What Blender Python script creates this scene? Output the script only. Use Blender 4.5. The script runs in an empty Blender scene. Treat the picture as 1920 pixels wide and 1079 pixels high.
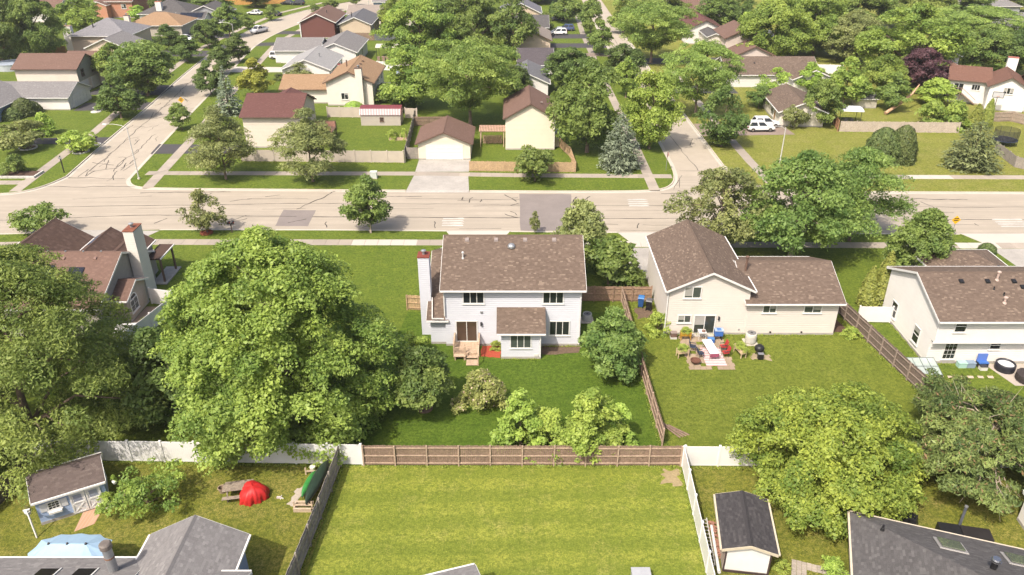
import bpy, math, random
import numpy as np
from mathutils import Vector, Matrix

sc = bpy.context.scene
col = sc.collection
R = math.radians

# ------------------------------------------------------------------ camera
cam = bpy.data.cameras.new('camera')
cam_o = bpy.data.objects.new('camera', cam)
col.objects.link(cam_o)
cam.sensor_width = 36.0
cam.lens = 36.0 * 1450.0 / 1920.0
cam.clip_start = 0.5
cam.clip_end = 3000
cam_o.location = (0, 0, 38)
cam_o.rotation_euler = (R(90 - 28.3), 0, 0)
sc.camera = cam_o

# ------------------------------------------------------------------ light
SUN_EL, SUN_AZ = 53.0, 35.0          # shadows run away from the camera and to the right
w = bpy.data.worlds.new('World')
sc.world = w
w.use_nodes = True
nt = w.node_tree
nt.nodes.clear()
sky = nt.nodes.new('ShaderNodeTexSky')
sky.sky_type = 'NISHITA'
sky.sun_disc = False
sky.sun_elevation = R(SUN_EL)
sky.sun_rotation = R(180 + SUN_AZ)
sky.air_density = 1.0
sky.dust_density = 6.0
sky.ozone_density = 1.0
bg = nt.nodes.new('ShaderNodeBackground')
bg.inputs['Strength'].default_value = 0.15
wo = nt.nodes.new('ShaderNodeOutputWorld')
nt.links.new(sky.outputs[0], bg.inputs[0])
nt.links.new(bg.outputs[0], wo.inputs[0])
sl = bpy.data.lights.new('sun', 'SUN')
sl.energy = 3.7
sl.angle = R(0.6)
sl.color = (1.0, 0.91, 0.80)
so = bpy.data.objects.new('sun', sl)
col.objects.link(so)
so.rotation_euler = Vector((math.sin(R(SUN_AZ)) * math.cos(R(SUN_EL)), math.cos(R(SUN_AZ)) * math.cos(R(SUN_EL)), -math.sin(R(SUN_EL)))).to_track_quat('-Z', 'Y').to_euler()
sc.view_settings.view_transform = 'Standard'
sc.view_settings.look = 'None'
sc.view_settings.gamma = 1
sc.view_settings.exposure = 0.72
sc.view_settings.use_curve_mapping = False

# ------------------------------------------------------------------ materials
class NT:
    def __init__(s, name):
        s.m = bpy.data.materials.new(name)
        s.m.use_nodes = True
        s.t = s.m.node_tree
        s.b = s.t.nodes['Principled BSDF']
        s.out = s.t.nodes['Material Output']
    def n(s, typ, **kw):
        nd = s.t.nodes.new(typ)
        for k, v in kw.items():
            if k in nd.inputs: nd.inputs[k].default_value = v
            else: setattr(nd, k, v)
        return nd
    def l(s, a, b): s.t.links.new(a, b)
    def coord(s, kind='Object'):
        return s.n('ShaderNodeTexCoord').outputs[kind]
    def pos(s): return s.n('ShaderNodeNewGeometry').outputs['Position']
    def noise(s, vec, scale, detail=4, rough=.6):
        nd = s.n('ShaderNodeTexNoise'); nd.inputs['Scale'].default_value = scale
        nd.inputs['Detail'].default_value = detail; nd.inputs['Roughness'].default_value = rough
        s.l(vec, nd.inputs['Vector']); return nd.outputs['Fac']
    def ramp(s, fac, stops):
        nd = s.n('ShaderNodeValToRGB'); e = nd.color_ramp.elements
        while len(e) < len(stops): e.new(.5)
        for k, (p, c) in enumerate(stops):
            e[k].position = p; e[k].color = (*c, 1) if len(c) == 3 else c
        s.l(fac, nd.inputs[0]); return nd.outputs[0]
    def mix(s, fac, a, b, mode='MIX'):
        nd = s.n('ShaderNodeMix', data_type='RGBA', blend_type=mode)
        for i, v in ((0, fac), (6, a), (7, b)):
            if isinstance(v, (int, float)): nd.inputs[i].default_value = v
            elif isinstance(v, tuple): nd.inputs[i].default_value = (*v, 1)
            else: s.l(v, nd.inputs[i])
        return nd.outputs[2]
    def math(s, op, a, b=0.0):
        nd = s.n('ShaderNodeMath', operation=op)
        for i, v in ((0, a), (1, b)):
            if isinstance(v, (int, float)): nd.inputs[i].default_value = v
            else: s.l(v, nd.inputs[i])
        return nd.outputs[0]
    def bump(s, h, strength=.5, dist=.05):
        nd = s.n('ShaderNodeBump'); nd.inputs['Strength'].default_value = strength
        nd.inputs['Distance'].default_value = dist
        s.l(h, nd.inputs['Height']); s.l(nd.outputs[0], s.b.inputs['Normal'])
    def rough(s, r, spec=.3):
        s.b.inputs['Roughness'].default_value = r
        s.b.inputs['Specular IOR Level'].default_value = spec
    def color(s, c):
        if isinstance(c, tuple): s.b.inputs['Base Color'].default_value = (*c, 1)
        else: s.l(c, s.b.inputs['Base Color'])

def sc3(c, f): return tuple(min(1, k * f) for k in c)
ALB = .72          # keeps built surfaces in step with the exposure

_mats = {}
def paint(c, rough=.5, var=.12, scale=2.0, spec=.3, metal=0.0):
    """painted or plain surface with slight blotchy weathering"""
    c = sc3(c, ALB)
    key = ('paint', c, rough, var, scale, metal)
    if key in _mats: return _mats[key]
    t = NT('paint')
    f = t.noise(t.pos(), scale, 5, .65)
    t.color(t.ramp(f, [(.3, sc3(c, 1 - var)), (.7, sc3(c, 1 + var * .5))]))
    t.rough(rough, spec); t.b.inputs['Metallic'].default_value = metal
    _mats[key] = t.m
    return t.m

def siding(c, period=.2, rough=.55):
    c = sc3(c, ALB)
    key = ('siding', c, period)
    if key in _mats: return _mats[key]
    t = NT('lap_siding')
    p = t.coord('Object')
    sx = t.n('ShaderNodeSeparateXYZ'); t.l(p, sx.inputs[0])
    z = t.math('DIVIDE', sx.outputs[2], period)
    fr = t.math('FRACT', z)
    lapid = t.math('FLOOR', z)
    wn = t.n('ShaderNodeTexWhiteNoise', noise_dimensions='1D'); t.l(lapid, wn.inputs['W'])
    f = t.noise(t.pos(), .9, 5, .7)
    base = t.ramp(f, [(.25, sc3(c, .93)), (.75, sc3(c, 1.03))])
    base = t.mix(t.math('MULTIPLY', wn.outputs[0], .10), base, sc3(c, .8))
    t.color(base)
    lip = t.math('POWER', t.math('SUBTRACT', 1.0, fr), 1.0)
    t.bump(lip, 1.0, .028)
    t.rough(rough, .25)
    _mats[key] = t.m
    return t.m

def t_mid(a, b): return tuple((p + q) / 2 for p, q in zip(a, b))
def shingle(c1, c2, c3=None, row=.15, tab=.24, speck=.5):
    """asphalt shingles: courses of tabs that differ in tone, on UVs in metres"""
    c1, c2 = sc3(c1, ALB * .72), sc3(c2, ALB * .72); c3 = sc3(c3, ALB * .76) if c3 else sc3(c2, 1.2)
    key = ('shingle', c1, c2, row, tab)
    if key in _mats: return _mats[key]
    t = NT('roof_shingle')
    uv = t.coord('UV')
    sx = t.n('ShaderNodeSeparateXYZ'); t.l(uv, sx.inputs[0])
    rw = t.math('FLOOR', t.math('DIVIDE', sx.outputs[1], row))
    fr = t.math('FRACT', t.math('DIVIDE', sx.outputs[1], row))
    wn0 = t.n('ShaderNodeTexWhiteNoise', noise_dimensions='1D'); t.l(rw, wn0.inputs['W'])
    cx = t.math('FLOOR', t.math('ADD', t.math('DIVIDE', sx.outputs[0], tab), t.math('MULTIPLY', wn0.outputs[0], 5.0)))
    cb = t.n('ShaderNodeCombineXYZ'); t.l(cx, cb.inputs[0]); t.l(rw, cb.inputs[1])
    wn = t.n('ShaderNodeTexWhiteNoise', noise_dimensions='2D'); t.l(cb.outputs[0], wn.inputs['Vector'])
    c = t.ramp(wn.outputs[0], [(.0, t_mid(c1, sc3(c1, .9))), (.55, t_mid(c1, c2)), (.88, c2), (1.0, c3)])
    f = t.noise(t.pos(), .5, 6, .7)
    c = t.mix(t.ramp(f, [(.35, (0, 0, 0)), (.75, (.22, .22, .22))]), c, c3)
    g = t.noise(t.pos(), 14, 3, .8)
    c = t.mix(.25, c, t.ramp(g, [(.3, sc3(c1, .6)), (.7, sc3(c2, 1.3))]))
    t.color(c)
    t.bump(t.math('ADD', t.math('SUBTRACT', 1.0, fr), t.math('MULTIPLY', g, .5)), .6, .025)
    t.rough(.9, .15)
    _mats[key] = t.m
    return t.m

def grass_mat(name, dark, mid, light, dry, dry_amt=.25, stripe=None):
    k = 1.5
    dark, mid, light, dry = [sc3(q, k) for q in (dark, mid, light, dry)]
    t = NT(name)
    p = t.pos()
    n1 = t.noise(p, .18, 4, .6)
    n2 = t.noise(p, .9, 5, .7)
    n3 = t.noise(p, 3.2, 4, .75)
    n4 = t.noise(p, 8.5, 3, .8)
    c = t.ramp(n2, [(.32, dark), (.5, mid), (.68, light)])
    c = t.mix(t.ramp(n1, [(.40, (0, 0, 0)), (.70, (.7, .7, .7))]), c, light)
    if stripe:
        for ang, wid, amt in stripe:
            mp = t.n('ShaderNodeMapping'); mp.inputs['Rotation'].default_value = (0, 0, ang)
            t.l(p, mp.inputs['Vector'])
            wv = t.n('ShaderNodeTexWave', wave_type='BANDS', bands_direction='X')
            wv.inputs['Scale'].default_value = .314 / (wid * 2) ; wv.inputs['Distortion'].default_value = 1.4
            wv.inputs['Detail'].default_value = 3; wv.inputs['Detail Scale'].default_value = 1.2
            t.l(mp.outputs[0], wv.inputs['Vector'])
            c = t.mix(t.math('MULTIPLY', t.ramp(wv.outputs[0], [(.3, (0, 0, 0)), (.7, (1, 1, 1))]), amt), c, sc3(dark, .9))
    nd = t.noise(p, .42, 6, .8)
    c = t.mix(t.ramp(nd, [(.60 - dry_amt * .28, (0, 0, 0)), (.85 - dry_amt * .2, (1, 1, 1))]), c, t.mix(t.ramp(n4, [(.3, (0, 0, 0)), (.7, (1, 1, 1))]), mid, dry))
    c = t.mix(t.ramp(n3, [(.38, (.85, .85, .85)), (.56, (0, 0, 0))]), c, sc3(dark, .66))
    c = t.mix(t.ramp(n4, [(.36, (.7, .7, .7)), (.58, (0, 0, 0))]), c, sc3(dark, .66))
    c = t.mix(t.ramp(n4, [(.58, (0, 0, 0)), (.74, (.6, .6, .6))]), c, sc3(light, 1.2))
    t.color(c)
    t.bump(t.math('ADD', n3, n4), .8, .10)
    t.rough(.85, .12)
    return t.m

def concrete(name, c, var=.15, stain=.3, objrand=.0, streak=None):
    c = sc3(c, ALB)
    t = NT(name)
    p = t.pos()
    n1 = t.noise(p, .35, 6, .7); n2 = t.noise(p, 3.5, 6, .75); n3 = t.noise(p, 25, 3, .8)
    k = t.ramp(n1, [(.3, sc3(c, 1 - var)), (.7, sc3(c, 1 + var * .5))])
    k = t.mix(t.ramp(n2, [(.5, (0, 0, 0)), (.85, (stain,) * 3)]), k, sc3(c, .55))
    k = t.mix(t.ramp(n3, [(.4, (.25,) * 3), (.6, (0,) * 3)]), k, sc3(c, .7))
    if streak:
        mp = t.n('ShaderNodeMapping'); mp.inputs['Scale'].default_value = streak; t.l(p, mp.inputs['Vector'])
        k = t.mix(t.ramp(t.noise(mp.outputs[0], 1.0, 5, .7), [(.42, (.75,) * 3), (.62, (0,) * 3)]), k, sc3(c, .78))
    if objrand:
        oi = t.n('ShaderNodeObjectInfo')
        k = t.mix(t.math('MULTIPLY', oi.outputs['Random'], objrand), k, sc3(c, .62))
    t.color(k)
    t.bump(n3, .25, .01)
    t.rough(.85, .2)
    return t.m

def wood(c, var=.35, rough=.8, scale=6):
    key = ('wood', c, var, scale)
    if key in _mats: return _mats[key]
    t = NT('weathered_wood')
    p = t.coord('Object')
    g = t.noise(p, scale, 4, .7)
    n = t.noise(t.pos(), 1.1, 5, .7)
    k = t.ramp(g, [(.3, sc3(c, 1 - var)), (.7, sc3(c, 1 + var))])
    k = t.mix(t.ramp(n, [(.4, (0,) * 3), (.8, (.6,) * 3)]), k, sc3(c, .6))
    t.color(k); t.bump(g, .3, .01); t.rough(rough, .15)
    _mats[key] = t.m
    return t.m

def brick(c1, c2):
    t = NT('brick_wall')
    p = t.coord('Object')
    mp = t.n('ShaderNodeMapping'); mp.inputs['Rotation'].default_value = (R(90), 0, 0); t.l(p, mp.inputs['Vector'])
    br = t.n('ShaderNodeTexBrick'); br.inputs['Scale'].default_value = 1
    br.inputs['Brick Width'].default_value = .22; br.inputs['Row Height'].default_value = .075; br.inputs['Mortar Size'].default_value = .008
    br.inputs['Color1'].default_value = (*c1, 1); br.inputs['Color2'].default_value = (*c2, 1); br.inputs['Mortar'].default_value = (.35, .32, .28, 1)
    t.l(mp.outputs[0], br.inputs['Vector'])
    t.color(br.outputs[0]); t.rough(.85, .2)
    return t.m

def glass(c=(.015, .018, .02)):
    key = ('glass', c)
    if key in _mats: return _mats[key]
    t = NT('window_glass'); t.color(c); t.rough(.06, .6)
    f = t.noise(t.pos(), .7, 2, .5)
    t.bump(f, .05, .02)
    _mats[key] = t.m
    return t.m

def leaf_mat(name, c_dark, c_light, accent=None, accent_amt=.0, trans=.36, rough=.5, k=1.95):
    c_dark, c_light = sc3(c_dark, k), sc3(c_light, k)
    t = NT(name)
    at = t.n('ShaderNodeAttribute', attribute_name='tint')
    c = t.mix(at.outputs['Fac'], c_dark, c_light)
    if accent:
        at2 = t.n('ShaderNodeAttribute', attribute_name='pick')
        c = t.mix(t.math('LESS_THAN', at2.outputs['Fac'], accent_amt), c, accent)
    oi = t.n('ShaderNodeObjectInfo')
    hs = t.n('ShaderNodeHueSaturation')
    t.l(t.math('ADD', .482, t.math('MULTIPLY', oi.outputs['Random'], .020)), hs.inputs['Hue'])
    t.l(t.math('ADD', .88, t.math('MULTIPLY', oi.outputs['Random'], .24)), hs.inputs['Value'])
    t.l(c, hs.inputs['Color']); hs.inputs['Saturation'].default_value = .9
    t.color(hs.outputs[0]); t.rough(rough, .22)
    tr = t.n('ShaderNodeBsdfTranslucent')
    g = t.n('ShaderNodeHueSaturation'); g.inputs['Hue'].default_value = .485; g.inputs['Saturation'].default_value = 1.1; g.inputs['Value'].default_value = 1.7
    t.l(hs.outputs[0], g.inputs['Color']); t.l(g.outputs[0], tr.inputs['Color'])
    mx = t.n('ShaderNodeMixShader'); mx.inputs[0].default_value = trans
    t.l(t.b.outputs[0], mx.inputs[1]); t.l(tr.outputs[0], mx.inputs[2]); t.l(mx.outputs[0], t.out.inputs[0])
    return t.m

# ------------------------------------------------------------------ objects
def obj(name, me, parent=None, mat=None):
    o = bpy.data.objects.new(name, me)
    col.objects.link(o)
    if parent is not None: o.parent = parent
    if mat is not None and me is not None and not me.materials: me.materials.append(mat)
    return o
def tag(o, label=None, cat=None, group=None, kind=None):
    if label: o['label'] = label
    if cat: o['category'] = cat
    if group: o['group'] = group
    if kind: o['kind'] = kind
    return o
def thing(name, label, cat, loc=(0, 0, 0), rz=0.0, group=None):
    o = obj(name, None)
    o.empty_display_size = .3
    o.location = (loc[0], loc[1], loc[2] if len(loc) > 2 else 0)
    o.rotation_euler = (0, 0, rz)
    return tag(o, label, cat, group)

class MB:
    """collects polygons of ONE piece"""
    def __init__(s): s.v = []; s.f = []; s.uv = {}
    def add(s, vs, fs):
        b = len(s.v); s.v += [tuple(p) for p in vs]; s.f += [tuple(i + b for i in f) for f in fs]; return s
    def box(s, x0, x1, y0, y1, z0, z1):
        return s.add([(x0, y0, z0), (x1, y0, z0), (x1, y1, z0), (x0, y1, z0), (x0, y0, z1), (x1, y0, z1), (x1, y1, z1), (x0, y1, z1)],
                     [(3, 2, 1, 0), (4, 5, 6, 7), (0, 1, 5, 4), (1, 2, 6, 5), (2, 3, 7, 6), (3, 0, 4, 7)])
    def quad(s, a, b, c, d, uv=None):
        s.add([a, b, c, d], [(0, 1, 2, 3)])
        if uv: s.uv[len(s.f) - 1] = uv
        return s
    def poly(s, pts, uv=None):
        s.add(pts, [tuple(range(len(pts)))])
        if uv: s.uv[len(s.f) - 1] = uv
        return s
    def bar(s, p, q, w, h=None):
        """rectangular bar from p to q"""
        h = h or w; p, q = Vector(p), Vector(q); d = (q - p).normalized()
        up = Vector((0, 0, 1)) if abs(d.z) < .95 else Vector((0, 1, 0))
        a = d.cross(up).normalized() * w / 2; b = a.cross(d).normalized() * h / 2
        vs = [p - a - b, p + a - b, p + a + b, p - a + b, q - a - b, q + a - b, q + a + b, q - a + b]
        return s.add(vs, [(0, 1, 2, 3), (7, 6, 5, 4), (0, 4, 5, 1), (1, 5, 6, 2), (2, 6, 7, 3), (3, 7, 4, 0)])
    def tube(s, pts, rad, n=8, cap=True):
        """tapered tube along pts; rad number or list"""
        pts = [Vector(p) for p in pts]
        if not isinstance(rad, (list, tuple)): rad = [rad] * len(pts)
        b = len(s.v); 
        for i, p in enumerate(pts):
            d = (pts[min(i + 1, len(pts) - 1)] - pts[max(i - 1, 0)]).normalized()
            up = Vector((0, 0, 1)) if abs(d.z) < .9 else Vector((1, 0, 0))
            a = d.cross(up).normalized(); c = a.cross(d).normalized()
            for k in range(n):
                t = 2 * math.pi * k / n
                s.v.append(tuple(p + (a * math.cos(t) + c * math.sin(t)) * rad[i]))
        for i in range(len(pts) - 1):
            for k in range(n):
                k2 = (k + 1) % n
                s.f.append((b + i * n + k, b + i * n + k2, b + (i + 1) * n + k2, b + (i + 1) * n + k))
        if cap:
            s.f.append(tuple(b + k for k in range(n))); e = b + (len(pts) - 1) * n
            s.f.append(tuple(e + k for k in reversed(range(n))))
        return s
    def lathe(s, prof, n=16, c=(0, 0), cap=True):
        """prof = [(r,z)...] about vertical axis"""
        b = len(s.v)
        for r, z in prof:
            for k in range(n):
                t = 2 * math.pi * k / n; s.v.append((c[0] + r * math.cos(t), c[1] + r * math.sin(t), z))
        for i in range(len(prof) - 1):
            for k in range(n):
                k2 = (k + 1) % n; s.f.append((b + i * n + k, b + i * n + k2, b + (i + 1) * n + k2, b + (i + 1) * n + k))
        if cap:
            s.f.append(tuple(b + k for k in reversed(range(n)))); e = b + (len(prof) - 1) * n
            s.f.append(tuple(e + k for k in range(n)))
        return s
    def extrude(s, poly, a0, a1, axis='y'):
        """poly of (a,z) swept along axis between a0 and a1"""
        n = len(poly)
        mk = (lambda a, z, t: (a, t, z)) if axis == 'y' else (lambda a, z, t: (t, a, z))
        vs = [mk(a, z, a0) for a, z in poly] + [mk(a, z, a1) for a, z in poly]
        fs = [tuple(range(n)), tuple(reversed(range(n, 2 * n)))] + [(i, n + i, n + (i + 1) % n, (i + 1) % n) for i in range(n)]
        return s.add(vs, fs)
    def mesh(s, name, smooth=False):
        me = bpy.data.meshes.new(name); me.from_pydata(s.v, [], s.f)
        if s.uv:
            ul = me.uv_layers.new(name='UVMap')
            for fi, uv in s.uv.items():
                p = me.polygons[fi]
                for j, li in enumerate(p.loop_indices): ul.data[li].uv = uv[j]
        if smooth: me.polygons.foreach_set('use_smooth', [True] * len(me.polygons))
        me.update()
        return me
    def build(s, name, mat, parent=None, smooth=False):
        return obj(name, s.mesh(name, smooth), parent, mat)

def copy_tree(o, parent=None):
    c = o.copy(); col.objects.link(c)
    if parent is not None: c.parent = parent
    for ch in list(o.children): copy_tree(ch, c)
    return c

# common materials
WHITE = paint((.80, .79, .76), .45, .06)
OFFWHITE = paint((.72, .70, .65), .5, .08)
VINYL = paint((.83, .82, .80), .35, .05, 1.2)
TANVINYL = paint((.62, .54, .45), .45, .08, 1.2)
GALV = paint((.45, .46, .47), .4, .15, 6, metal=.6)
BLACK = paint((.02, .02, .022), .45, .3, 6)
DARKMETAL = paint((.05, .05, .055), .4, .2, 8)
BROWNTRIM = paint((.16, .10, .075), .6, .15)
GLASS = glass()
GLASS2 = glass((.05, .06, .055))
TYRE = paint((.02, .02, .02), .8, .2, 10)
CHROME = paint((.5, .5, .52), .25, .1, 5, metal=.9)
RED = paint((.45, .03, .03), .55, .2)
BLUE = paint((.06, .17, .50), .45, .15)
FENCEWOOD = wood((.20, .14, .105), .35)
RAILWOOD = wood((.34, .255, .19), .3)
FENCEGREY = wood((.27, .24, .21), .3)
FENCETAN = wood((.40, .28, .17), .3)
DECKWOOD = wood((.42, .31, .22), .25)

# ================================================================== THE SETTING
rnd = random.Random(7)
LAWN = grass_mat('lawn_grass', (.050, .078, .010), (.078, .108, .014), (.108, .132, .018), (.20, .175, .060), .20)
LAWN_NE = grass_mat('sunny_verge_grass', (.090, .105, .018), (.130, .140, .024), (.170, .168, .036), (.27, .21, .105), .55)  # yellower grass with more dry patches than the main lawn
LAWN_FRONT = grass_mat('mown_striped_lawn', (.092, .118, .016), (.142, .160, .023), (.195, .200, .036), (.30, .245, .095), .30,
                       [(R(-2), 2.3, .26), (R(88), 1.15, .55)])
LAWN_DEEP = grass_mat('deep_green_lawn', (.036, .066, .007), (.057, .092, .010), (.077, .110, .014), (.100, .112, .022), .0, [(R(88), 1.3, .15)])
LAWN_LIGHT = grass_mat('light_green_lawn', (.064, .086, .011), (.095, .115, .016), (.128, .142, .023), (.20, .18, .065), .15, [(R(20), 1.2, .2)])
LAWN_PATCHY = grass_mat('patchy_lawn', (.062, .078, .011), (.100, .105, .016), (.135, .132, .022), (.24, .18, .075), .55)
SOIL = paint((.16, .11, .075), .95, .35, 4)
MULCH = paint((.12, .07, .05), .95, .4, 9)
REDMULCH = paint((.40, .075, .04), .95, .3, 9)
ROADC = concrete('road_concrete', (.475, .415, .335), .12, .22)
ROADX = concrete('main_road_concrete', (.475, .415, .335), .12, .22, 0, (.035, 1.1, 1))
WALKC = concrete('pavement_concrete', (.46, .40, .335), .14, .25, .55)
NEWC = concrete('new_concrete', (.585, .54, .475), .06, .1, .15)
DRIVEC = concrete('driveway_concrete', (.47, .44, .40), .25, .95)
ASPH = concrete('asphalt', (.085, .08, .085), .18, .15)
ASPH2 = concrete('asphalt_patch', (.275, .238, .22), .15, .4)
KERBC = concrete('kerb_concrete', (.58, .53, .45), .12, .2)
TAR = paint((.045, .038, .034), .7, .4, 6)
PAINTW = concrete('road_paint', (.60, .575, .52), .25, .95)

def sheet(name, pts, z, mat, parent=None, kind='structure'):
    m = MB(); m.poly([(x, y, z) for x, y in pts])
    o = m.build(name, mat, parent)
    if parent is None: o['kind'] = kind
    return o

ground = sheet('ground', [(-1500, -400), (1500, -400), (1500, 2500), (-1500, 2500)], -.22, LAWN)
NEAR = [(-170, 83.2), (-60.9, 84.0), (-41.8, 85.3), (-21, 85.2), (10.8, 84.5), (51.8, 84.0), (170, 83.9)]
FAR_W = [(-300, 92), (-90, 95.4), (-68.3, 96.8), (-65.5, 98.1), (-63.9, 100.4), (-63.0, 103.7)]
LST_L = [(-63.0, 103.7), (-65.0, 121), (-67.0, 143.6), (-69.6, 163.6), (-71.5, 187.8), (-72.0, 212), (-68.5, 242), (-57, 268), (-30, 298), (0, 325)]
LST_R = [(-53.6, 102.5), (-56.5, 128.8), (-59.2, 156.7), (-62.5, 185), (-63.6, 200), (-62.7, 214), (-60.0, 229), (-52.4, 251.6), (-39, 272), (-15, 297), (5, 316)]
FAR_M = [(-53.6, 102.5), (-52.7, 100.7), (-51.2, 99.5), (-48.3, 99.1), (-29.6, 98.6), (-7.9, 98.2), (14.4, 97.9), (20.3, 98.5), (22.3, 100.8), (23.2, 104.4), (23.4, 109)]
RST_L = [(23.4, 109), (23.4, 150), (23.3, 230), (23.5, 420)]
RST_R = [(31.0, 108.5), (30.7, 130), (30.2, 160), (29.8, 215), (30.2, 420)]
FAR_E = [(31.0, 108.5), (31.9, 104), (33.6, 99.8), (37.4, 98.2), (52.3, 97.6), (170, 97.0), (300, 96.8)]
def chaikin(pts, n=2):
    for _ in range(n):
        out = [pts[0]]
        for a, b in zip(pts, pts[1:]):
            out += [(a[0] * .75 + b[0] * .25, a[1] * .75 + b[1] * .25), (a[0] * .25 + b[0] * .75, a[1] * .25 + b[1] * .75)]
        pts = out + [pts[-1]]
    return pts
FAR_W, FAR_M, FAR_E, LST_L, LST_R = map(chaikin, (FAR_W, FAR_M, FAR_E, LST_L, LST_R))
sheet('lawn', NEAR + [(170, -60), (-170, -60)], 0, LAWN)
sheet('lawn', FAR_W + LST_L[1:] + [(0, 420), (-300, 420)], 0, LAWN)
sheet('lawn', FAR_M + RST_L[1:] + [(5, 420)] + LST_R[::-1][:-1], 0, LAWN)
sheet('lawn', FAR_E[::-1][:-1] + RST_R[0:] + [(300, 420)], 0, LAWN_NE)
# single lots with their own grass
sheet('lawn', [(-13.0, 20), (11.9, 20), (12.2, 43.3), (-12.2, 43.3)], .004, LAWN_FRONT)
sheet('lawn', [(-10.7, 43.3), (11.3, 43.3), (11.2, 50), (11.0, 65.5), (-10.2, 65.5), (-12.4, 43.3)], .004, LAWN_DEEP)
sheet('lawn', [(12.2, 43.3), (35, 43.3), (34.2, 52), (31.9, 64), (30, 80), (12.5, 80), (11.0, 65.5), (11.2, 50)], .004, LAWN_LIGHT)
sheet('lawn', [(-35, 20), (-13.1, 20), (-12.3, 43.3), (-35, 43.8)], .004, LAWN_PATCHY)
sheet('lawn', [(12.0, 20), (50, 20), (50, 43.2), (12.3, 43.2)], .004, LAWN_PATCHY)

# --- roads
main = sheet('road', [(x, y - .4) for x, y in NEAR] + [(170, 97.6), (52.3, 98.2), (37.4, 98.9), (33.9, 101), (32, 104.2), (23, 104.2), (22, 101), (20.3, 99.1), (14.4, 98.5), (-7.9, 98.8), (-29.6, 99.2), (-48.3, 99.7), (-51.6, 100.2), (-53.2, 101.5), (-54, 103), (-62.8, 103.4), (-63.5, 101), (-65.2, 98.7), (-68.3, 97.4), (-90, 96.0), (-170, 94.4)], -.12, ROADX)
lst = sheet('road', [(x - .3, y) for x, y in LST_L] + [(x + .3, y) for x, y in LST_R[::-1]], -.124, ROADC)
rst = sheet('road', [(22.6, 102.5)] + [(x - .3, y) for x, y in RST_L] + [(x + .3, y) for x, y in RST_R[::-1]] + [(32.4, 102.5)], -.124, ROADC)

def kerb(pts, parent, side, gutter=.45):
    """kerb along pts; side=+1 when the road lies to the left of the walking direction"""
    m = MB(); g = MB()
    P = [Vector((x, y, 0)) for x, y in pts]
    N = []
    for i in range(len(P)):
        d = (P[min(i + 1, len(P) - 1)] - P[max(i - 1, 0)]).normalized(); N.append(Vector((-d.y, d.x, 0)) * side)
    for i in range(len(P) - 1):
        a, b, na, nb = P[i], P[i + 1], N[i], N[i + 1]
        def q(p, n, o, z): return (p.x + n.x * o, p.y + n.y * o, z)
        m.add([q(a, na, -.16, -.2), q(a, na, .02, -.2), q(a, na, .0, .014), q(a, na, -.16, .018), q(b, nb, -.16, -.2), q(b, nb, .02, -.2), q(b, nb, .0, .014), q(b, nb, -.16, .018)],
              [(0, 1, 2, 3), (7, 6, 5, 4), (0, 4, 5, 1), (1, 5, 6, 2), (2, 6, 7, 3), (3, 7, 4, 0)])
        g.quad(q(a, na, .02, -.112), q(b, nb, .02, -.112), q(b, nb, gutter, -.115), q(a, na, gutter, -.115))
    m.build('kerb', KERBC, parent); g.build('gutter', KERBC, parent)

def sub(pts, x0, x1):
    """part of a left-to-right polyline between x0 and x1"""
    out = []
    def at(x):
        for (xa, ya), (xb, yb) in zip(pts, pts[1:]):
            if xa <= x <= xb: return (x, ya + (yb - ya) * (x - xa) / (xb - xa))
    out.append(at(x0)); out += [p for p in pts if x0 < p[0] < x1]; out.append(at(x1)); return out
for a, b in ((-170, -52.4), (-42.4, -7.9), (-.2, 12.6), (21.6, 53.2), (64.5, 170)): kerb(sub(NEAR, a, b), main, 1)
kerb([p for p in FAR_W if p[0] > -130], main, -1); kerb([p for p in FAR_E[::-1] if p[0] < 130], main, 1)
kerb([p for p in FAR_M if p[0] < -14.6] + [(-14.4, 98.32)], main, -1); kerb([(-5.7, 98.17)] + [p for p in FAR_M if p[0] > -5.5], main, -1)
kerb([p for p in LST_L if p[1] < 265], lst, -1); kerb([p for p in LST_R if p[1] < 265], lst, 1); kerb(RST_L[:3], rst, -1); kerb(RST_R[:4], rst, 1)

# --- tar-sealed joints and cracks, each a thin ribbon on the slab
def ribbon(pts, w, parent, z=-.112, mat=TAR, name='crack_seal'):
    m = MB(); P = [Vector((x, y, 0)) for x, y in pts]; L = []
    for i in range(len(P)):
        d = (P[min(i + 1, len(P) - 1)] - P[max(i - 1, 0)]).normalized(); n = Vector((-d.y, d.x, 0)) * w / 2 * rnd.uniform(.55, 1.35)
        L.append(((P[i] + n).x, (P[i] + n).y, z)); L.append(((P[i] - n).x, (P[i] - n).y, z))
    m.add(L, [(2 * i, 2 * i + 1, 2 * i + 3, 2 * i + 2) for i in range(len(P) - 1)])
    return m.build(name, mat, parent)
def wander(a, b, amp, step=1.2):
    n = max(2, int(math.dist(a, b) / step)); d = Vector((b[0] - a[0], b[1] - a[1])).normalized(); pts = []; k = 0
    for i in range(n + 1):
        t = i / n; k = k * .7 + rnd.gauss(0, amp * .6)
        e = 0 if i in (0, n) else k
        pts.append((a[0] + (b[0] - a[0]) * t - d.y * e, a[1] + (b[1] - a[1]) * t + d.x * e))
    return pts
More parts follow.
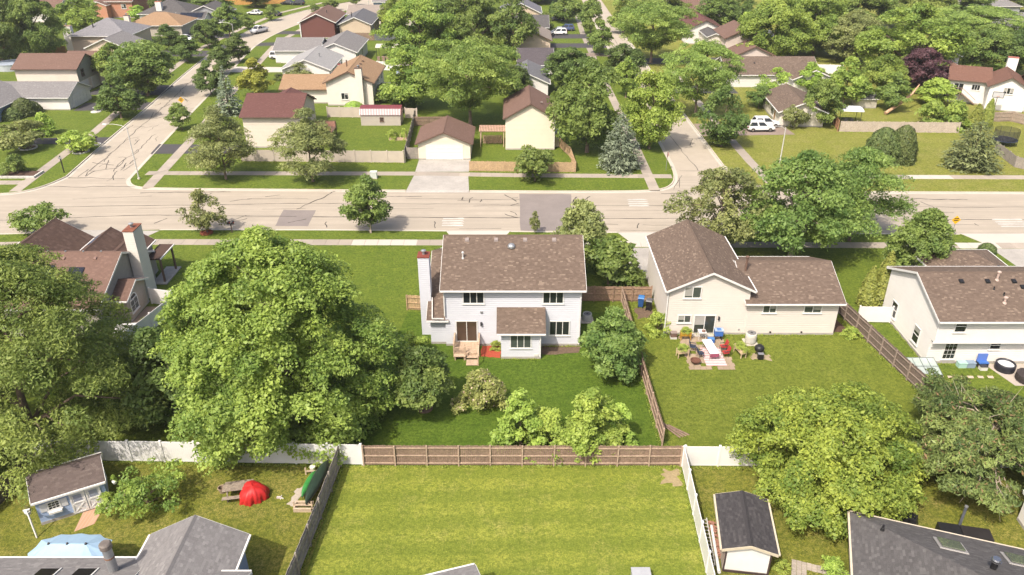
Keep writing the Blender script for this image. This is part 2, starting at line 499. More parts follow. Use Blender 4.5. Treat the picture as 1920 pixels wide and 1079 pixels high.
# the two long joints and the broken ones between them
for a, b, wd in (((-62, 92.6), (-28, 93.9), .11), ((-28, 93.9), (1.0, 93.6), .10), ((7.8, 93.2), (29, 93.0), .11), ((40, 92.8), (70, 92.6), .10),
                 ((-66, 88.2), (-46, 90.0), .12), ((-46, 90.0), (-27, 89.6), .12), ((-25, 89.5), (1.0, 89.2), .13), ((6.8, 89.0), (23, 88.9), .12), ((31, 88.8), (50, 88.7), .12), ((52, 88.6), (70, 88.4), .12),
                 ((-58, 95.4), (-48, 96.5), .06), ((-35, 95.5), (-27, 95.6), .08), ((-14, 95.6), (1, 95.2), .07), ((-22, 92.2), (-10, 92.3), .05), ((-48, 92.3), (-40, 92.5), .05), ((-32, 91.9), (-26.5, 92.2), .06), ((12, 91.6), (20, 91.5), .05), ((45, 90.6), (56, 90.8), .06), ((-5, 93.0), (1, 93.1), .08), ((42, 94.4), (52, 94.2), .05),
                 ((8, 87.4), (13, 87.1), .07), ((16, 87.0), (22, 86.8), .06), ((31, 86.8), (40, 87.2), .08), ((52.5, 87.0), (57, 86.9), .08), ((-1.3, 85.9), (-6.4, 85.8), .07), ((13, 85.4), (20, 85.3), .06)):
    ribbon(wander(a, b, .07), wd, main)
for a, b in (((-27.6, 92.0), (-23.9, 98.3)), ((38.3, 96.2), (43.2, 88.8)), ((-18.2, 86.2), (-15.5, 88.9)), ((-17.2, 88.4), (-18.4, 86.9)), ((-17.6, 87.6), (-16.2, 87.9)), ((-22.5, 86.2), (-22.9, 87.9)), ((-9.3, 86.0), (-9.6, 88.0)), ((-7.2, 95.0), (-3.9, 94.8)), ((-5.6, 94.2), (-5.2, 96.0)), ((-4.2, 94.4), (-4.0, 95.3)), ((-6.6, 95.2), (-6.5, 96.1)),
             ((-1.0, 97.0), (.6, 94.6)), ((.0, 95.8), (.8, 96.0)), ((-.2, 93.2), (.9, 94.0)), ((-.9, 90.4), (.8, 89.2)), ((-.2, 91.2), (.6, 90.0)), ((8.5, 93.4), (10.4, 96.4)), ((8.0, 94.4), (8.6, 96.2)), ((9.9, 93.2), (10.9, 93.1)), ((-35.6, 87.2), (-33.4, 89.9)), ((-34.6, 88.0), (-33.0, 88.9)), ((-27.6, 87.6), (-25.6, 88.8)), ((-32.8, 96.2), (-31.0, 96.9)), ((-44, 87.4), (-43, 89.0)), ((-37, 94.6), (-34.4, 95.6)), ((-58.4, 86.6), (-54.6, 86.9)), ((-56.4, 86.3), (-55.8, 86.9)), ((-54.8, 86.2), (-54.0, 87.0)), ((53.5, 94.5), (54.4, 92.9)), ((60, 95.2), (52, 95.6)), ((15.2, 86.0), (15.6, 87.4)), ((34, 86.2), (35.6, 84.9)), ((-20, 96.6), (-12, 96.3)), ((-50, 97.6), (-38, 98.0)), ((-41, 96.2), (-40.4, 97.6)), ((56.8, 87.4), (57.0, 86.7)), ((20, 97.4), (24.5, 97.7)), ((22.5, 98.5), (24.0, 97.0))):
    ribbon(wander(a, b, .16, .5), rnd.uniform(.09, .16), main)
# side street on the left: branching cracks
for i in range(46):
    y = rnd.uniform(102, 158); cx = -58.3 - (y - 102) * .115; x = cx + rnd.uniform(-3.8, 3.8)
    L = rnd.uniform(1.0, 4.5); a = rnd.choice((R(95), R(95), R(95), R(5), R(50))) + rnd.gauss(0, .35)
    ribbon(wander((x, y), (x + math.cos(a) * L * .55, y + math.sin(a) * L), .18, .6), rnd.uniform(.06, .13), lst, -.116)
for a, b in (((-60.5, 104), (-66.5, 165)), ((-57.4, 106), (-58.6, 124)), ((-61.5, 103.4), (-54.5, 103.2)), ((-66, 100.0), (-50, 99.8)), ((-62.4, 110), (-58.6, 108.8)), ((-61, 106.2), (-57.5, 107.4)), ((-60.4, 111), (-59, 107.0))):
    ribbon(wander(a, b, .22, .9), .10, lst if b[1] > 104 else main, -.108)
for a, b in (((26.9, 106.5), (25.8, 125)), ((25.8, 125), (26.6, 170)), ((26.6, 170), (26.2, 240)), ((24.2, 106.4), (30.8, 106.2)), ((23.6, 103.5), (22.9, 99.6)), ((24.2, 104.5), (22.0, 98.9)), ((28, 118), (29.2, 121.5)), ((27.4, 122), (29.8, 121.4)), ((24, 135), (29.5, 134.5)), ((24, 150), (29.5, 149.5))):
    ribbon(wander(a, b, .10, 1.2), .08, rst, -.116)

def patch(pts, mat, parent, name, z=-.1165, edge=0):
    """sheet with a slightly irregular edge lying on the road"""
    out = []
    for i, a in enumerate(pts):
        b = pts[(i + 1) % len(pts)]
        for k in range(5): 
            t = k / 5; out.append((a[0] + (b[0] - a[0]) * t + rnd.uniform(-edge, edge), a[1] + (b[1] - a[1]) * t + rnd.uniform(-edge, edge)))
    return sheet(name, out, z, mat, parent)
patch([(-29.2, 91.7), (-25.0, 91.6), (-24.9, 86.6), (-28.9, 86.6)], ASPH2, main, 'asphalt_patch', edge=.06)
patch([(.95, 97.3), (7.9, 97.2), (7.2, 85.2), (1.0, 85.2)], ASPH2, main, 'asphalt_patch', edge=.08)
patch([(-29.2, 99.6), (-27, 99.6), (-27, 98.8), (-29.2, 98.8)], ASPH2, main, 'asphalt_patch', z=-.1168, edge=.02)
# worn white speed-table bars
for x0, x1, ys in ((-8.6, -5.9, (86.6, 87.3, 88.0, 88.7)), (15.1, 17.9, (92.9, 93.6, 94.3, 95.0)), (59.6, 63.4, (86.3, 87.0, 87.7, 88.4))):
    for y in ys:
        o = patch([(x0, y), (x1, y), (x1 + rnd.uniform(-.5, .1), y + .42), (x0 + rnd.uniform(-.1, .4), y + .40)], PAINTW, main, 'road_marking', z=-.108, edge=.05)

# --- pavements made of slabs
def walk(pts, width=1.5, length=1.5, upto=1e9, bright=()):
    base = MB(); P = [Vector((x, y, 0)) for x, y in pts]
    for a, b in zip(P, P[1:]):
        d = (b - a).normalized(); n = Vector((-d.y, d.x, 0)) * (width / 2)
        base.quad(*[(p.x, p.y, .006) for p in (a - n, b - n, b + n, a + n)])
    root = base.build('pavement', WALKC); root['kind'] = 'structure'
    mesh = {}
    for mt in (WALKC, NEWC):
        s = MB(); h, g = width / 2 + .02, length / 2 - .014
        s.add([(-g, -h, .0), (g, -h, 0), (g, h, 0), (-g, h, 0), (-g + .02, -h + .02, .022), (g - .02, -h + .02, .022), (g - .02, h - .02, .022), (-g + .02, h - .02, .022)],
              [(4, 5, 6, 7), (0, 1, 5, 4), (1, 2, 6, 5), (2, 3, 7, 6), (3, 0, 4, 7)])
        mesh[mt] = s.mesh('slab'); mesh[mt].materials.append(mt)
    k = 0
    for a, b in zip(P, P[1:]):
        L = (b - a).length; d = (b - a) / L; n = int(L / length)
        for i in range(n):
            c = a + d * ((i + .5) * L / n)
            if c.y > upto: break
            o = obj('slab', mesh[NEWC if any(lo < c.x < hi for lo, hi in bright) else WALKC], root)
            o.location = (c.x, c.y, rnd.uniform(.0, .006)); o.rotation_euler = (0, 0, math.atan2(d.y, d.x)); o.scale = (L / n / length, 1, 1); k += 1
    return root
walk([(-62, 80.8), (-42.8, 81.75), (-8, 81.6), (21, 81.05), (52.8, 80.75), (66, 80.7)], bright=((-18, -10.5), (-8, 22), (-44.5, -43), (52, 56)))
walk([(-52.2, 105.06), (-13.7, 104.85), (.2, 104.2), (22.6, 103.74)])
walk([(35.0, 103.8), (53, 103.5), (74, 103.3)], bright=((56.5, 62.5),))
walk([(-49.7, 99.2), (-51.4, 119.4), (-53.6, 140), (-56.4, 170), (-59, 200), (-57, 226), (-48, 251)], 1.5, 1.6, 150)
walk([(-84, 101.0), (-66.8, 101.3)], 1.5, 1.5)
walk([(-67.0, 97.9), (-68.7, 118.3), (-69.0, 124.2), (-71.9, 146.3), (-74.9, 180.7), (-75.8, 195), (-74.0, 221.9), (-71.0, 246.5), (-62, 268)], 1.5, 1.6, 150)
walk([(19.3, 98.3), (19.3, 130), (18.9, 170), (18.8, 215), (20, 260)], 1.4, 1.6, 150)
walk([(36.0, 98.6), (35.4, 110), (35.0, 130), (34.6, 170)], 1.4, 1.6, 150)

# --- drives
def drive(pts, mat, z=.009): return sheet('driveway', pts, z, mat)
def apron(x0, x1, y_road, y_walk, flare=1.3, mat=DRIVEC):
    """flared apron: level across the verge, then down through the gap in the kerb into the gutter"""
    m = MB(); s = 1 if y_walk > y_road else -1; z = .011
    m.quad((x0 - flare, y_road, z), (x1 + flare, y_road, z), (x1, y_walk, z), (x0, y_walk, z))
    m.quad((x0 - flare, y_road - s * .45, -.113), (x1 + flare, y_road - s * .45, -.113), (x1 + flare, y_road, z), (x0 - flare, y_road, z))
    for x in (x0 - flare, x1 + flare): m.quad((x, y_road, z), (x, y_road - s * .45, -.113), (x, y_road - s * .45, -.16), (x, y_road, -.16))
    o = m.build('driveway', mat); o['kind'] = 'structure'
drive([(-13.9, 110.8), (-6.2, 110.8), (-6.2, 105.6), (-13.9, 105.6)], DRIVEC)
apron(-13.9, -6.2, 98.22, 104.0, .4)
apron(-51.2, -43.6, 84.95, 82.3); drive([(-51.2, 81.0), (-43.6, 81.0), (-44.5, 74), (-51, 74)], DRIVEC)
apron(-6.9, -1.2, 84.85, 82.3, 1.0, NEWC); drive([(-6.9, 80.9), (-1.2, 80.9), (-1.2, 70), (-6.9, 70)], DRIVEC)
apron(13.7, 20.4, 84.4, 81.8, 1.1, NEWC); drive([(13.2, 80.2), (20.4, 80.2), (20.4, 72.6), (12.6, 72.6)], DRIVEC)
apron(54.6, 63.4, 83.98, 81.5, 1.2, NEWC); drive([(54.8, 79.9), (63.6, 79.9), (63.6, 68), (55.5, 70)], DRIVEC)
for p in ([(-55.2, 113.6), (-55.8, 118.4), (-42.2, 117.9), (-42.0, 113.8)], [(-64.7, 118.6), (-65.1, 122.0), (-90, 121.0), (-90, 117.9)],
          [(-66.6, 138.4), (-67.0, 143.6), (-79.4, 143.2), (-79.0, 137.6)], [(-67.6, 148.6), (-68.2, 156.5), (-81.4, 158.2), (-82.6, 149.0)],
          [(-71.3, 184), (-71.6, 190.5), (-88, 191), (-88, 184.5)], [(-72.0, 206), (-72.0, 212), (-86, 214), (-86, 208)],
          [(-60.4, 168), (-61.0, 173.4), (-46, 172.6), (-46, 168)], [(-63.4, 196), (-63.4, 200.4), (-50, 202.4), (-49, 198.2)], [(-62.6, 212), (-61.8, 216.6), (-52, 215.8), (-53, 211.6)]):
    drive(p, ASPH if p[0][0] != -60.4 else NEWC)
for p in ([(23.3, 194), (23.3, 199.6), (8.8, 199.6), (8.8, 194)], [(23.3, 206), (23.3, 212), (9.5, 212), (9.5, 206)], [(23.3, 184), (23.3, 187.4), (10.3, 188), (10.3, 185)], [(31.0, 122.6), (31.0, 129.6), (45.8, 129.4), (46.4, 123.4)], [(30.3, 150), (30.3, 157), (44, 157), (44, 150)], [(30, 176), (30, 182), (50, 183), (50, 177)]):
    drive(p, ASPH if p[0][1] not in (122.6, 184) else concrete('old_driveway', (.30, .235, .195), .2, .4))

# ================================================================== BUILDING KIT
SH_TAUPE = shingle((.160, .116, .090), (.245, .180, .140), (.37, .285, .22))
SH_BROWN = shingle((.225, .140, .110), (.265, .165, .130), (.31, .20, .16))
SH_TAN = shingle((.40, .255, .145), (.48, .315, .19), (.52, .36, .23))
SH_GREY = shingle((.255, .240, .240), (.335, .320, .315), (.40, .385, .375))
SH_LGREY = shingle((.42, .41, .41), (.50, .49, .48), (.54, .53, .52))
SH_DARK = shingle((.115, .108, .108), (.170, .162, .160), (.215, .205, .20))
SH_CHAR = shingle((.060, .056, .060), (.105, .098, .100), (.125, .115, .115))
SH_MAROON = shingle((.170, .078, .070), (.205, .098, .086), (.235, .12, .105))
SH_BEIGE = shingle((.36, .30, .26), (.43, .365, .315), (.47, .41, .36))
SH_TILE = shingle((.115, .072, .058), (.165, .105, .082), (.19, .125, .10), .30, .30)
S_BLUEWHITE = siding((.665, .68, .735)); S_BEIGE = siding((.70, .645, .585)); S_WHITE = siding((.82, .795, .745)); S_CREAM = siding((.80, .735, .58))
S_TAN = siding((.62, .50, .37), .2); S_PINK = siding((.70, .56, .45), .2); S_GREY = siding((.36, .37, .38)); S_BLUE = siding((.30, .38, .52)); S_GREYBEIGE = siding((.50, .45, .39))
S_RED = siding((.165, .065, .055), .2); S_SAGE = siding((.36, .37, .31)); S_LTAN = siding((.74, .66, .56), .22); S_IVORY = siding((.80, .74, .65))
STUCCO = paint((.40, .37, .33), .85, .10, 3)

brnd = random.Random(3)
BLIND = paint((.40, .39, .36), .25, .1, 5, .5)
class House:
    def __init__(s, name, label, cat, x, y, rz=0.0, group=None, world=True):
        s.r = thing(name, label, cat, (x, y, 0), rz, group)
        s.o = (x, y) if (world and rz == 0) else (0, 0)
    def pt(s, x, y): return (x - s.o[0], y - s.o[1])
    def part(s, m, name, mat, parent=None, smooth=False): return m.build(name, mat, parent or s.r, smooth)
    def block(s, x0, x1, y0, y1, ze, ridge='x', p=.42, wall=None, roof=None, over=.4, rake=.3, z0=0.0, trim=None, thick=.16, gutter=True, zw=None, found=True, gable=None):
        """storey box with gable roof along 'x' or 'y', or a hip; walls carry up into the gables. returns ridge height"""
        trim = trim or WHITE
        x0, y0 = s.pt(x0, y0); x1, y1 = s.pt(x1, y1)
        cx, cy = (x0 + x1) / 2, (y0 + y1) / 2
        W = MB()
        if ridge == 'hip': hw = min(x1 - x0, y1 - y0) / 2
        elif ridge == 'x': hw = (y1 - y0) / 2
        else: hw = (x1 - x0) / 2
        zr = ze + p * hw
        if ridge == 'x': prof = [(y0, z0), (y1, z0), (y1, ze + .02), (cy, zr + .02), (y0, ze + .02)]; W.extrude(prof, x0, x1, 'x')
        elif ridge == 'y': prof = [(x0, z0), (x1, z0), (x1, ze + .02), (cx, zr + .02), (x0, ze + .02)]; W.extrude(prof, y0, y1, 'y')
        else: W.box(x0, x1, y0, y1, z0, ze + .02)
        s.part(W, 'wall', wall)
        if found and z0 == 0: s.part(MB().box(x0 - .02, x1 + .02, y0 - .02, y1 + .02, -.1, .22), 'foundation', DRIVEC)
        Rf = MB(); T = MB()
        def slope(a, b, c, d):   # a-b eave, c-d ridge side; adds top, bottom; uv metres
            a, b, c, d = map(Vector, (a, b, c, d)); e = (b - a).normalized(); nrm = (b - a).cross(d - a).normalized(); f = nrm.cross(e)
            uv = [((q - a).dot(e) + a.x * .37, (q - a).dot(f)) for q in (a, b, c, d)]
            Rf.quad(a, b, c, d, uv)
        t = thick
        if ridge in 'xy':
            def mp(u, v, z): return (u, v, z) if ridge == 'x' else (v, u, z)
            if ridge == 'x': a0, a1, b0, b1, bm = x0 - rake, x1 + rake, y0 - over, y1 + over, cy
            else: a0, a1, b0, b1, bm = y0 - rake, y1 + rake, x0 - over, x1 + over, cx
            zl = ze - p * over
            flip = ridge == 'y'
            def sl(A, B, C, D): slope(*((B, A, D, C) if flip else (A, B, C, D)))
            sl(mp(a0, b0, zl + t), mp(a1, b0, zl + t), mp(a1, bm, zr + t), mp(a0, bm, zr + t))
            sl(mp(a1, b1, zl + t), mp(a0, b1, zl + t), mp(a0, bm, zr + t), mp(a1, bm, zr + t))
            U = lambda *q: Rf.quad(*q)
            U(mp(a0, b0, zl), mp(a0, bm, zr), mp(a1, bm, zr), mp(a1, b0, zl)); U(mp(a0, b1, zl), mp(a1, b1, zl), mp(a1, bm, zr), mp(a0, bm, zr))
            U(mp(a0, b0, zl), mp(a1, b0, zl), mp(a1, b0, zl + t), mp(a0, b0, zl + t)); U(mp(a0, b1, zl), mp(a0, b1, zl + t), mp(a1, b1, zl + t), mp(a1, b1, zl))
            for a in (a0, a1):
                Rf.poly([mp(a, b0, zl), mp(a, bm, zr), mp(a, b1, zl), mp(a, b1, zl + t), mp(a, bm, zr + t), mp(a, b0, zl + t)])
            ro = s.part(Rf, 'roof', roof)
            # rake boards, gutters and the ridge cap
            for a, sg in ((a0, -1), (a1, 1)):
                T = MB(); e0, e1 = (a - .035, a - .004) if sg < 0 else (a + .004, a + .035)
                for bb, in ((b0,), (b1,)):
                    q = [(bb, zl - .06), (bm, zr - .06), (bm, zr + t - .015), (bb, zl + t - .015)]
                    T.extrude(q, e0, e1, 'x' if ridge == 'x' else 'y')
                s.part(T, 'rake_board', trim)
            if gutter:
                for bb, sg in ((b0, -1), (b1, 1)):
                    T = MB(); e = sorted((bb + sg * .004, bb + sg * .12))
                    if ridge == 'x': T.box(a0 + .02, a1 - .02, e[0], e[1], zl + t - .15, zl + t - .02)
                    else: T.box(e[0], e[1], a0 + .02, a1 - .02, zl + t - .15, zl + t - .02)
                    s.part(T, 'gutter', trim)
            C = MB(); C.extrude([(bm - .16, zr + t - .16 * p + .006), (bm, zr + t + .03), (bm + .16, zr + t - .16 * p + .006)], a0, a1, 'x' if ridge == 'x' else 'y')
            s.part(C, 'ridge_cap', roof, ro)
        else:
            X0, X1, Y0, Y1 = x0 - over, x1 + over, y0 - over, y1 + over; zl = ze - p * over + t
            h = min(X1 - X0, Y1 - Y0) / 2; zt = zl + p * h
            if X1 - X0 >= Y1 - Y0: A, B = (X0 + h, cy, zt), (X1 - h, cy, zt)
            else: A, B = (cx, Y0 + h, zt), (cx, Y1 - h, zt)
            c = [(X0, Y0, zl), (X1, Y0, zl), (X1, Y1, zl), (X0, Y1, zl)]
            if X1 - X0 >= Y1 - Y0: quads = [(c[0], c[1], B, A), (c[2], c[3], A, B)]; tris = [(c[1], c[2], B), (c[3], c[0], A)]
            else: quads = [(c[1], c[2], B, A), (c[3], c[0], A, B)]; tris = [(c[0], c[1], A), (c[2], c[3], B)]
            for q in quads: slope(*q)
            for q in tris: Rf.poly(q, [((Vector(k) - Vector(q[0])).dot((Vector(q[1]) - Vector(q[0])).normalized()), (k[2] - zl) * math.sqrt(1 + p * p) / p) for k in q])
            Rf.quad(*[(a, b, zl - t) for a, b, _ in c[::-1]])
            for i in range(4):
                a, b = c[i], c[(i + 1) % 4]; Rf.quad((a[0], a[1], zl - t), (b[0], b[1], zl - t), b, a)
            s.part(Rf, 'roof', roof)
            if gutter:
                for bx in ((X0, X1, Y0 - .12, Y0 - .004), (X0, X1, Y1 + .004, Y1 + .12), (X0 - .12, X0 - .004, Y0, Y1), (X1 + .004, X1 + .12, Y0, Y1)):
                    s.part(MB().box(*bx, zl - .15, zl - .02), 'gutter', trim)
            zr = zt - t
        return zr + t
    # --- openings: face, plane coordinate, centre along the wall, sill height, width, height
    def _map(s, face, pos, m):
        if face in 'SN':
            py = pos - s.o[1]; sg = -1 if face == 'S' else 1
            m.v = [(a - s.o[0], py + sg * o, z) if face == 'S' else (a - s.o[0], py + o, z) for a, o, z in m.v]
        else:
            px = pos - s.o[0]; sg = -1 if face == 'W' else 1
            m.v = [(px + sg * o, a - s.o[1], z) for a, o, z in m.v]
        return m
    def win(s, face, pos, a, z, wd, h, n=2, cross=0, frame=None, pane=None, sill=True, name='window', shutters=None, blind=True):
        frame = frame or WHITE; pane = pane or GLASS
        f = MB(); c = .09
        x0, x1 = a - wd / 2, a + wd / 2
        for b in ((x0 - c, x1 + c, 0, .06, z - c, z), (x0 - c, x1 + c, 0, .06, z + h, z + h + c), (x0 - c, x0, .0, .06, z, z + h), (x1, x1 + c, 0, .06, z, z + h)): f.box(*b)
        for k in range(1, n): xm = x0 + wd * k / n; f.box(xm - .03, xm + .03, 0, .05, z, z + h)
        if cross == 1: f.box(x0, x1, 0, .05, z + h / 2 - .03, z + h / 2 + .03)
        o = s.part(s._map(face, pos, f), name, frame)
        for k in range(n):
            g = MB(); a0, a1 = x0 + wd * k / n, x0 + wd * (k + 1) / n
            zs = [(z, z + h)] if cross != 1 else [(z, z + h / 2), (z + h / 2, z + h)]
            for za, zb in zs:
                g = MB(); g.quad((a0 + .02, .018, za), (a1 - .02, .018, za), (a1 - .02, .018, zb), (a0 + .02, .018, zb)); s.part(s._map(face, pos, g), 'pane', pane, o)
        if cross > 1:
            b = MB()
            for k in range(1, cross): zz = z + h * k / cross; b.box(x0, x1, .018, .034, zz - .012, zz + .012)
            for k in range(1, 3 * n): xm = x0 + wd * k / (3 * n); b.box(xm - .012, xm + .012, .018, .032, z, z + h)
            s.part(s._map(face, pos, b), 'glazing_bars', frame, o)
        if blind and brnd.random() < .6:
            for k in range(n):
                if brnd.random() < .75:
                    b0, b1 = x0 + wd * k / n + .03, x0 + wd * (k + 1) / n - .03; zl = z + h * brnd.choice((.35, .5, .15, .7))
                    q = MB(); q.box(b0, b1, .0185, .0195, zl, z + h - .02); s.part(s._map(face, pos, q), 'blind', BLIND, o)
        if sill: s.part(s._map(face, pos, MB().box(x0 - .14, x1 + .14, 0, .10, z - .15, z - .09)), 'sill', frame, o)
        if shutters:
            for sx in (x0 - .11 - .38, x1 + .11): s.part(s._map(face, pos, MB().box(sx, sx + .38, 0, .04, z - .05, z + h + .05)), 'shutter', shutters)
        return o
    def door(s, face, pos, a, z, wd, h, mat=None, frame=None):
        f = MB(); x0, x1 = a - wd / 2, a + wd / 2; frame = frame or WHITE
        for b in ((x0 - .1, x0, 0, .06, z, z + h + .1), (x1, x1 + .1, 0, .06, z, z + h + .1), (x0, x1, 0, .06, z + h, z + h + .1)): f.box(*b)
        o = s.part(s._map(face, pos, f), 'door', frame)
        s.part(s._map(face, pos, MB().box(x0, x1, 0, .03, z, z + h)), 'door_leaf', mat or OFFWHITE, o)
        s.part(s._map(face, pos, MB().box(x1 - .14, x1 - .08, .03, .09, z + .95, z + 1.05)), 'handle', CHROME, o)
        return o
    def garage_door(s, face, pos, a, wd, h=2.15, rows=4, mat=None, cols=4):
        mat = mat or WHITE; f = MB(); x0, x1 = a - wd / 2, a + wd / 2
        for b in ((x0 - .12, x0, 0, .05, .02, h + .14), (x1, x1 + .12, 0, .05, .02, h + .14), (x0, x1, 0, .05, h, h + .14)): f.box(*b)
        o = s.part(s._map(face, pos, f), 'garage_door', WHITE)
        for r in range(rows):
            q = MB(); q.box(x0, x1, 0, .022, .02 + r * h / rows + .012, .02 + (r + 1) * h / rows - .012)
            for c in range(cols):
                ca, cb = x0 + wd * c / cols + .12, x0 + wd * (c + 1) / cols - .12
                q.box(ca, cb, .022, .034, .02 + r * h / rows + .09, .02 + (r + 1) * h / rows - .09)
            s.part(s._map(face, pos, q), 'panel', mat, o)
        return o
    def chimney(s, x, y, w, d, z0, z1, mat, cap=None, flue=True):
        x, y = s.pt(x, y)
        o = s.part(MB().box(x - w / 2, x + w / 2, y - d / 2, y + d / 2, z0, z1), 'chimney', mat)
        s.part(MB().box(x - w / 2 - .05, x + w / 2 + .05, y - d / 2 - .05, y + d / 2 + .05, z1, z1 + .07), 'chimney_cap', cap or BROWNTRIM, o)
        if flue:
            f = MB(); f.lathe([(.13, z1 + .07), (.13, z1 + .38), (.24, z1 + .40), (.24, z1 + .47), (.10, z1 + .55)], 12, (x, y)); s.part(f, 'flue', GALV, o)
        return o
    def vent(s, x, y, z, w=.4, mat=None, p=.42):
        """low box roof vent sitting on a slope that rises to +y"""
        x, y = s.pt(x, y); h = .16
        m = MB(); m.add([(x - w / 2, y - w / 2, z - p * w / 2 - .02), (x + w / 2, y - w / 2, z - p * w / 2 - .02), (x + w / 2, y + w / 2, z + p * w / 2 - .02), (x - w / 2, y + w / 2, z + p * w / 2 - .02),
                        (x - w / 2 + .05, y - w / 2 + .02, z - p * w / 2 + h), (x + w / 2 - .05, y - w / 2 + .02, z - p * w / 2 + h), (x + w / 2 - .05, y + w / 2 - .05, z + p * w / 2 + h * .6), (x - w / 2 + .05, y + w / 2 - .05, z + p * w / 2 + h * .6)],
                       [(3, 2, 1, 0), (4, 5, 6, 7), (0, 1, 5, 4), (1, 2, 6, 5), (2, 3, 7, 6), (3, 0, 4, 7)])
        s.part(m, 'roof_vent', mat or paint((.30, .26, .24), .6, .2))
    def pipe(s, x, y, z, h=.5, r=.06, mat=None, cap=False):
        x, y = s.pt(x, y); m = MB().lathe([(r * 2.2, z - .12), (r * 1.4, z + .05), (r, z + .08), (r, z + h)], 10, (x, y))
        o = s.part(m, 'vent_pipe', mat or GALV)
        if cap: s.part(MB().lathe([(r * 1.7, z + h), (r * 1.7, z + h + .1), (r * .6, z + h + .16)], 10, (x, y)), 'pipe_cap', mat or GALV, o)
    def downspout(s, x, y, z1, z0=.1):
        x, y = s.pt(x, y); s.part(MB().box(x - .045, x + .045, y - .045, y + .045, z0, z1), 'downspout', WHITE)
    def box(s, name, mat, x0, x1, y0, y1, z0, z1):
        x0, y0 = s.pt(x0, y0); x1, y1 = s.pt(x1, y1); return s.part(MB().box(x0, x1, y0, y1, z0, z1), name, mat)
    def panels(s, name, mat, pts, z):  # flat panel on a slope given by 4 corner points (x,y,z)
        m = MB(); q = [Vector((*s.pt(a, b), c)) for a, b, c in pts]; n = (q[1] - q[0]).cross(q[3] - q[0]).normalized()
        if n.z < 0: n = -n
        t = [v + n * (z + .05) for v in q]; b = [v + n * z for v in q]
        m.add(b + t, [(3, 2, 1, 0), (4, 5, 6, 7), (0, 1, 5, 4), (1, 2, 6, 5), (2, 3, 7, 6), (3, 0, 4, 7)])
        return s.part(m, name, mat)

# ================================================================== FENCES
def wood_fence(pts, label, h=1.83, mat=FENCEWOOD, bay=2.4, rails_side=1, group=None, picket=.14, name='wood_fence', postw=.1, rail=None):
    """posts and rails are pieces of their own, the narrow pickets one part; rails_side=+1 shows rails on the left of the walking direction"""
    r = thing(name, label, 'fence', (pts[0][0], pts[0][1], 0), 0, group); o = Vector((pts[0][0], pts[0][1], 0))
    pk = MB()
    for (ax, ay), (bx, by) in zip(pts, pts[1:]):
        a, b = Vector((ax, ay, 0)) - o, Vector((bx, by, 0)) - o; L = (b - a).length; d = (b - a) / L; n = Vector((-d.y, d.x, 0)) * rails_side
        k = max(1, round(L / bay))
        for i in range(k + 1):
            p = a + d * (L * i / k) + n * .08
            MB().bar(p + Vector((0, 0, -.1)), p + Vector((rnd.uniform(-.04, .04), rnd.uniform(-.04, .04), h + rnd.uniform(-.02, .12))), postw, postw).build('post', rail or mat, r)
        for i in range(k):
            p, q = a + d * (L * i / k), a + d * (L * (i + 1) / k)
            for z in (.25, h * .5, h - .22):
                zz = Vector((0, 0, z + rnd.uniform(-.02, .02)))
                MB().bar(p + n * .045 + d * .05 + zz, q + n * .045 - d * .05 + zz + Vector((0, 0, rnd.uniform(-.02, .02))), .05, .09).build('rail', rail or mat, r)
        m = int(L / picket)
        for i in range(m):
            c = a + d * ((i + .5) * L / m); w2 = picket * .46; hh = h + rnd.uniform(-.035, .03); t = n * .012
            c = c + n * rnd.uniform(-.012, .006); e = d * w2; tw = n * rnd.uniform(-.008, .008)
            q = [c - e - t + tw, c + e - t - tw, c + e + t - tw, c - e + t + tw]
            pk.add([(v.x, v.y, .03) for v in q] + [(v.x, v.y, hh) for v in q], [(4, 5, 6, 7), (0, 1, 5, 4), (1, 2, 6, 5), (2, 3, 7, 6), (3, 0, 4, 7)])
    pk.build('pickets', mat, r)['kind'] = 'stuff'
    return r

def vinyl_fence(pts, label, h=1.8, mat=VINYL, bay=2.4, group=None):
    """privacy fence: posts with caps and tongue-and-groove panels, each a piece"""
    r = thing('vinyl_fence', label, 'fence', (pts[0][0], pts[0][1], 0), 0, group); o = Vector((pts[0][0], pts[0][1], 0))
    for si, ((ax, ay), (bx, by)) in enumerate(zip(pts, pts[1:])):
        a, b = Vector((ax, ay, 0)) - o, Vector((bx, by, 0)) - o; L = (b - a).length; d = (b - a) / L; n = Vector((-d.y, d.x, 0)); k = max(1, round(L / bay)); an = math.atan2(d.y, d.x)
        for i in range(k + 1):
            if i == 0 and si > 0: continue
            p = a + d * (L * i / k)
            po = MB().box(-.065, .065, -.065, .065, -.1, h + .06).build('post', mat, r); po.location = p; po.rotation_euler = (0, 0, an)
            cp = MB(); cp.box(-.085, .085, -.085, .085, h + .06, h + .09); cp.add([(-.085, -.085, h + .09), (.085, -.085, h + .09), (.085, .085, h + .09), (-.085, .085, h + .09), (0, 0, h + .15)], [(0, 1, 4), (1, 2, 4), (2, 3, 4), (3, 0, 4)])
            cp.build('post_cap', mat, po)
        for i in range(k):
            w2 = L / k / 2 - .06; pm = MB(); nb = int(w2 * 2 / .15)
            for j in range(nb):   # boards of the panel with shallow grooves
                x0 = -w2 + 2 * w2 * j / nb; x1 = -w2 + 2 * w2 * (j + 1) / nb; pm.box(x0 + .004, x1 - .004, -.014, .014, .14, h - .1)
            pm.box(-w2, w2, -.008, .008, .1, h - .05); pm.box(-w2, w2, -.025, .025, .05, .17); pm.box(-w2, w2, -.025, .025, h - .14, h)
            po = pm.build('panel', mat, r); po.location = a + d * (L * (i + .5) / k); po.rotation_euler = (rnd.gauss(0, .006), 0, an)
    return r

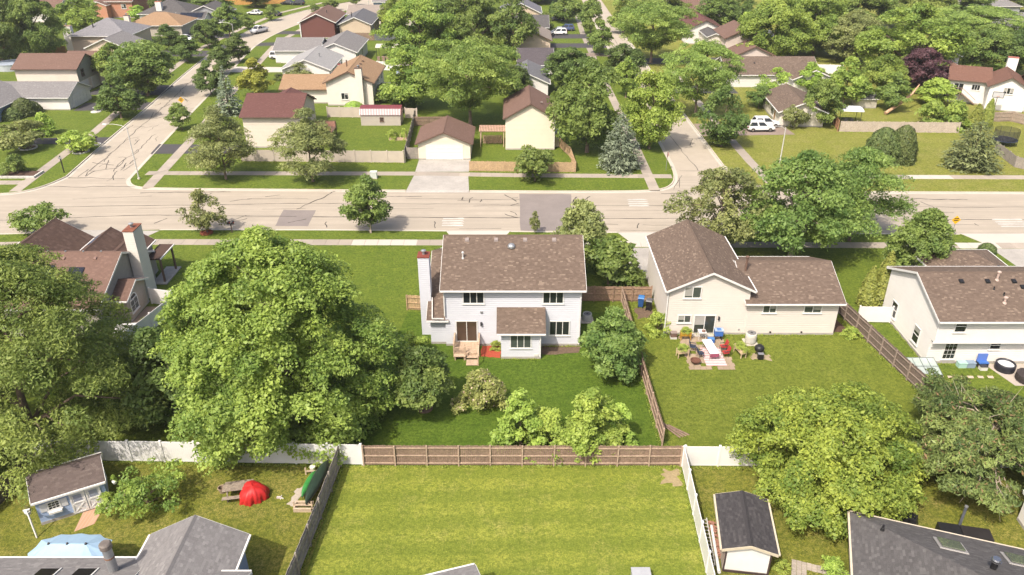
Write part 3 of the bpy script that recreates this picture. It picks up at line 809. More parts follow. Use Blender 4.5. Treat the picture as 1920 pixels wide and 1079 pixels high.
# ================================================================== TREES
BARK = wood((.17, .125, .095), .35, .9, 3)
BARK_PALE = wood((.34, .28, .22), .3, .9, 3)
LM = {
 'maple': leaf_mat('maple_leaves', (.056, .098, .013), (.146, .196, .026)),
 'mid': leaf_mat('tree_leaves', (.045, .082, .015), (.108, .152, .027)),
 'dark': leaf_mat('dark_leaves', (.030, .058, .012), (.074, .114, .022)),
 'locust': leaf_mat('feathery_leaves', (.058, .100, .016), (.140, .192, .034)),
 'bright': leaf_mat('bright_leaves', (.085, .150, .016), (.178, .250, .034)),
 'yellowgreen': leaf_mat('yellow_green_leaves', (.052, .098, .010), (.172, .222, .019)),
 'yellow': leaf_mat('yellow_leaves', (.145, .165, .02), (.28, .285, .03), k=1.15),
 'olive': leaf_mat('grey_green_leaves', (.068, .088, .026), (.140, .160, .048)),
 'spruce': leaf_mat('blue_spruce_needles', (.046, .068, .040), (.115, .142, .088), trans=.1),
 'fir': leaf_mat('fir_needles', (.026, .044, .014), (.115, .138, .048), trans=.1),
 'pine': leaf_mat('pine_needles', (.024, .044, .009), (.086, .118, .024), (.20, .13, .05), .06, trans=.12),
 'arbor': leaf_mat('arborvitae_foliage', (.062, .085, .010), (.135, .155, .020), trans=.12),
 'box': leaf_mat('clipped_shrub_leaves', (.024, .040, .009), (.060, .082, .018), trans=.12),
 'purple': leaf_mat('purple_leaves', (.022, .009, .012), (.055, .024, .027), trans=.15),
 'flower': leaf_mat('flowering_shrub_leaves', (.085, .105, .022), (.175, .190, .050), (.55, .42, .33), .08),
 'plant': leaf_mat('garden_plant_leaves', (.085, .13, .014), (.18, .22, .03)),
}
def leaves_mesh(name, P, N, S, tint, rng, aspect=.62, pick=None, along=None):
    """rhombic leaf faces: P centres, N normals, S sizes"""
    n = len(P)
    N = N / np.linalg.norm(N, axis=1, keepdims=True)
    A = rng.normal(size=(n, 3)) if along is None else along
    A = A - N * (A * N).sum(1, keepdims=True); A /= np.linalg.norm(A, axis=1, keepdims=True) + 1e-9
    B = np.cross(N, A)
    h = S[:, None] * .5
    V = np.empty((n, 4, 3)); V[:, 0] = P - A * h; V[:, 1] = P + B * h * aspect - N * h * .25; V[:, 2] = P + A * h; V[:, 3] = P - B * h * aspect - N * h * .25
    me = bpy.data.meshes.new(name)
    me.vertices.add(4 * n); me.vertices.foreach_set('co', V.reshape(-1).astype(np.float32))
    me.loops.add(4 * n); me.loops.foreach_set('vertex_index', np.arange(4 * n, dtype=np.int32))
    me.polygons.add(n); me.polygons.foreach_set('loop_start', np.arange(0, 4 * n, 4, dtype=np.int32)); me.polygons.foreach_set('loop_total', np.full(n, 4, dtype=np.int32))
    a = me.attributes.new('tint', 'FLOAT', 'FACE'); a.data.foreach_set('value', np.clip(tint, 0, 1).astype(np.float32))
    b = me.attributes.new('pick', 'FLOAT', 'FACE'); b.data.foreach_set('value', (rng.random(n) if pick is None else pick).astype(np.float32))
    me.update(); me.validate()
    return me

PROF = {
 'round': lambda t: np.sqrt(np.clip(1 - (2 * t - 1) ** 2, 0, 1)) ** .85,
 'broad': lambda t: np.clip(np.sin(np.pi * np.clip(t, 0, 1) ** .72), 0, 1) ** .6,
 'oval': lambda t: np.clip(np.sin(np.pi * np.clip(t, 0, 1) ** .62), 0, 1) ** .75,
 'droop': lambda t: np.clip(1 - t ** 2.4, 0, 1) ** .62 * (0.82 + .18 * np.clip(t * 5, 0, 1)),
 'maple': lambda t: np.clip(1 - t ** 2.5, 0, 1) ** .66 * (0.78 + .22 * np.clip(t * 3.5, 0, 1)),
 'umbrella': lambda t: np.clip(np.sin(np.pi * np.clip(t, 0, 1) ** 1.25), 0, 1) ** .55,
 'cone': lambda t: np.clip(1 - t, 0, 1) ** .8 * np.clip(t * 9 + .35, 0, 1),
 'dome': lambda t: np.clip(1 - t ** 2.2, 0, 1) ** .55,
 'spire': lambda t: np.clip(np.cos(t * np.pi / 2), 0, 1) ** .7,
}
def make_tree(seed, h, w, zb, prof='round', puffs=60, per=150, leaf=.3, pr=.16, droop=0.0, trunk_r=.16, flat=.8, lobes=.16, inner=.25, thin=.62, bark=None, up=.6, nlimb=8, twig=False, boughs=None, bvar=.085, tvar=.2):
    """returns (crown mesh, trunk mesh); crown = many uneven leafy clumps through the crown's volume"""
    rng = np.random.default_rng(seed); a = w / 2; f = PROF[prof]
    ph = rng.uniform(0, 6.28, 6)
    def lobe(th, t): return 1 + lobes * (np.sin(2 * th + ph[0] + 3 * t) * .5 + np.sin(3 * th + ph[1] - 4 * t) * .6 + np.sin(5 * th + ph[2] + 7 * t) * .45)
    # boughs first, then leafy clumps gathered along each bough, so that gaps open between them
    nb = boughs or max(7, puffs // 7)
    bt = rng.uniform(.03, .97, nb * 6); bt = bt[rng.random(len(bt)) < f(bt) * .85 + .15][:nb]; nb = len(bt)
    bth = (np.arange(nb) * 2.39996 + rng.normal(0, .35, nb)) % (2 * np.pi); br = rng.normal(1.0, bvar, nb)
    bi = rng.integers(0, nb, puffs); n = puffs; sp = .55 * np.sqrt(4.0 / nb)
    T = np.clip(bt[bi] + rng.normal(0, sp * .36, n), .01, .99)
    th = bth[bi] + rng.normal(0, sp, n) / np.clip(f(T), .35, 1)
    rr = np.where(rng.random(n) < inner, rng.uniform(.25, .75, n), rng.uniform(.80, 1.02, n)) * br[bi]
    rp = pr * w * rng.uniform(.6, 1.25, n)
    rad = np.clip(f(T) * a * lobe(th, T) * rr - rp * .35, 0, None)
    z = zb + T * (h - zb) - rp * .3
    C = np.stack([rad * np.cos(th), rad * np.sin(th), z], 1)
    ct = (rng.normal(.45, tvar, nb))[bi] + rng.normal(0, .12, n)
    P = []; N = []; Tn = []; S = []
    for i in range(n):
        m = max(12, int(per * (rp[i] / (pr * w)) ** 2 * 1.25))
        v = rng.normal(size=(m, 3)); v /= np.linalg.norm(v, axis=1, keepdims=True)
        v[:, 2] = np.where((v[:, 2] < -.1) & (rng.random(m) < .75), -v[:, 2], v[:, 2])
        r = rng.uniform(.25, 1.12, m) ** .5
        out = np.array([np.cos(th[i]), np.sin(th[i]), 0.0])
        q = v * r[:, None] * rp[i]
        q[:, 2] *= flat
        if droop:
            s = (q @ out) + rp[i] * .3
            q += out * (np.clip(s, 0, None) * .35)[:, None]; q[:, 2] -= np.clip(s, 0, None) * droop
        p = C[i] + q
        nn = v * .6 + np.array([0, 0, up + .15]) + out * .25 + rng.normal(size=(m, 3)) * .72
        P.append(p); N.append(nn); Tn.append(ct[i] + rng.normal(0, .17, m) + .10 * v[:, 2] * 0); S.append(leaf * np.clip(rng.lognormal(0, .38, m), .45, 2.2))
    P = np.concatenate(P); N = np.concatenate(N); Tn = np.concatenate(Tn); S = np.concatenate(S)
    P[:, 2] = np.maximum(P[:, 2], .05)
    crown = leaves_mesh('crown', P, N, S, Tn, rng, thin)
    # trunk with limbs reaching into the clumps
    m = MB(); top = zb + (h - zb) * .62; k = 6; bend = rng.normal(0, .012 * h, (k + 1, 2)); bend[0] = 0
    tp = [(bend[j][0] * j / k, bend[j][1] * j / k, -.15 + (top + .15) * j / k) for j in range(k + 1)]
    m.tube(tp, [trunk_r * 1.35 if j == 0 else trunk_r * (1 - .78 * j / k) for j in range(k + 1)], 8)
    for i in rng.permutation(n)[:nlimb]:
        zs = min(top * .95, max(zb * .75 + .1, C[i][2] - rng.uniform(.25, .5) * np.hypot(C[i][0], C[i][1]) - .3)); j = zs / top
        st = Vector((tp[int(j * k)][0], tp[int(j * k)][1], zs)); en = Vector(C[i]) * 1.0; md = (st + en) / 2 + Vector((0, 0, .12 * (en - st).length * (1 if droop == 0 else 1.6)))
        r0 = trunk_r * (.5 if not twig else .34)
        m.tube([st, md, en], [r0, r0 * .55, r0 * .18], 5, False)
        if twig:
            for _ in range(3):
                e2 = en + Vector(rng.normal(0, rp[i] * .9, 3)); m.tube([md.lerp(en, .5), e2], [r0 * .32, r0 * .08], 4, False)
    return crown, m.mesh('trunk', True)

def make_conifer(seed, h, w, zb=.15, levels=16, arms=11, leaf=.42, per=16, droop=.28, curve=.9, trunk_r=.14):
    rng = np.random.default_rng(seed); P = []; N = []; T = []; S = []; A = []
    for l in range(levels):
        t = (l + .3) / levels; z = zb + (h - zb) * t ** .92; Rr = w / 2 * (1 - t) ** curve * (1 if l else .85) + .05
        na = max(4, int(arms * (1 - t * .65)))
        for k in range(na):
            th = 2 * np.pi * (k + rng.uniform(-.35, .35)) / na + l * 1.7; L = Rr * rng.uniform(.72, 1.12); d = np.array([np.cos(th), np.sin(th), 0]); side = np.array([-d[1], d[0], 0])
            m = max(5, int(per * (L / (w / 2)) + 5)); s = rng.uniform(.12, 1, m) ** .75; wd = .26 * L * (1 - s * .55) + .05
            lat = rng.uniform(-1, 1, m) * wd
            p = d * (s * L)[:, None] + side * lat[:, None]; p[:, 2] = z - droop * L * s ** 1.4 + .12 * L * np.clip(s - .75, 0, 1) * 2 + rng.normal(0, .05, m) - np.abs(lat) * .25
            P.append(p); N.append(np.array([0, 0, 1.0]) + d * .25 + rng.normal(size=(m, 3)) * .38); A.append(d + side * np.sign(lat)[:, None] * .7 + rng.normal(size=(m, 3)) * .2)
            ct = rng.normal(.45, .13); T.append(ct + .28 * (s - .55) + rng.normal(0, .13, m)); S.append(leaf * rng.uniform(.7, 1.3, m) * (1.1 - .4 * t))
    m = 40; P.append(np.stack([rng.normal(0, .04, m), rng.normal(0, .04, m), rng.uniform(h * .9, h, m)], 1)); N.append(rng.normal(size=(m, 3)) + [0, 0, .4]); A.append(rng.normal(size=(m, 3)) * .3 + [0, 0, 1]); T.append(np.full(m, .6)); S.append(np.full(m, leaf * .6))
    crown = leaves_mesh('crown', np.concatenate(P), np.concatenate(N), np.concatenate(S), np.concatenate(T), rng, .42, None, np.concatenate(A))
    return crown, MB().tube([(0, 0, -.1), (0, 0, h * .5), (0, 0, h * .97)], [trunk_r, trunk_r * .6, .02], 8).mesh('trunk', True)

def make_hedge(seed, h, w, prof='dome', leaf=.16, n=5000, lump=.10, vertical=False, zb=0.02, dep=None):
    """dense clipped shrub or arborvitae: foliage on a lumpy surface over a dark inside"""
    rng = np.random.default_rng(seed); f = PROF[prof]; a = w / 2
    t = rng.random(n * 3); t = t[rng.random(len(t)) < f(t) * .9 + .1][:n]; n = len(t); th = rng.uniform(0, 2 * np.pi, n)
    k = 1 + lump * (np.sin(5 * th + 9 * t) * .5 + np.sin(9 * th - 13 * t + 1) * .5 + np.sin(3 * th + 4) * .6)
    r = f(t) * a * k * np.where(rng.random(n) < .3, rng.uniform(.55, .9, n), rng.uniform(.9, 1.02, n)); z = zb + t * (h - zb)
    P = np.stack([r * np.cos(th), r * np.sin(th) * (1 if dep is None else dep / w), z], 1)
    out = np.stack([np.cos(th), np.sin(th), .25 + t * 1.1], 1)
    N = out + rng.normal(size=(n, 3)) * .5
    A = None if not vertical else np.array([0, 0, 1.0]) + rng.normal(size=(n, 3)) * .25
    crown = leaves_mesh('foliage', P, N, leaf * rng.uniform(.6, 1.4, n), .45 + .18 * np.sin(7 * th + 11 * t) + rng.normal(0, .17, n), rng, .6, None, A)
    return crown, MB().tube([(0, 0, -.1), (0, 0, h * .6)], [.09, .04], 6).mesh('stem', True)

PROTO = {}
def proto(kind, i=0):
    """shared crown and trunk meshes per kind of tree: (crown, trunk, height, width)"""
    key = (kind, i)
    if key in PROTO: return PROTO[key]
    s = sum(map(ord, kind)) * 7 + i * 101
    if kind == 'shade': h, w = 11, 9.5; c, t = make_tree(s, h, w, 1.8, 'broad', 170, 125, .33, .105, .12, .24, inner=.32, boughs=32)
    elif kind == 'grand': h, w = 15, 16; c, t = make_tree(s, h, w, 2.0, 'broad', 360, 125, .36, .072, .14, .34, inner=.34, boughs=60, bvar=.07, nlimb=14)
    elif kind == 'grand_locust': h, w = 13.5, 16; c, t = make_tree(s, h, w, 3.4, 'umbrella', 330, 115, .34, .075, .10, .28, flat=.5, lobes=.16, thin=.4, inner=.32, boughs=60, nlimb=14)
    elif kind == 'locust': h, w = 10, 11; c, t = make_tree(s, h, w, 2.8, 'umbrella', 170, 110, .30, .105, .10, .2, inner=.3, boughs=34, flat=.45, lobes=.22, thin=.4, nlimb=10)
    elif kind == 'street': h, w = 6.2, 4.6; c, t = make_tree(s, h, w, 1.3, 'oval', 95, 115, .25, .135, .05, .11, nlimb=6, inner=.32, boughs=20)
    elif kind == 'feathery': h, w = 9, 7.5; c, t = make_tree(s, h, w, 1.5, 'oval', 170, 100, .25, .10, .18, .14, flat=.6, lobes=.12, thin=.38, nlimb=12, inner=.36, boughs=60, bvar=.05)
    elif kind == 'loose': h, w = 6.5, 6; c, t = make_tree(s, h, w, 1.3, 'broad', 60, 75, .28, .125, .15, .11, lobes=.28, inner=.3, nlimb=10, twig=True)
    elif kind == 'small': h, w = 3.8, 3.4; c, t = make_tree(s, h, w, .7, 'oval', 42, 85, .22, .16, .05, .07, nlimb=6)
    elif kind == 'shrub': h, w = 2.0, 2.8; c, t = make_tree(s, h, w, .1, 'dome', 42, 90, .18, .16, .05, .06, nlimb=4)
    elif kind == 'spruce': h, w = 9, 5.2; c, t = make_conifer(s, h, w, .25, 18, 12, .46, 20)
    elif kind == 'fir': h, w = 5.2, 5.6; c, t = make_conifer(s, h, w, .1, 18, 17, .34, 30, .20, .48)
    elif kind == 'domed': h, w = 4.6, 4.6; c, t = make_hedge(s, h, w, 'dome', .24, 7500, .12, True)
    elif kind == 'arbor': h, w = 4.2, 1.3; c, t = make_hedge(s, h, w, 'spire', .20, 3000, .12, True)
    elif kind == 'clipped': h, w = 1.6, 2.2; c, t = make_hedge(s, h, w, 'dome', .15, 3200, .06)
    c.materials.append(LM['mid']); t.materials.append(BARK)
    PROTO[key] = (c, t, h, w); return PROTO[key]

def plant(kind, x, y, h, wd, leaf, label, cat='tree', name=None, i=0, group=None, bark=None, meshes=None, rz=None, parts=('crown', 'trunk')):
    c, t, h0, w0 = meshes or proto({'shade': 'grand', 'locust': 'grand_locust'}.get(kind, kind) if wd > 11.8 else kind, i)
    n = name or {'shade': 'shade_tree', 'feathery': 'honey_locust', 'locust': 'honey_locust', 'street': 'street_tree', 'loose': 'open_crowned_tree', 'small': 'small_tree', 'shrub': 'shrub', 'spruce': 'spruce_tree', 'fir': 'spruce_tree', 'domed': 'domed_evergreen', 'arbor': 'arborvitae', 'clipped': 'clipped_shrub'}[kind]
    r = thing(n, label, cat, (x, y, 0), 0, group)
    a = rnd.uniform(0, 6.28) if rz is None else rz
    for nm, me, mt in ((parts[0], c, LM[leaf]), (parts[1], t, bark or BARK)):
        if not me.materials: me.materials.append(mt)
        o = obj(nm, me, r); o.scale = (wd / w0, wd / w0, h / h0); o.rotation_euler = (0, 0, a)
        o.material_slots[0].link = 'OBJECT'; o.material_slots[0].material = mt
    return r

# ================================================================== HOUSES
VENTC = paint((.30, .25, .23), .6, .2)
# --- the pale blue house in the middle
H = House('detached_house', 'pale blue sided two-storey house with taupe shingle roof behind the wooden deck', 'house', 0, 64)
H.block(-5.95, 6.15, 59.43, 70.1, 5.95, 'x', .47, S_BLUEWHITE, SH_TAUPE, .4, .33)
H.block(-7.35, -5.93, 59.75, 74.0, 2.72, 'x', .44, S_BLUEWHITE, SH_TAUPE, .4, .3, gutter=True)
H.win('S', 59.43, -3.39, 4.47, 1.76, 1.10, 3, blind=False); H.win('S', 59.43, 3.62, 4.47, 1.72, 1.10, 3, blind=False); H.win('S', 59.43, 4.25, 1.18, 1.71, 1.37, 3, blind=False)
d = H.win('S', 59.43, -4.07, .53, 1.80, 2.03, 2, sill=False, name='sliding_door', blind=False, pane=glass((.06, .038, .026)))
# shed-roofed dining bump-out
b = MB(); b.extrude([(57.3 - 64, 0), (59.43 - 64, 0), (59.43 - 64, 3.86), (57.3 - 64, 2.80)], -.95, 2.55, 'x'); H.part(b, 'bay_wall', S_BLUEWHITE)
H.part(MB().box(-.97, 2.57, 57.28 - 64, 59.43 - 64, -.1, .22), 'foundation', DRIVEC)
b = MB(); q = [Vector(v) for v in ((-1.35, 56.95 - 64, 2.80), (2.95, 56.95 - 64, 2.80), (2.95, 59.43 - 64, 4.03), (-1.35, 59.43 - 64, 4.03))]
b.quad(*q, [(0, 0), (4.3, 0), (4.3, 2.77), (0, 2.77)]); dn = Vector((0, 0, -.15)); b.quad(*[v + dn for v in q[::-1]])
for i in range(4): b.quad(q[i] + dn, q[(i + 1) % 4] + dn, q[(i + 1) % 4], q[i])
H.part(b, 'bay_roof', SH_TAUPE)
H.part(MB().box(-1.33, 2.93, 56.83 - 64, 56.945 - 64, 2.66, 2.78), 'gutter', WHITE)
H.win('S', 57.3, .76, 1.18, 1.73, 1.38, 3, pane=GLASS2, blind=False)
H.chimney(-7.85, 61.9, 1.0, 1.15, 0, 7.95, S_BLUEWHITE, paint((.24, .06, .04), .7, .3))
for x in (-4.1, -1.45, 1.2, 3.85): H.vent(x, 64.2, 8.33, .42, VENTC, .47)
H.vent(-6.6, 66.0, 5.6, .36, VENTC, .44)
H.pipe(-4.4, 62.3, 7.45, .5, .07, paint((.62, .62, .60), .4, .1), True)
H.part(MB().lathe([(.36, 8.0), (.34, 8.16), (.24, 8.30), (.08, 8.36)], 14, (-.05, -.55)), 'turbine_vent', GALV)
H.downspout(6.05, 59.33, 5.7, .25); H.downspout(2.48, 57.22, 2.6, .2); H.downspout(-5.98, 59.28, 5.7, 3.2)
H.part(MB().bar((-7.1, -4.75, 2.95), (-6.05, -4.82, 2.98), .08), 'downspout', WHITE); H.part(MB().bar((-7.1, -4.75, 2.96), (-7.25, -2.6, 3.9), .07), 'downspout', WHITE)
H.box('light_fixture', DARKMETAL, -2.84, -2.66, 59.26, 59.43, 2.18, 2.5); H.box('exhaust_vent', GALV, -2.82, -2.6, 59.36, 59.43, 3.42, 3.60); H.box('crawl_vent', OFFWHITE, 1.95, 2.35, 57.25, 57.3, .25, .5)

# --- wooden deck
t = thing('deck', 'weathered wooden deck with steps and side rails at the sliding door', 'deck', (-4.1, 58, 0))
def bx(name, mat, *b): return MB().box(*b).build(name, mat, t)
pl = MB()
for i in range(17): x = -1.02 + i * .125; pl.box(x, x + .115, -.5, 1.4, .42, .46)
for i in range(8): x = .1 + i * .125; pl.box(x, x + .115, -.95, -.52, .21, .25); pl.box(x, x + .115, -1.85, -.98, .05, .09)
pl.build('deck_boards', DECKWOOD, t)['kind'] = 'stuff'
bx('fascia_board', DECKWOOD, -1.02, 1.08, -.53, -.5, .1, .41); bx('fascia_board', DECKWOOD, 1.085, 1.11, -.5, 1.4, .06, .41)
for x, y in ((-1.05, -.45), (-1.05, .4), (-1.05, 1.3), (-.05, -.45), (1.15, -.45), (1.15, 1.3), (1.15, -1.8), (.0, -.9)):
    bx('post', DECKWOOD, x - .045, x + .045, y - .045, y + .045, 0, 1.35 if y > -1 else 1.0)
for x in (-1.05, 1.15): bx('handrail', DECKWOOD, x - .06, x + .06, -.5, 1.4, 1.355, 1.395)
MB().bar((1.15, -.45, 1.30), (1.15, -1.8, .95), .1, .05).build('handrail', DECKWOOD, t)
sp = MB()
for x in (-1.05, 1.15):
    for k in range(14): y = -.38 + k * .125; sp.box(x - .02, x + .02, y, y + .035, .47, 1.35)
for k in range(9): sp.box(-.96 + k * .1, -.93 + k * .1, -.47, -.43, .47, .95)
sp.build('balusters', DECKWOOD, t)['kind'] = 'stuff'
bx('bench_seat', DECKWOOD, -1.0, .0, -1.05, -.56, .40, .45); bx('bench_leg', DECKWOOD, -.95, -.86, -1.0, -.6, 0, .398); bx('bench_leg', DECKWOOD, -.14, -.05, -1.0, -.6, 0, .398); bx('rail', DECKWOOD, -1.0, -.1, -.49, -.41, .955, .995)

# --- beige house to the right
H = House('detached_house', 'beige sided split-level house with front-facing gable behind the cluttered patio', 'house', 20, 66)
H.block(14.25, 21.6, 61.35, 72.6, 4.78, 'y', .47, S_BEIGE, SH_TAUPE, .35, .35)
H.block(21.58, 29.85, 61.3, 70.2, 3.55, 'x', .40, S_BEIGE, SH_TAUPE, .42, .4)
H.win('S', 61.35, 16.35, 3.94, 1.42, 1.06, 2, pane=GLASS2); H.win('S', 61.35, 15.87, 1.35, 1.11, .69, 2, pane=GLASS2)
H.win('S', 61.35, 17.77, .10, 1.85, 1.93, 2, sill=False, name='sliding_door', pane=glass((.03, .035, .03)))
H.win('S', 61.3, 23.55, 2.42, 1.14, .76, 2, pane=GLASS2); H.win('S', 61.3, 27.50, 2.42, 1.51, .76, 2, pane=GLASS2)
H.pipe(21.9, 64.6, 4.9, 1.5, .11, BROWNTRIM, True)
H.downspout(14.12, 61.25, 4.6, .15); H.box('light_fixture', DARKMETAL, 18.95, 19.1, 61.2, 61.35, 1.6, 1.95)
H.box('outlet', GALV, 21.0, 21.1, 61.3, 61.35, .5, .65); H.box('hose_bib', BLACK, 23.9, 24.05, 61.22, 61.3, .25, .37); H.box('hose_bib', BLACK, 26.8, 26.95, 61.22, 61.3, .25, .37)
H.box('step', NEWC, 16.7, 18.9, 60.9, 61.33, .0, .12)
H.garage_door('N', 72.6, 17.5, 4.8)

# --- white house on the right edge
H = House('detached_house', 'white sided two-storey house with brown roof and cantilevered upper floor on the right edge', 'house', 44, 60)
H.block(36.15, 56, 56.1, 65.6, 4.75, 'x', .40, S_WHITE, SH_TAUPE, .4, .3, z0=2.45, found=False)
W = MB().box(36.15 - 44, 12, 56.6 - 60, 65.58 - 60, 0, 2.46); H.part(W, 'wall', S_WHITE); H.box('foundation', DRIVEC, 36.1, 56, 56.55, 65.6, -.1, .22)
H.box('trim_board', WHITE, 36.0, 56, 56.02, 56.098, 2.36, 2.5)
H.win('S', 56.1, 38.02, 3.55, .9, 1.04, 1, 1); H.win('S', 56.6, 38.07, .5, 1.01, 1.71, 1, 4); H.win('S', 56.6, 41.86, 1.5, .84, .71, 1, 1)
H.win('W', 36.15, 58.9, .75, 1.0, 1.5, 1, 1); H.win('W', 36.15, 63.4, .75, 1.0, 1.5, 1, 1)
for x, y in ((39.3, 59.8), (41.6, 59.8), (43.9, 59.8), (44.4, 59.2)): H.vent(x, y, 4.75 + .4 * (y - 56.1) + .16, .42, BLACK, .4)
for x, y in ((41.8, 59.0), (42.4, 58.4)): H.pipe(x, y, 4.75 + .4 * (y - 56.1) + .16, .25, .06, BLACK)
for x, y, hh in ((42.5, 60.0, .7), (42.1, 57.6, .45)): H.pipe(x, y, 4.75 + .4 * (y - 56.1) + .16, hh, .1, paint((.55, .42, .36), .5, .2), True)
H.block(42.2, 49.5, 65.62, 73.0, 3.0, 'hip', .42, S_WHITE, SH_TAUPE, .4)
H.vent(47.6, 67.6, 3.85, .4, BLACK, .3)

# --- brown tiled house on the left
H = House('detached_house', 'stucco house with brown tile roof, black roof panels and tall siding chimney', 'house', -43, 67)
H.block(-56, -37.7, 61.0, 72.6, 3.15, 'x', .45, STUCCO, SH_BROWN, .4, .3)
H.block(-52.6, -44.3, 66.9, 75.4, 2.9, 'y', .62, STUCCO, SH_TILE, .35, .35)
H.block(-44.2, -40.8, 67.0, 74.9, 3.6, 'y', .62, STUCCO, SH_TILE, .3, .3)
H.block(-40.9, -38.2, 67.1, 74.4, 3.6, 'y', .62, STUCCO, SH_TILE, .3, .3)
H.block(-39.6, -36.35, 63.5, 67.6, 2.55, 'x', .45, paint((.46, .40, .335), .85, .1, 3), SH_BROWN, .35, .3)
f = H.win('E', -36.35, 64.8, .75, 1.35, 1.15, 2, 2)
ar = MB(); n = 10
for k in range(n):
    a0, a1 = math.pi * k / n, math.pi * (k + 1) / n
    ar.add([(65.0 - .2 + .68 * math.cos(a0) * 1.0, 0, 2.0 + .5 * math.sin(a0)), (64.8 + .68 * math.cos(a1), 0, 2.0 + .5 * math.sin(a1)), (64.8 + .56 * math.cos(a1), 0, 2.0 + .4 * math.sin(a1)), (64.8 + .56 * math.cos(a0), 0, 2.0 + .4 * math.sin(a0)),
            (64.8 + .68 * math.cos(a0), .06, 2.0 + .5 * math.sin(a0)), (64.8 + .68 * math.cos(a1), .06, 2.0 + .5 * math.sin(a1)), (64.8 + .56 * math.cos(a1), .06, 2.0 + .4 * math.sin(a1)), (64.8 + .56 * math.cos(a0), .06, 2.0 + .4 * math.sin(a0))], [(4, 5, 6, 7), (0, 1, 5, 4), (3, 7, 6, 2)])
o = H.part(H._map('E', -36.35, ar), 'arched_window', WHITE)
pa = MB(); pa.poly([(64.8 + .56 * math.cos(math.pi * k / n), .02, 2.0 + .4 * math.sin(math.pi * k / n)) for k in range(n + 1)]); H.part(H._map('E', -36.35, pa), 'pane', GLASS, o)
H.chimney(-37.1, 69.2, 1.0, 1.9, 0, 7.35, siding((.72, .68, .62)), paint((.25, .09, .05), .7, .3))
SOLAR = paint((.012, .014, .024), .25, .2, 3, .5)
def on(x, y, ze, p, y0): return (x, y, ze + p * (y - y0) + .16)
for x0, x1, y0, y1 in ((-41.6, -40.2, 62.6, 65.0), (-44.6, -43.1, 62.9, 65.2), (-48, -46.5, 62.6, 65.0)):
    H.panels('roof_panel', SOLAR, [on(x0, y0, 3.15, .45, 61.0), on(x1, y0, 3.15, .45, 61.0), on(x1, y1, 3.15, .45, 61.0), on(x0, y1, 3.15, .45, 61.0)], .05)
H.panels('roof_panel', SOLAR, [on(-39.5, 63.6, 2.55, .45, 63.5), on(-38.2, 63.6, 2.55, .45, 63.5), on(-38.2, 65.3, 2.55, .45, 63.5), on(-39.5, 65.3, 2.55, .45, 63.5)], .04)
for x in (-39.6, -42.6, -45.6): H.vent(x, 66.0, 5.55, .36, paint((.24, .15, .12), .6, .2), .45)
for k in range(9): H.box('ridge_bracket', GALV, -53 + k * 1.7, -52.86 + k * 1.7, 66.72, 66.88, 5.93, 6.02)
tp = MB(); tp.quad((.55, 5.6, 4.72), (-.9, 5.2, 4.02), (-.8, 7.3, 4.05), (.5, 7.5, 4.76)); H.part(tp, 'tarpaulin', paint((.05, .09, .16), .5, .3, 5))
H.box('porch_roof', SH_TILE, -37.7, -36.2, 71.4, 75.0, 2.75, 2.9); H.box('porch_gutter', WHITE, -36.195, -36.1, 71.4, 75.0, 2.78, 2.91); H.box('porch_post', BROWNTRIM, -36.45, -36.28, 71.6, 71.77, 0, 2.75); H.box('porch_post', BROWNTRIM, -36.45, -36.28, 74.6, 74.77, 0, 2.75); H.box('porch_floor', DRIVEC, -37.6, -36.0, 71.2, 75.2, -.1, .12)

# --- grey hip and gable house at the bottom left
H = House('detached_house', 'blue sided house with grey shingle roof and metal flue in the bottom left corner', 'house', -22, 29)
H.block(-21.3, -16.1, 22.0, 33.5, 3.05, 'y', .52, S_BLUE, SH_GREY, .35, .3)
H.block(-37, -21.25, 23.0, 31.6, 2.95, 'x', .36, S_BLUE, SH_GREY, .45, .3)
H.block(-18.0, -15.0, 27.4, 30.4, 3.35, 'x', .5, S_BLUE, SH_GREY, .3, .35)
SKY_G = paint((.02, .018, .018), .15, .2, 3)
for x0 in (-26.5, -24.4):
    H.panels('skylight', SKY_G, [(x0, 31.0 - .2, 3.33), (x0 + 1.05, 30.8, 3.33), (x0 + .3 + .75, 29.2, 3.33 + .36 * 1.6), (x0, 29.2, 3.33 + .36 * 1.6)], .06)
    H.panels('skylight_frame', WHITE, [(x0 + 1.07, 30.85, 3.31), (x0 + 1.14, 30.85, 3.31), (x0 + 1.14, 29.15, 3.31 + .36 * 1.7), (x0 + 1.07, 29.15, 3.31 + .36 * 1.7)], .08)
fl = MB().lathe([(.26, 3.2), (.26, 5.2)], 16, (-.35, 1.7)); o = H.part(fl, 'flue', GALV); H.part(MB().lathe([(.33, 5.2), (.33, 5.48), (.26, 5.56)], 16, (-.35, 1.7)), 'flue_cap', paint((.20, .17, .15), .5, .3), o); H.part(MB().lathe([(.27, 4.45), (.27, 4.56)], 16, (-.35, 1.7)), 'flue_band', paint((.3, .16, .1), .6, .2), o)
H.win('E', -16.1, 31.6, .9, 1.2, 1.5, 1, 1)

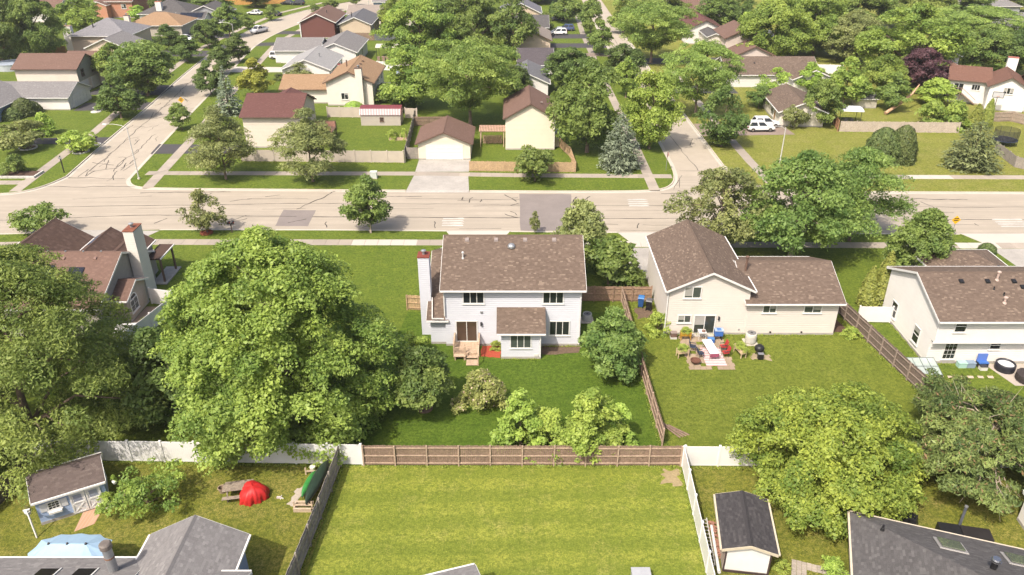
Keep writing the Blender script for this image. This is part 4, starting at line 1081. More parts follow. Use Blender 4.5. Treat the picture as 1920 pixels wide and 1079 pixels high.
# --- dark hip-roofed house at the bottom right (turned 19 degrees)
H = House('detached_house', 'white house with dark grey hip roof and two skylights in the bottom right corner', 'house', 21.15, 36.0, R(-19), world=False)
H.block(.45, 19, -12.5, -.45, 2.75, 'hip', .46, paint((.72, .74, .78), .5, .05), SH_DARK, .45, trim=paint((.62, .54, .42), .6, .1))
for x in (4.4, 7.9):
    z = 2.72; H.panels('skylight', glass((.10, .115, .085)), [(x + .15, -1.6, z + .46 * 1.6), (x + 1.35, -1.6, z + .46 * 1.6), (x + 1.35, -2.9, z + .46 * 2.9), (x + .15, -2.9, z + .46 * 2.9)], .1)
    H.panels('skylight_kerb', paint((.42, .40, .38), .5, .1), [(x, -1.45, z + .46 * 1.45), (x + 1.5, -1.45, z + .46 * 1.45), (x + 1.5, -3.05, z + .46 * 3.05), (x, -3.05, z + .46 * 3.05)], .0)
H.part(MB().lathe([(.16, 4.2), (.16, 5.3)], 14, (6.7, -4.4)), 'flue', BLACK); H.part(MB().lathe([(.27, 5.3), (.27, 5.36)], 14, (6.7, -4.4)), 'flue_cap', CHROME); H.part(MB().lathe([(.24, 5.42), (.20, 5.5)], 14, (6.7, -4.4)), 'flue_cap', CHROME)
H.pipe(1.6, -1.9, 3.6, .28, .06, BLACK); H.pipe(9.4, -4.6, 5.0, .3, .07, BLACK)
H = House('shed', 'low white flat roof corner just beyond the dark hip roof on the right edge', 'shed', 33.5, 36.6, R(-4), world=False)
H.block(0, 5, -1.6, 1.4, 2.2, 'x', .06, S_WHITE, paint((.72, .71, .66), .6, .1), .2, .15)
# roof tips of the house the photograph was taken over
H = House('detached_house', 'grey roof corner rising into the bottom edge of the striped lawn', 'house', -2.15, 31.95, R(17), world=False)
H.block(-9, -.3, -8, -.4, 2.5, 'x', .30, S_GREY, SH_GREY, .4, .3)

# --- sheds in the near gardens
H = House('garden_shed', 'light blue garden shed with white crossed double doors in the left garden', 'shed', -31.0, 37.5, R(29), world=False)
BSID = siding((.36, .46, .66), .2)
H.block(0, 4.1, 0, 3.0, 2.0, 'x', .55, BSID, shingle((.15, .115, .105), (.20, .155, .14), (.235, .19, .17)), .14, .15)
PW = paint((.72, .72, .74), .5, .08)
for k in range(2):
    a = 1.95 + k * .95
    o = H.part(H._map('S', 0, MB().box(a, a + .9, 0, .04, .1, 1.85)), 'door_leaf', PW)
    f = MB()
    for b in ((a, a + .1, .04, .07, .1, 1.85), (a + .8, a + .9, .04, .07, .1, 1.85), (a + .1, a + .8, .04, .07, .1, .2), (a + .1, a + .8, .04, .07, .9, 1.0), (a + .1, a + .8, .04, .07, 1.72, 1.85)): f.box(*b)
    f.bar((a + .1, .055, .2), (a + .8, .055, .9), .03, .09); f.bar((a + .1, .062, .9), (a + .8, .062, .2), .03, .09)
    H.part(H._map('S', 0, f), 'door_brace', WHITE, o)
    H.part(H._map('S', 0, MB().box(a + .2, a + .7, .042, .05, 1.08, 1.62)), 'door_panel', paint((.30, .33, .42), .5, .1), o)
H.win('S', 0, 1.0, 1.05, .62, .55, 1, 3, shutters=PW); H.box('flower_box', WHITE, .62, 1.38, -.25, -.02, .78, .92)
H = House('garden_shed', 'white garden shed with charcoal shingle gable roof beside the white fence', 'shed', 14.6, 35.6, R(-8), world=False)
H.block(-1.35, 1.35, -2.1, 2.1, 2.05, 'y', .30, paint((.80, .79, .76), .5, .06), SH_CHAR, .3, .25, trim=paint((.60, .53, .40), .6, .1))
for b in ((-1.37, -1.27, -2.14, -2.1, 0, 2.0), (1.27, 1.37, -2.14, -2.1, 0, 2.0), (-1.37, 1.37, -2.15, -2.1, -.02, .18)): H.box('trim_board', paint((.07, .045, .045), .6, .2), *b)
for x in (-1.36, 1.3): H.box('side_board', paint((.55, .45, .36), .6, .15), x, x + .06, -2.0, 2.0, .1, 1.95)

# --- garage and houses across the road
H = House('garage', 'cream detached garage with white door at the end of the concrete drive', 'garage', -10, 114.5)
H.block(-13.95, -6.2, 110.9, 119.0, 2.55, 'y', .42, S_CREAM, SH_BROWN, .35, .35, trim=BROWNTRIM)
H.garage_door('S', 110.9, -10.05, 5.3, 2.15)
H = House('detached_house', 'cream two-storey house with brown gable roof beside the pergola', 'house', 2.8, 121)
H.block(-1.0, 6.6, 115.6, 126.5, 5.0, 'y', .56, S_CREAM, SH_BROWN, .3, .35, trim=BROWNTRIM)
H.downspout(6.5, 115.5, 5.0); H.box('porch_wall', S_CREAM, 6.6, 7.6, 117, 122, 0, 2.2); H.vent(4.6, 119, 6.5, .4, VENTC, 0)
t = thing('pergola', 'brown slatted patio cover on posts left of the cream house', 'pergola', (-3.1, 118.2, 0))
for x in (-1.8, 1.8):
    for y in (-1.3, 1.3): MB().box(x - .06, x + .06, y - .06, y + .06, 0, 2.45).build('post', DECKWOOD, t)
for y in (-1.3, 1.3): MB().box(-2, 2, y - .05, y + .05, 2.45, 2.6).build('beam', DECKWOOD, t)
for k in range(17): MB().box(-2.0 + k * .245, -1.84 + k * .245, -1.6, 1.6, 2.602, 2.66).build('slat', wood((.45, .29, .22), .3), t)
t = thing('firewood_stack', 'stacked split firewood under the slatted patio cover', 'firewood', (-3.0, 119.0, 0))
lg = MB()
for r in range(7):
    for k in range(16): lg.tube([(-1.5 + k * .19 + rnd.uniform(-.03, .03), -.35, .1 + r * .17), (-1.5 + k * .19, .3, .1 + r * .17)], rnd.uniform(.06, .095), 6)
lg.build('logs', wood((.36, .25, .17), .5), t)['kind'] = 'stuff'

H = House('detached_house', 'cream house with dark red shingle roof behind the tan vinyl fence', 'house', -37, 121)
H.block(-41.3, -32.6, 116.5, 126.6, 5.0, 'x', .42, S_LTAN, SH_MAROON, .4, .35, trim=BROWNTRIM)
for x, r in ((-38.2, .32), (-37.0, .12), (-36.2, .12), (-35.2, .12)): H.part(MB().lathe([(r, 6.35 if r > .2 else 6.6), (r * .95, 6.55 if r > .2 else 6.75), (r * .4, 6.68 if r > .2 else 6.8)], 12, (x + 37, -.7 if r > .2 else .2)), 'dome_vent' if r > .2 else 'vent_pipe', WHITE)
H.block(-40.8, -34, 126.5, 131, 4.2, 'y', .42, S_LTAN, SH_MAROON, .3, .3, trim=BROWNTRIM)
t = thing('deck', 'raised brown deck with chairs beside the dark red roofed house', 'deck', (-30.6, 121.5, 0))
MB().box(-1.8, 2.0, -1.8, 1.8, 1.25, 1.4).build('platform', BROWNTRIM, t)
for x in (-1.7, 0, 1.9):
    for y in (-1.7, 1.7): MB().box(x - .06, x + .06, y - .06, y + .06, 0, 2.35).build('post', BROWNTRIM, t)
for y in (-1.75, 1.75): MB().box(-1.8, 2.0, y - .05, y + .05, 2.3, 2.38).build('handrail', BROWNTRIM, t); MB().box(-1.8, 2.0, y - .02, y + .02, 1.42, 2.25).build('balustrade', wood((.30, .16, .12), .3), t)
H = House('storage_shed', 'taupe shed with maroon metal barn roof in the fenced back garden', 'shed', -22.2, 130.3)
W = MB().box(-3.35, 3.35, -1.8, 1.8, 0, 1.85); H.part(W, 'wall', S_GREYBEIGE)
RM = paint((.20, .05, .06), .45, .15, 3); RMW = paint((.58, .50, .50), .45, .1, 3)
g = MB(); g.extrude([(-1.95, 1.8), (-1.25, 2.75), (0, 3.05), (1.25, 2.75), (1.95, 1.8)], -3.5, 3.5, 'x'); H.part(g, 'roof', RM)
for k in range(26): x = -3.42 + k * .268; H.part(MB().bar((x, -1.97, 1.84), (x, -1.30, 2.72), .16, .02), 'metal_rib', RMW)
H.win('S', 130.3 - 1.8, -22.0, .8, .5, .55, 2, 2, frame=BROWNTRIM)
H = House('detached_house', 'tan roofed house with cream chimney behind the maroon barn shed', 'house', -33, 147)
H.block(-33.8, -25.4, 141.2, 154.5, 4.3, 'y', .45, S_IVORY, SH_TAN, .45, .45, trim=BROWNTRIM)
H.block(-42.5, -33.7, 142.8, 150.5, 2.7, 'x', .42, S_IVORY, SH_TAN, .45, .4, trim=BROWNTRIM)
H.chimney(-27.6, 140.75, 1.2, .9, 0, 6.9, S_IVORY, BROWNTRIM); H.pipe(-31.0, 147.5, 5.6, 1.3, .12, BROWNTRIM)
for y in (143.5, 146, 148.5, 151): H.vent(-28.6, y, 6.0, .45, BROWNTRIM, 0)
for y in (143.5, 147.5, 151.5): H.win('E', -25.4, y, 2.6, 1.1, 1.0, 2)
H.win('S', 141.2, -30.6, 1.2, 1.2, 1.1, 2)
H = House('detached_house', 'white house with pale grey roof and parked white hatchback on its left', 'house', -42, 163)
H.block(-46.0, -36.6, 156.9, 170, 3.1, 'y', .40, S_WHITE, SH_LGREY, .4, .4)
H.pipe(-39.6, 162.5, 4.2, 1.0, .12, GALV); H.win('E', -36.6, 160.5, 1.1, 1.2, 1.2, 2); H.win('E', -36.6, 164.5, 1.1, 1.2, 1.2, 2)
H.chimney(-34.8, 160, 1.3, 1.0, 0, 3.4, S_WHITE, paint((.25, .06, .05), .6, .2))
H = House('detached_house', 'long white house with light grey cross-gabled roof between the pale grey and red houses', 'house', -43, 180)
H.block(-43.2, -34.2, 173.4, 188, 3.2, 'y', .40, S_WHITE, SH_GREY, .4, .4)
H.block(-53, -43.1, 177, 186, 2.8, 'x', .40, S_WHITE, SH_GREY, .4, .4); H.pipe(-42, 176.5, 4.0, .9, .1, GALV)
H.garage_door('S', 177, -49.5, 4.6); H.win('E', -34.2, 176, 1.1, 1.2, 1.2, 2); H.win('E', -34.2, 181, 1.1, 1.2, 1.2, 2)
H = House('detached_house', 'dark red sided house with white rake boards and brown roof by the side street', 'house', -49.8, 214)
H.block(-54.3, -45.6, 206.6, 221, 4.0, 'y', .45, S_RED, SH_BROWN, .5, .4); H.win('E', -45.6, 210, 2.2, 1.3, 1.2, 2); H.win('E', -45.6, 216, 2.2, 1.3, 1.2, 2); H.pipe(-48.4, 212, 5.2, .9, .1, DARKMETAL)
H.box('downspout', WHITE, -54.5, -54.25, 206.4, 206.6, 0, 3.8)
H = House('detached_house', 'small house with slate grey roof to the right of the dark red house', 'house', -41, 213)
H.block(-44.6, -36.6, 208, 222, 3.2, 'y', .42, S_TAN, shingle((.16, .16, .175), (.22, .22, .235)), .4, .4); H.pipe(-42.0, 212, 4.4, 1.2, .12, DARKMETAL)
H.win('E', -36.6, 212, 1.4, 1.3, 1.3, 2); H.win('E', -36.6, 217, 1.4, 1.3, 1.3, 2)
H = House('detached_house', 'white gabled house with beige brown roof behind the netted trampoline', 'house', -33, 230)
H.block(-36.5, -26.5, 224, 236, 4.0, 'y', .42, S_IVORY, SH_BEIGE, .4, .5); H.block(-46, -36.6, 227, 235, 2.8, 'x', .42, S_IVORY, SH_BEIGE, .4, .4); H.win('S', 224, -33.6, 1.4, 1.4, 1.2, 2)
H = House('detached_house', 'blue grey house with light roof at the top edge behind the beige brown roof', 'house', -36, 252)
H.block(-42, -27, 247, 257, 3.2, 'x', .42, S_BLUE, SH_GREY, .4, .4)
# left of the side street
H = House('detached_house', 'cream house with brown roof, sage gable and white garage doors on the left', 'house', -89, 154)
H.block(-95.0, -83.2, 149.6, 157.6, 4.9, 'x', .46, S_LTAN, SH_BROWN, .45, .4, trim=BROWNTRIM)
g = MB(); g.poly([(-83.185 + 89, 149.7 - 154, 2.3), (-83.185 + 89, 157.5 - 154, 2.3), (-83.185 + 89, 157.5 - 154, 4.85), (-83.185 + 89, 0 - .4, 6.6), (-83.185 + 89, 149.7 - 154, 4.85)]); H.part(g, 'gable_siding', S_SAGE)
for y in (151.6, 155.6): H.win('E', -83.17, y, 3.1, 1.0, 1.2, 1, 1, frame=BROWNTRIM); H.garage_door('E', -83.17, y - .1, 2.6, 2.05, 4, None, 2)
H.block(-90, -82.4, 157.6, 165, 4.0, 'x', .45, S_LTAN, SH_BROWN, .4, .35, trim=BROWNTRIM)
H = House('detached_house', 'grey roofed ranch house with white garage wing on the left edge', 'house', -88, 139)
H.block(-94, -79.7, 138.2, 146.2, 2.35, 'x', .42, S_WHITE, SH_GREY, .4, .35); H.garage_door('E', -79.7, 142.2, 4.9, 2.1); H.block(-100, -88, 129.5, 141, 2.4, 'y', .42, S_BLUE, SH_GREY, .4, .35)
H = House('detached_house', 'tan gabled house with mottled grey roof and broad white chimney upper left', 'house', -99, 196)
H.block(-105.0, -91.5, 190.2, 203, 3.6, 'hip', .45, S_PINK, shingle((.26, .255, .275), (.36, .35, .365)), .45); H.chimney(-106, 191.5, 2.0, 1.1, 0, 5.6, S_WHITE, paint((.45, .28, .2), .7, .2)); H.pipe(-100.5, 193, 5.2, 1.3, .12, DARKMETAL)
H.block(-97, -88, 181, 190.3, 2.6, 'y', .42, S_PINK, SH_GREY, .4, .4)
H = House('detached_house', 'tan hip-roofed house beside two clipped round trees upper left', 'house', -93, 214)
H.block(-100, -86, 209, 220, 2.8, 'hip', .42, S_GREYBEIGE, SH_TAN, .45); H.chimney(-99.5, 209, 1.3, 1.0, 0, 5.2, S_IVORY, BROWNTRIM); H.win('S', 209, -95, 1, 1.2, 1.1, 2)
H = House('detached_house', 'white house with dark roof, white chimney and solar panels upper left', 'house', -93, 232)
H.block(-104, -90, 226, 238, 3.0, 'hip', .45, S_WHITE, SH_DARK, .45); H.block(-91, -80.5, 226.6, 236, 2.8, 'y', .42, S_GREY, SH_DARK, .4, .4); H.chimney(-98.6, 227.5, 1.6, 1.2, 0, 6.0, S_WHITE, paint((.45, .15, .1), .6, .2)); H.block(-92.5, -84.5, 221.6, 227.4, 2.4, 'x', .42, S_WHITE, SH_DARK, .4, .35)
H.garage_door('S', 221.6, -88.4, 5.0)
for k in range(4): H.panels('solar_panel', SOLAR, [(-91.4 + k * 1.6, 221.8, 2.64), (-89.9 + k * 1.6, 221.8, 2.64), (-89.9 + k * 1.6, 223.9, 2.62 + .9), (-91.4 + k * 1.6, 223.9, 2.62 + .9)], .05)
H = House('detached_house', 'orange brick house with brown roof at the top left', 'house', -117, 244)
H.block(-121.5, -111, 238, 249, 4.6, 'x', .42, brick((.36, .12, .055), (.42, .16, .08)), SH_BROWN, .4, .4); H.win('S', 238, -113.5, 2.6, 1.3, 1.2, 2); H.block(-122, -117.5, 235.6, 242, 3.8, 'y', .42, brick((.40, .14, .06), (.46, .18, .09)), SH_BROWN, .3, .3)
H = House('detached_house', 'white gabled house with brown roof showing between trees at the top left', 'house', -134, 236)
H.block(-140, -129, 230, 240, 3.2, 'x', .5, S_WHITE, SH_BROWN, .4, .4)
# middle, behind the big trees
H = House('detached_house', 'peach sided house with tan gable roof and brick chimney left of the right street', 'house', 4.6, 191)
H.block(.5, 8.9, 185.6, 198, 3.4, 'y', .46, S_PINK, SH_BEIGE, .45, .5, trim=BROWNTRIM); H.chimney(3.0, 199.5, 1.6, 1.0, 0, 6.9, brick((.42, .25, .17), (.48, .30, .2)), None, False); H.pipe(3.2, 194, 5.1, 1.0, .12, DARKMETAL)
H = House('detached_house', 'house with charcoal roof and white wall just below the peach house', 'house', 5, 168)
H.block(1.4, 8.4, 163, 173, 2.7, 'x', .45, S_WHITE, shingle((.11, .095, .105), (.155, .135, .145)), .4, .4)
H = House('detached_house', 'house with slate grey gable roof behind the cream two-storey house', 'house', 2.6, 152)
H.block(-.6, 6.8, 146.4, 158, 2.9, 'y', .45, S_WHITE, shingle((.19, .19, .205), (.26, .26, .275)), .4, .4)
for k in range(5): H.vent(1.6, 148 + k * 2, 4.3, .4, DARKMETAL, 0)
H = House('detached_house', 'dark flat-fronted house with grey roof behind the brick chimney', 'house', 3, 210)
H.block(-3, 9.2, 206, 216, 2.8, 'x', .42, S_GREY, SH_DARK, .4, .4)
H = House('detached_house', 'beige house with slate blue roof at the top beside the right street', 'house', 3, 232)
H.block(-3, 8, 226, 238, 3.2, 'y', .46, S_TAN, shingle((.20, .20, .23), (.28, .28, .31)), .4, .4)
# right of the right street
H = House('detached_house', 'white house with maroon gable roof beyond the umbrella-shaped locust', 'house', 47.5, 205)
H.block(43.2, 52.4, 198.6, 212, 3.6, 'y', .46, S_WHITE, SH_MAROON, .4, .45, trim=BROWNTRIM)
H = House('detached_house', 'white house with reddish roof at the top right of the locust', 'house', 50, 238)
H.block(46, 56.8, 234, 243, 3.4, 'x', .42, S_IVORY, SH_BROWN, .4, .4); H.block(49.4, 57, 222, 231, 3.0, 'y', .46, S_WHITE, SH_BROWN, .4, .4)
H = House('detached_house', 'pink beige gabled house with brown roof next to tall narrow arborvitae', 'house', 54, 190)
H.block(49.6, 58.4, 185, 196, 4.0, 'y', .45, siding((.68, .58, .52)), SH_BROWN, .45, .45, trim=BROWNTRIM); H.block(46.6, 50, 190, 198, 3.4, 'y', .4, S_IVORY, SH_DARK, .4, .4); H.chimney(58.9, 195, 1.2, 1.0, 0, 5.8, S_WHITE, None); H.block(48.4, 57.4, 172.6, 179.4, 2.4, 'y', .45, siding((.68, .58, .52)), SH_BROWN, .4, .4, trim=BROWNTRIM)
H = House('detached_house', 'long low house with greyish brown roof and white garage beyond the parked cars', 'house', 51, 158)
H.block(42.8, 61, 155, 166.5, 2.5, 'x', .38, S_WHITE, SH_TAUPE, .4, .4); H.block(54.5, 62.4, 150.8, 158, 2.6, 'y', .42, S_WHITE, SH_TAUPE, .4, .4); H.garage_door('S', 155, 46.5, 5.0); H.vent(48.8, 158.5, 3.9, .4, BLACK, .38)
H = House('detached_house', 'low house with brown roof turned toward the two white cars', 'house', 49.3, 133.4, R(-4), world=False)
H.block(-3.9, 3.4, -5.6, 6.6, 2.6, 'y', .40, S_IVORY, SH_TAUPE, .45, .5); H.door('W', -3.9, -2.4, .15, .95, 2.05, paint((.42, .20, .06), .5, .2)); H.win('W', -3.9, -.4, .6, 1.6, 1.5, 2)
H = House('detached_house', 'white gabled house with brown roofs behind the purple tree', 'house', 88, 162)
H.block(86.2, 92.6, 163.5, 172, 4.4, 'y', .42, S_WHITE, SH_BROWN, .4, .4); H.block(84.8, 92, 156.4, 163.6, 2.6, 'y', .42, S_IVORY, SH_BROWN, .4, .4)
H = House('detached_house', 'white two-storey house with red brown cross-gabled roof on the right edge', 'house', 87.4, 139.6, R(-24), world=False)
H.block(-1.4, 4.6, -1.6, 7, 4.3, 'y', .55, S_WHITE, shingle((.22, .115, .085), (.27, .145, .105)), .4, .4, trim=BROWNTRIM); H.win('S', -1.6, 1.6, 3.1, 1.5, 1.0, 3)
H.block(-7.6, -1.3, 1.6, 9.5, 4.2, 'x', .42, S_WHITE, shingle((.22, .115, .085), (.27, .145, .105)), .4, .4, trim=BROWNTRIM); H.win('S', 1.6, -3.2, 2.6, 1.3, .9, 3); H.win('S', 1.6, -6.0, 1.5, 1.5, 2.0, 2, sill=False, name='sliding_door')
H.block(4.5, 14, -.6, 7.4, 4.2, 'x', .42, S_WHITE, shingle((.22, .115, .085), (.27, .145, .105)), .4, .4, trim=BROWNTRIM); H.chimney(2.5, 9.6, 1.7, 1.1, 0, 7.4, S_WHITE, paint((.42, .15, .10), .6, .2), False)
H = House('detached_house', 'house with grey roof beyond the trees in the top right corner', 'house', 133, 211)
H.block(124, 145, 203, 216, 3.0, 'x', .42, S_WHITE, SH_GREY, .4, .4)
H = House('detached_house', 'dark grey roofed house furthest back in the top right corner', 'house', 140, 246)
H.block(126, 150, 240, 252, 3.0, 'hip', .42, S_GREY, SH_GREY, .4)
H = House('garden_shed', 'small weathered white shed beside the leaning tree behind the grey fence', 'shed', 64.6, 140.6)
H.block(62.8, 66.2, 139.4, 142.2, 1.7, 'x', .5, paint((.60, .56, .48), .7, .25), SH_GREY, .2, .2)
H = House('garden_shed', 'light blue shed with brown roof against the white fence', 'shed', -22, 166.5)
H.block(-24.4, -20.2, 165, 168, 2.1, 'x', .4, siding((.46, .56, .72)), SH_BEIGE, .2, .2); H.garage_door('S', 165, -22.3, 3.0, 1.8, 3, paint((.48, .58, .74), .5, .05))

# ================================================================== FENCES OF THE LOTS
wood_fence([(-10.74, 43.36), (12.2, 43.3)], 'long brown wooden fence with rails facing the striped lawn', 1.83, FENCEWOOD, 2.3, -1, rail=RAILWOOD)
vinyl_fence([(-35.0, 43.95), (-10.85, 43.4)], 'white vinyl fence behind the light blue shed and under the big maple', 1.85)
wood_fence([(-12.45, 43.2), (-12.75, 38), (-13.1, 33.4), (-13.9, 24)], 'tall weathered grey wooden fence left of the striped lawn', 1.8, FENCEGREY, 2.4, 1)
vinyl_fence([(12.32, 43.25), (11.95, 33.6), (11.65, 25)], 'white vinyl fence along the right side of the striped lawn', 1.75)
vinyl_fence([(12.42, 43.28), (52, 42.9)], 'white vinyl fence running right behind the yellow green maple', 1.8)
wood_fence([(11.0, 67.4), (11.05, 60), (11.15, 52), (11.3, 45.4)], 'leaning brown wooden fence between the pale blue and beige gardens', 1.7, FENCEWOOD, 2.4, -1, rail=RAILWOOD)
wood_fence([(6.3, 67.7), (13.9, 67.6)], 'brown wooden fence with gate between the pale blue and beige houses', 1.7, wood((.27, .18, .125), .3), 1.9, -1)
wood_fence([(-10.3, 66.0), (-8.5, 65.8)], 'short tan wooden gate fence left of the chimney', 1.65, FENCETAN, 1.8, -1)
wood_fence([(31.7, 66), (32.6, 60), (33.5, 54), (34.9, 46)], 'dark brown wooden fence between the beige and white houses', 1.75, wood((.145, .112, .092), .3), 2.1, -1, rail=wood((.25, .20, .165), .3))
vinyl_fence([(33.0, 63.6), (36.1, 63.5)], 'short white vinyl fence panel joining the white house', 1.7, bay=3)
vinyl_fence([(-35.9, 67.2), (-33.4, 66.6), (-33.2, 64.6), (-34.9, 57.5)], 'white vinyl fence and gate beside the stucco house', 1.75, VINYL, 2.2)
wood_fence([(-34.2, 42.9), (-35.4, 36), (-36.6, 28)], 'dark weathered wooden fence on the far left of the shed garden', 1.8, wood((.12, .10, .085), .3), 2.4, 1)
vinyl_fence([(-40.1, 110.1), (-16.0, 109.45)], 'long tan vinyl fence along the far pavement', 1.8, TANVINYL, 2.45)
vinyl_fence([(-32.3, 133.6), (-25.8, 133.3)], 'tan vinyl fence left of the maroon barn shed', 1.8, TANVINYL, 2.45)
vinyl_fence([(-18.6, 133.0), (-16.5, 132.6)], 'short tan vinyl fence right of the maroon barn shed', 1.8, TANVINYL, 2.2)
wood_fence([(-15.9, 109.6), (-16.3, 120), (-16.8, 132)], 'grey wooden fence running back beside the maroon barn shed garden', 1.8, FENCEGREY, 2.4, -1)
wood_fence([(-15.7, 111.2), (-14.0, 111.2)], 'short grey wooden fence touching the left side of the garage', 1.8, FENCEGREY, 1.7, 1)
wood_fence([(-16.6, 128.3), (-11.5, 128.4)], 'open rail wooden fence behind the garage', 1.6, FENCEWOOD, 2.4, -1, picket=.3)
wood_fence([(-6.1, 105.9), (9.1, 105.4)], 'tan wooden picket fence right of the concrete drive', 1.5, FENCETAN, 2.4, 1)
wood_fence([(9.1, 105.6), (8.8, 112), (7.4, 117)], 'tan wooden fence running back to the cream two-storey house', 1.5, FENCETAN, 2.4, 1)
wood_fence([(54.2, 124.9), (62, 124.6), (73.5, 124.2)], 'weathered grey fence along the back of the open verge on the right', 1.8, wood((.40, .34, .28), .25), 2.4, 1)
wood_fence([(54.0, 125.1), (55.2, 131)], 'short brown fence return beside the white canopy', 1.8, wood((.30, .17, .10), .3), 2.4, 1)
wood_fence([(79.5, 130.5), (86, 131.0), (87.2, 128.6), (96, 126)], 'grey brown fence in front of the white house on the right edge', 1.7, wood((.30, .24, .19), .25), 2.4, -1)
wood_fence([(74.2, 114.8), (73.2, 107.6), (78, 101.5)], 'grey fence near the trampoline on the right edge', 1.6, FENCEGREY, 2.4, 1)
vinyl_fence([(-34.1, 170.3), (-19, 169.2)], 'white vinyl fence behind the light blue shed', 1.9)
vinyl_fence([(-25.2, 151.2), (-18.5, 150.6)], 'white vinyl fence right of the tan roofed house', 1.9)
wood_fence([(-40.6, 203.5), (-35, 203.2)], 'brown fence below the slate grey roofed house', 1.9, FENCEWOOD, 2.4, 1)
wood_fence([(-35, 203.2), (-27, 203)], 'dark slate fence panels beside the brown fence', 1.7, paint((.14, .15, .17), .6, .2), 2.4, 1)
vinyl_fence([(57, 168.4), (70, 166.2)], 'white fence behind the long low house', 1.9)
wood_fence([(84.5, 151), (91, 149.4)], 'brown fence behind the blue rimmed trampoline', 1.8, FENCEWOOD, 2.4, -1)
wood_fence([(-92, 262), (-72, 266)], 'orange tan wooden fence at the top left behind the dark roof', 1.9, wood((.50, .27, .09), .2), 2.4, 1)
wood_fence([(-108.5, 187), (-104.8, 186.4)], 'orange tan wooden fence beside the broad white chimney', 1.9, wood((.45, .26, .11), .2), 2.4, 1)

# ================================================================== TREES AND SHRUBS
# --- the large near trees have crowns of their own
def P(kind, spec, leaf, label, cat='tree', **kw): return plant(kind, *spec, leaf, label, cat, **kw)
def own(spec, foliage, label, name, prof, zb, seed, cat='tree', bark=None, **kw):
    x, y, h, wd = spec; c, t = make_tree(seed, h, wd, zb * h, prof, **kw)
    return plant('shade', x, y, h, wd, foliage, label, cat, name=name, meshes=(c, t, h, wd), rz=0.0, bark=bark)
own((-17.83, 48.8, 16.12, 17.23), 'maple', 'huge spreading maple filling the garden left of the pale blue house', 'maple_tree', 'maple', .05, 11, puffs=900, per=215, leaf=.20, pr=.050, boughs=230, bvar=.05, tvar=.14, droop=.45, trunk_r=.40, lobes=.045, inner=.38, nlimb=30, bark=BARK_PALE, up=.75)
own((-36.53, 46.83, 15.41, 19.04), 'locust', 'large feathery honey locust on the left edge overhanging the light blue shed', 'honey_locust', 'droop', .08, 12, puffs=720, per=220, leaf=.215, pr=.056, boughs=130, bvar=.06, tvar=.13, inner=.36, droop=.40, trunk_r=.36, flat=.5, lobes=.2, thin=.38, nlimb=22, bark=BARK)
own((-27.3, 49.2, 7.6, 6.6), 'dark', 'dark green tree in the shade between the honey locust and the huge maple', 'shade_tree', 'broad', .1, 13, puffs=80, per=150, leaf=.30, pr=.14, droop=.2, trunk_r=.18)
own((22.03, 41.55, 7.36, 12.28), 'yellowgreen', 'yellow green maple in front of the dark brown fence', 'maple_tree', 'maple', .06, 14, puffs=620, per=190, leaf=.175, pr=.058, boughs=130, bvar=.05, tvar=.15, droop=.15, trunk_r=.26, lobes=.10, inner=.36, nlimb=18, up=.7)
own((33.8, 42.93, 5.85, 11.23), 'pine', 'broad open pine with bare brown twigs in front of the white fence on the right', 'pine_tree', 'broad', .08, 15, puffs=480, per=170, leaf=.25, pr=.056, boughs=90, droop=.05, trunk_r=.24, flat=.55, lobes=.3, inner=.3, thin=.28, nlimb=60, twig=True, bark=BARK_PALE, up=.5)
own((-6.97, 49.96, 5.82, 4.51), 'mid', 'small crab apple in a mulch ring on the deep green lawn', 'crab_apple_tree', 'oval', .33, 16, puffs=130, inner=.34, per=130, leaf=.22, pr=.14, droop=.12, trunk_r=.09, lobes=.18)
own((8.58, 54.73, 6.41, 4.63), 'mid', 'pear tree casting a shadow right of the pale blue house', 'pear_tree', 'oval', .05, 17, puffs=170, inner=.34, boughs=40, per=140, leaf=.22, pr=.13, droop=.08, trunk_r=.12)
own((-2.36, 50.24, 3.25, 3.98), 'flower', 'rounded flowering shrub on the deep green lawn', 'flowering_shrub', 'dome', .02, 18, 'shrub', puffs=75, per=130, leaf=.17, pr=.14, droop=.0, trunk_r=.05)
own((0.6, 45.58, 5.02, 3.45), 'bright', 'leftmost bright green shrub with upright shoots behind the brown fence', 'shrub', 'spire', .02, 19, 'shrub', puffs=80, per=100, leaf=.21, pr=.12, droop=.1, trunk_r=.05, lobes=.3)
own((3.12, 45.4, 3.17, 4.65), 'bright', 'low middle bright green shrub behind the brown fence', 'shrub', 'dome', .02, 20, 'shrub', puffs=80, per=110, leaf=.19, pr=.12, droop=.1, trunk_r=.05, lobes=.2)
own((5.88, 44.97, 5.49, 4.03), 'bright', 'tallest bright green shrub hanging over the brown fence', 'shrub', 'oval', .02, 21, 'shrub', puffs=100, per=105, leaf=.21, pr=.12, droop=.15, trunk_r=.06, lobes=.3)
own((7.98, 45.89, 3.42, 2.46), 'bright', 'rightmost bright green shrub near the leaning fence', 'shrub', 'spire', .02, 22, 'shrub', puffs=50, per=90, leaf=.20, pr=.14, droop=.15, trunk_r=.04, lobes=.3)
own((-24.68, 39.3, 4.14, 4.55), 'maple', 'small loose apple tree on the patchy lawn right of the light blue shed', 'apple_tree', 'broad', .05, 23, puffs=80, per=60, leaf=.16, pr=.095, droop=.15, trunk_r=.08, lobes=.34, nlimb=14, twig=True)
own((31.15, 77.81, 11.98, 11.5), 'mid', 'large leafy tree with pale trunk behind the beige house wing', 'shade_tree', 'broad', .2, 24, puffs=260, per=140, leaf=.28, pr=.088, boughs=36, bvar=.12, droop=.25, trunk_r=.3, lobes=.2, bark=BARK_PALE, nlimb=14)
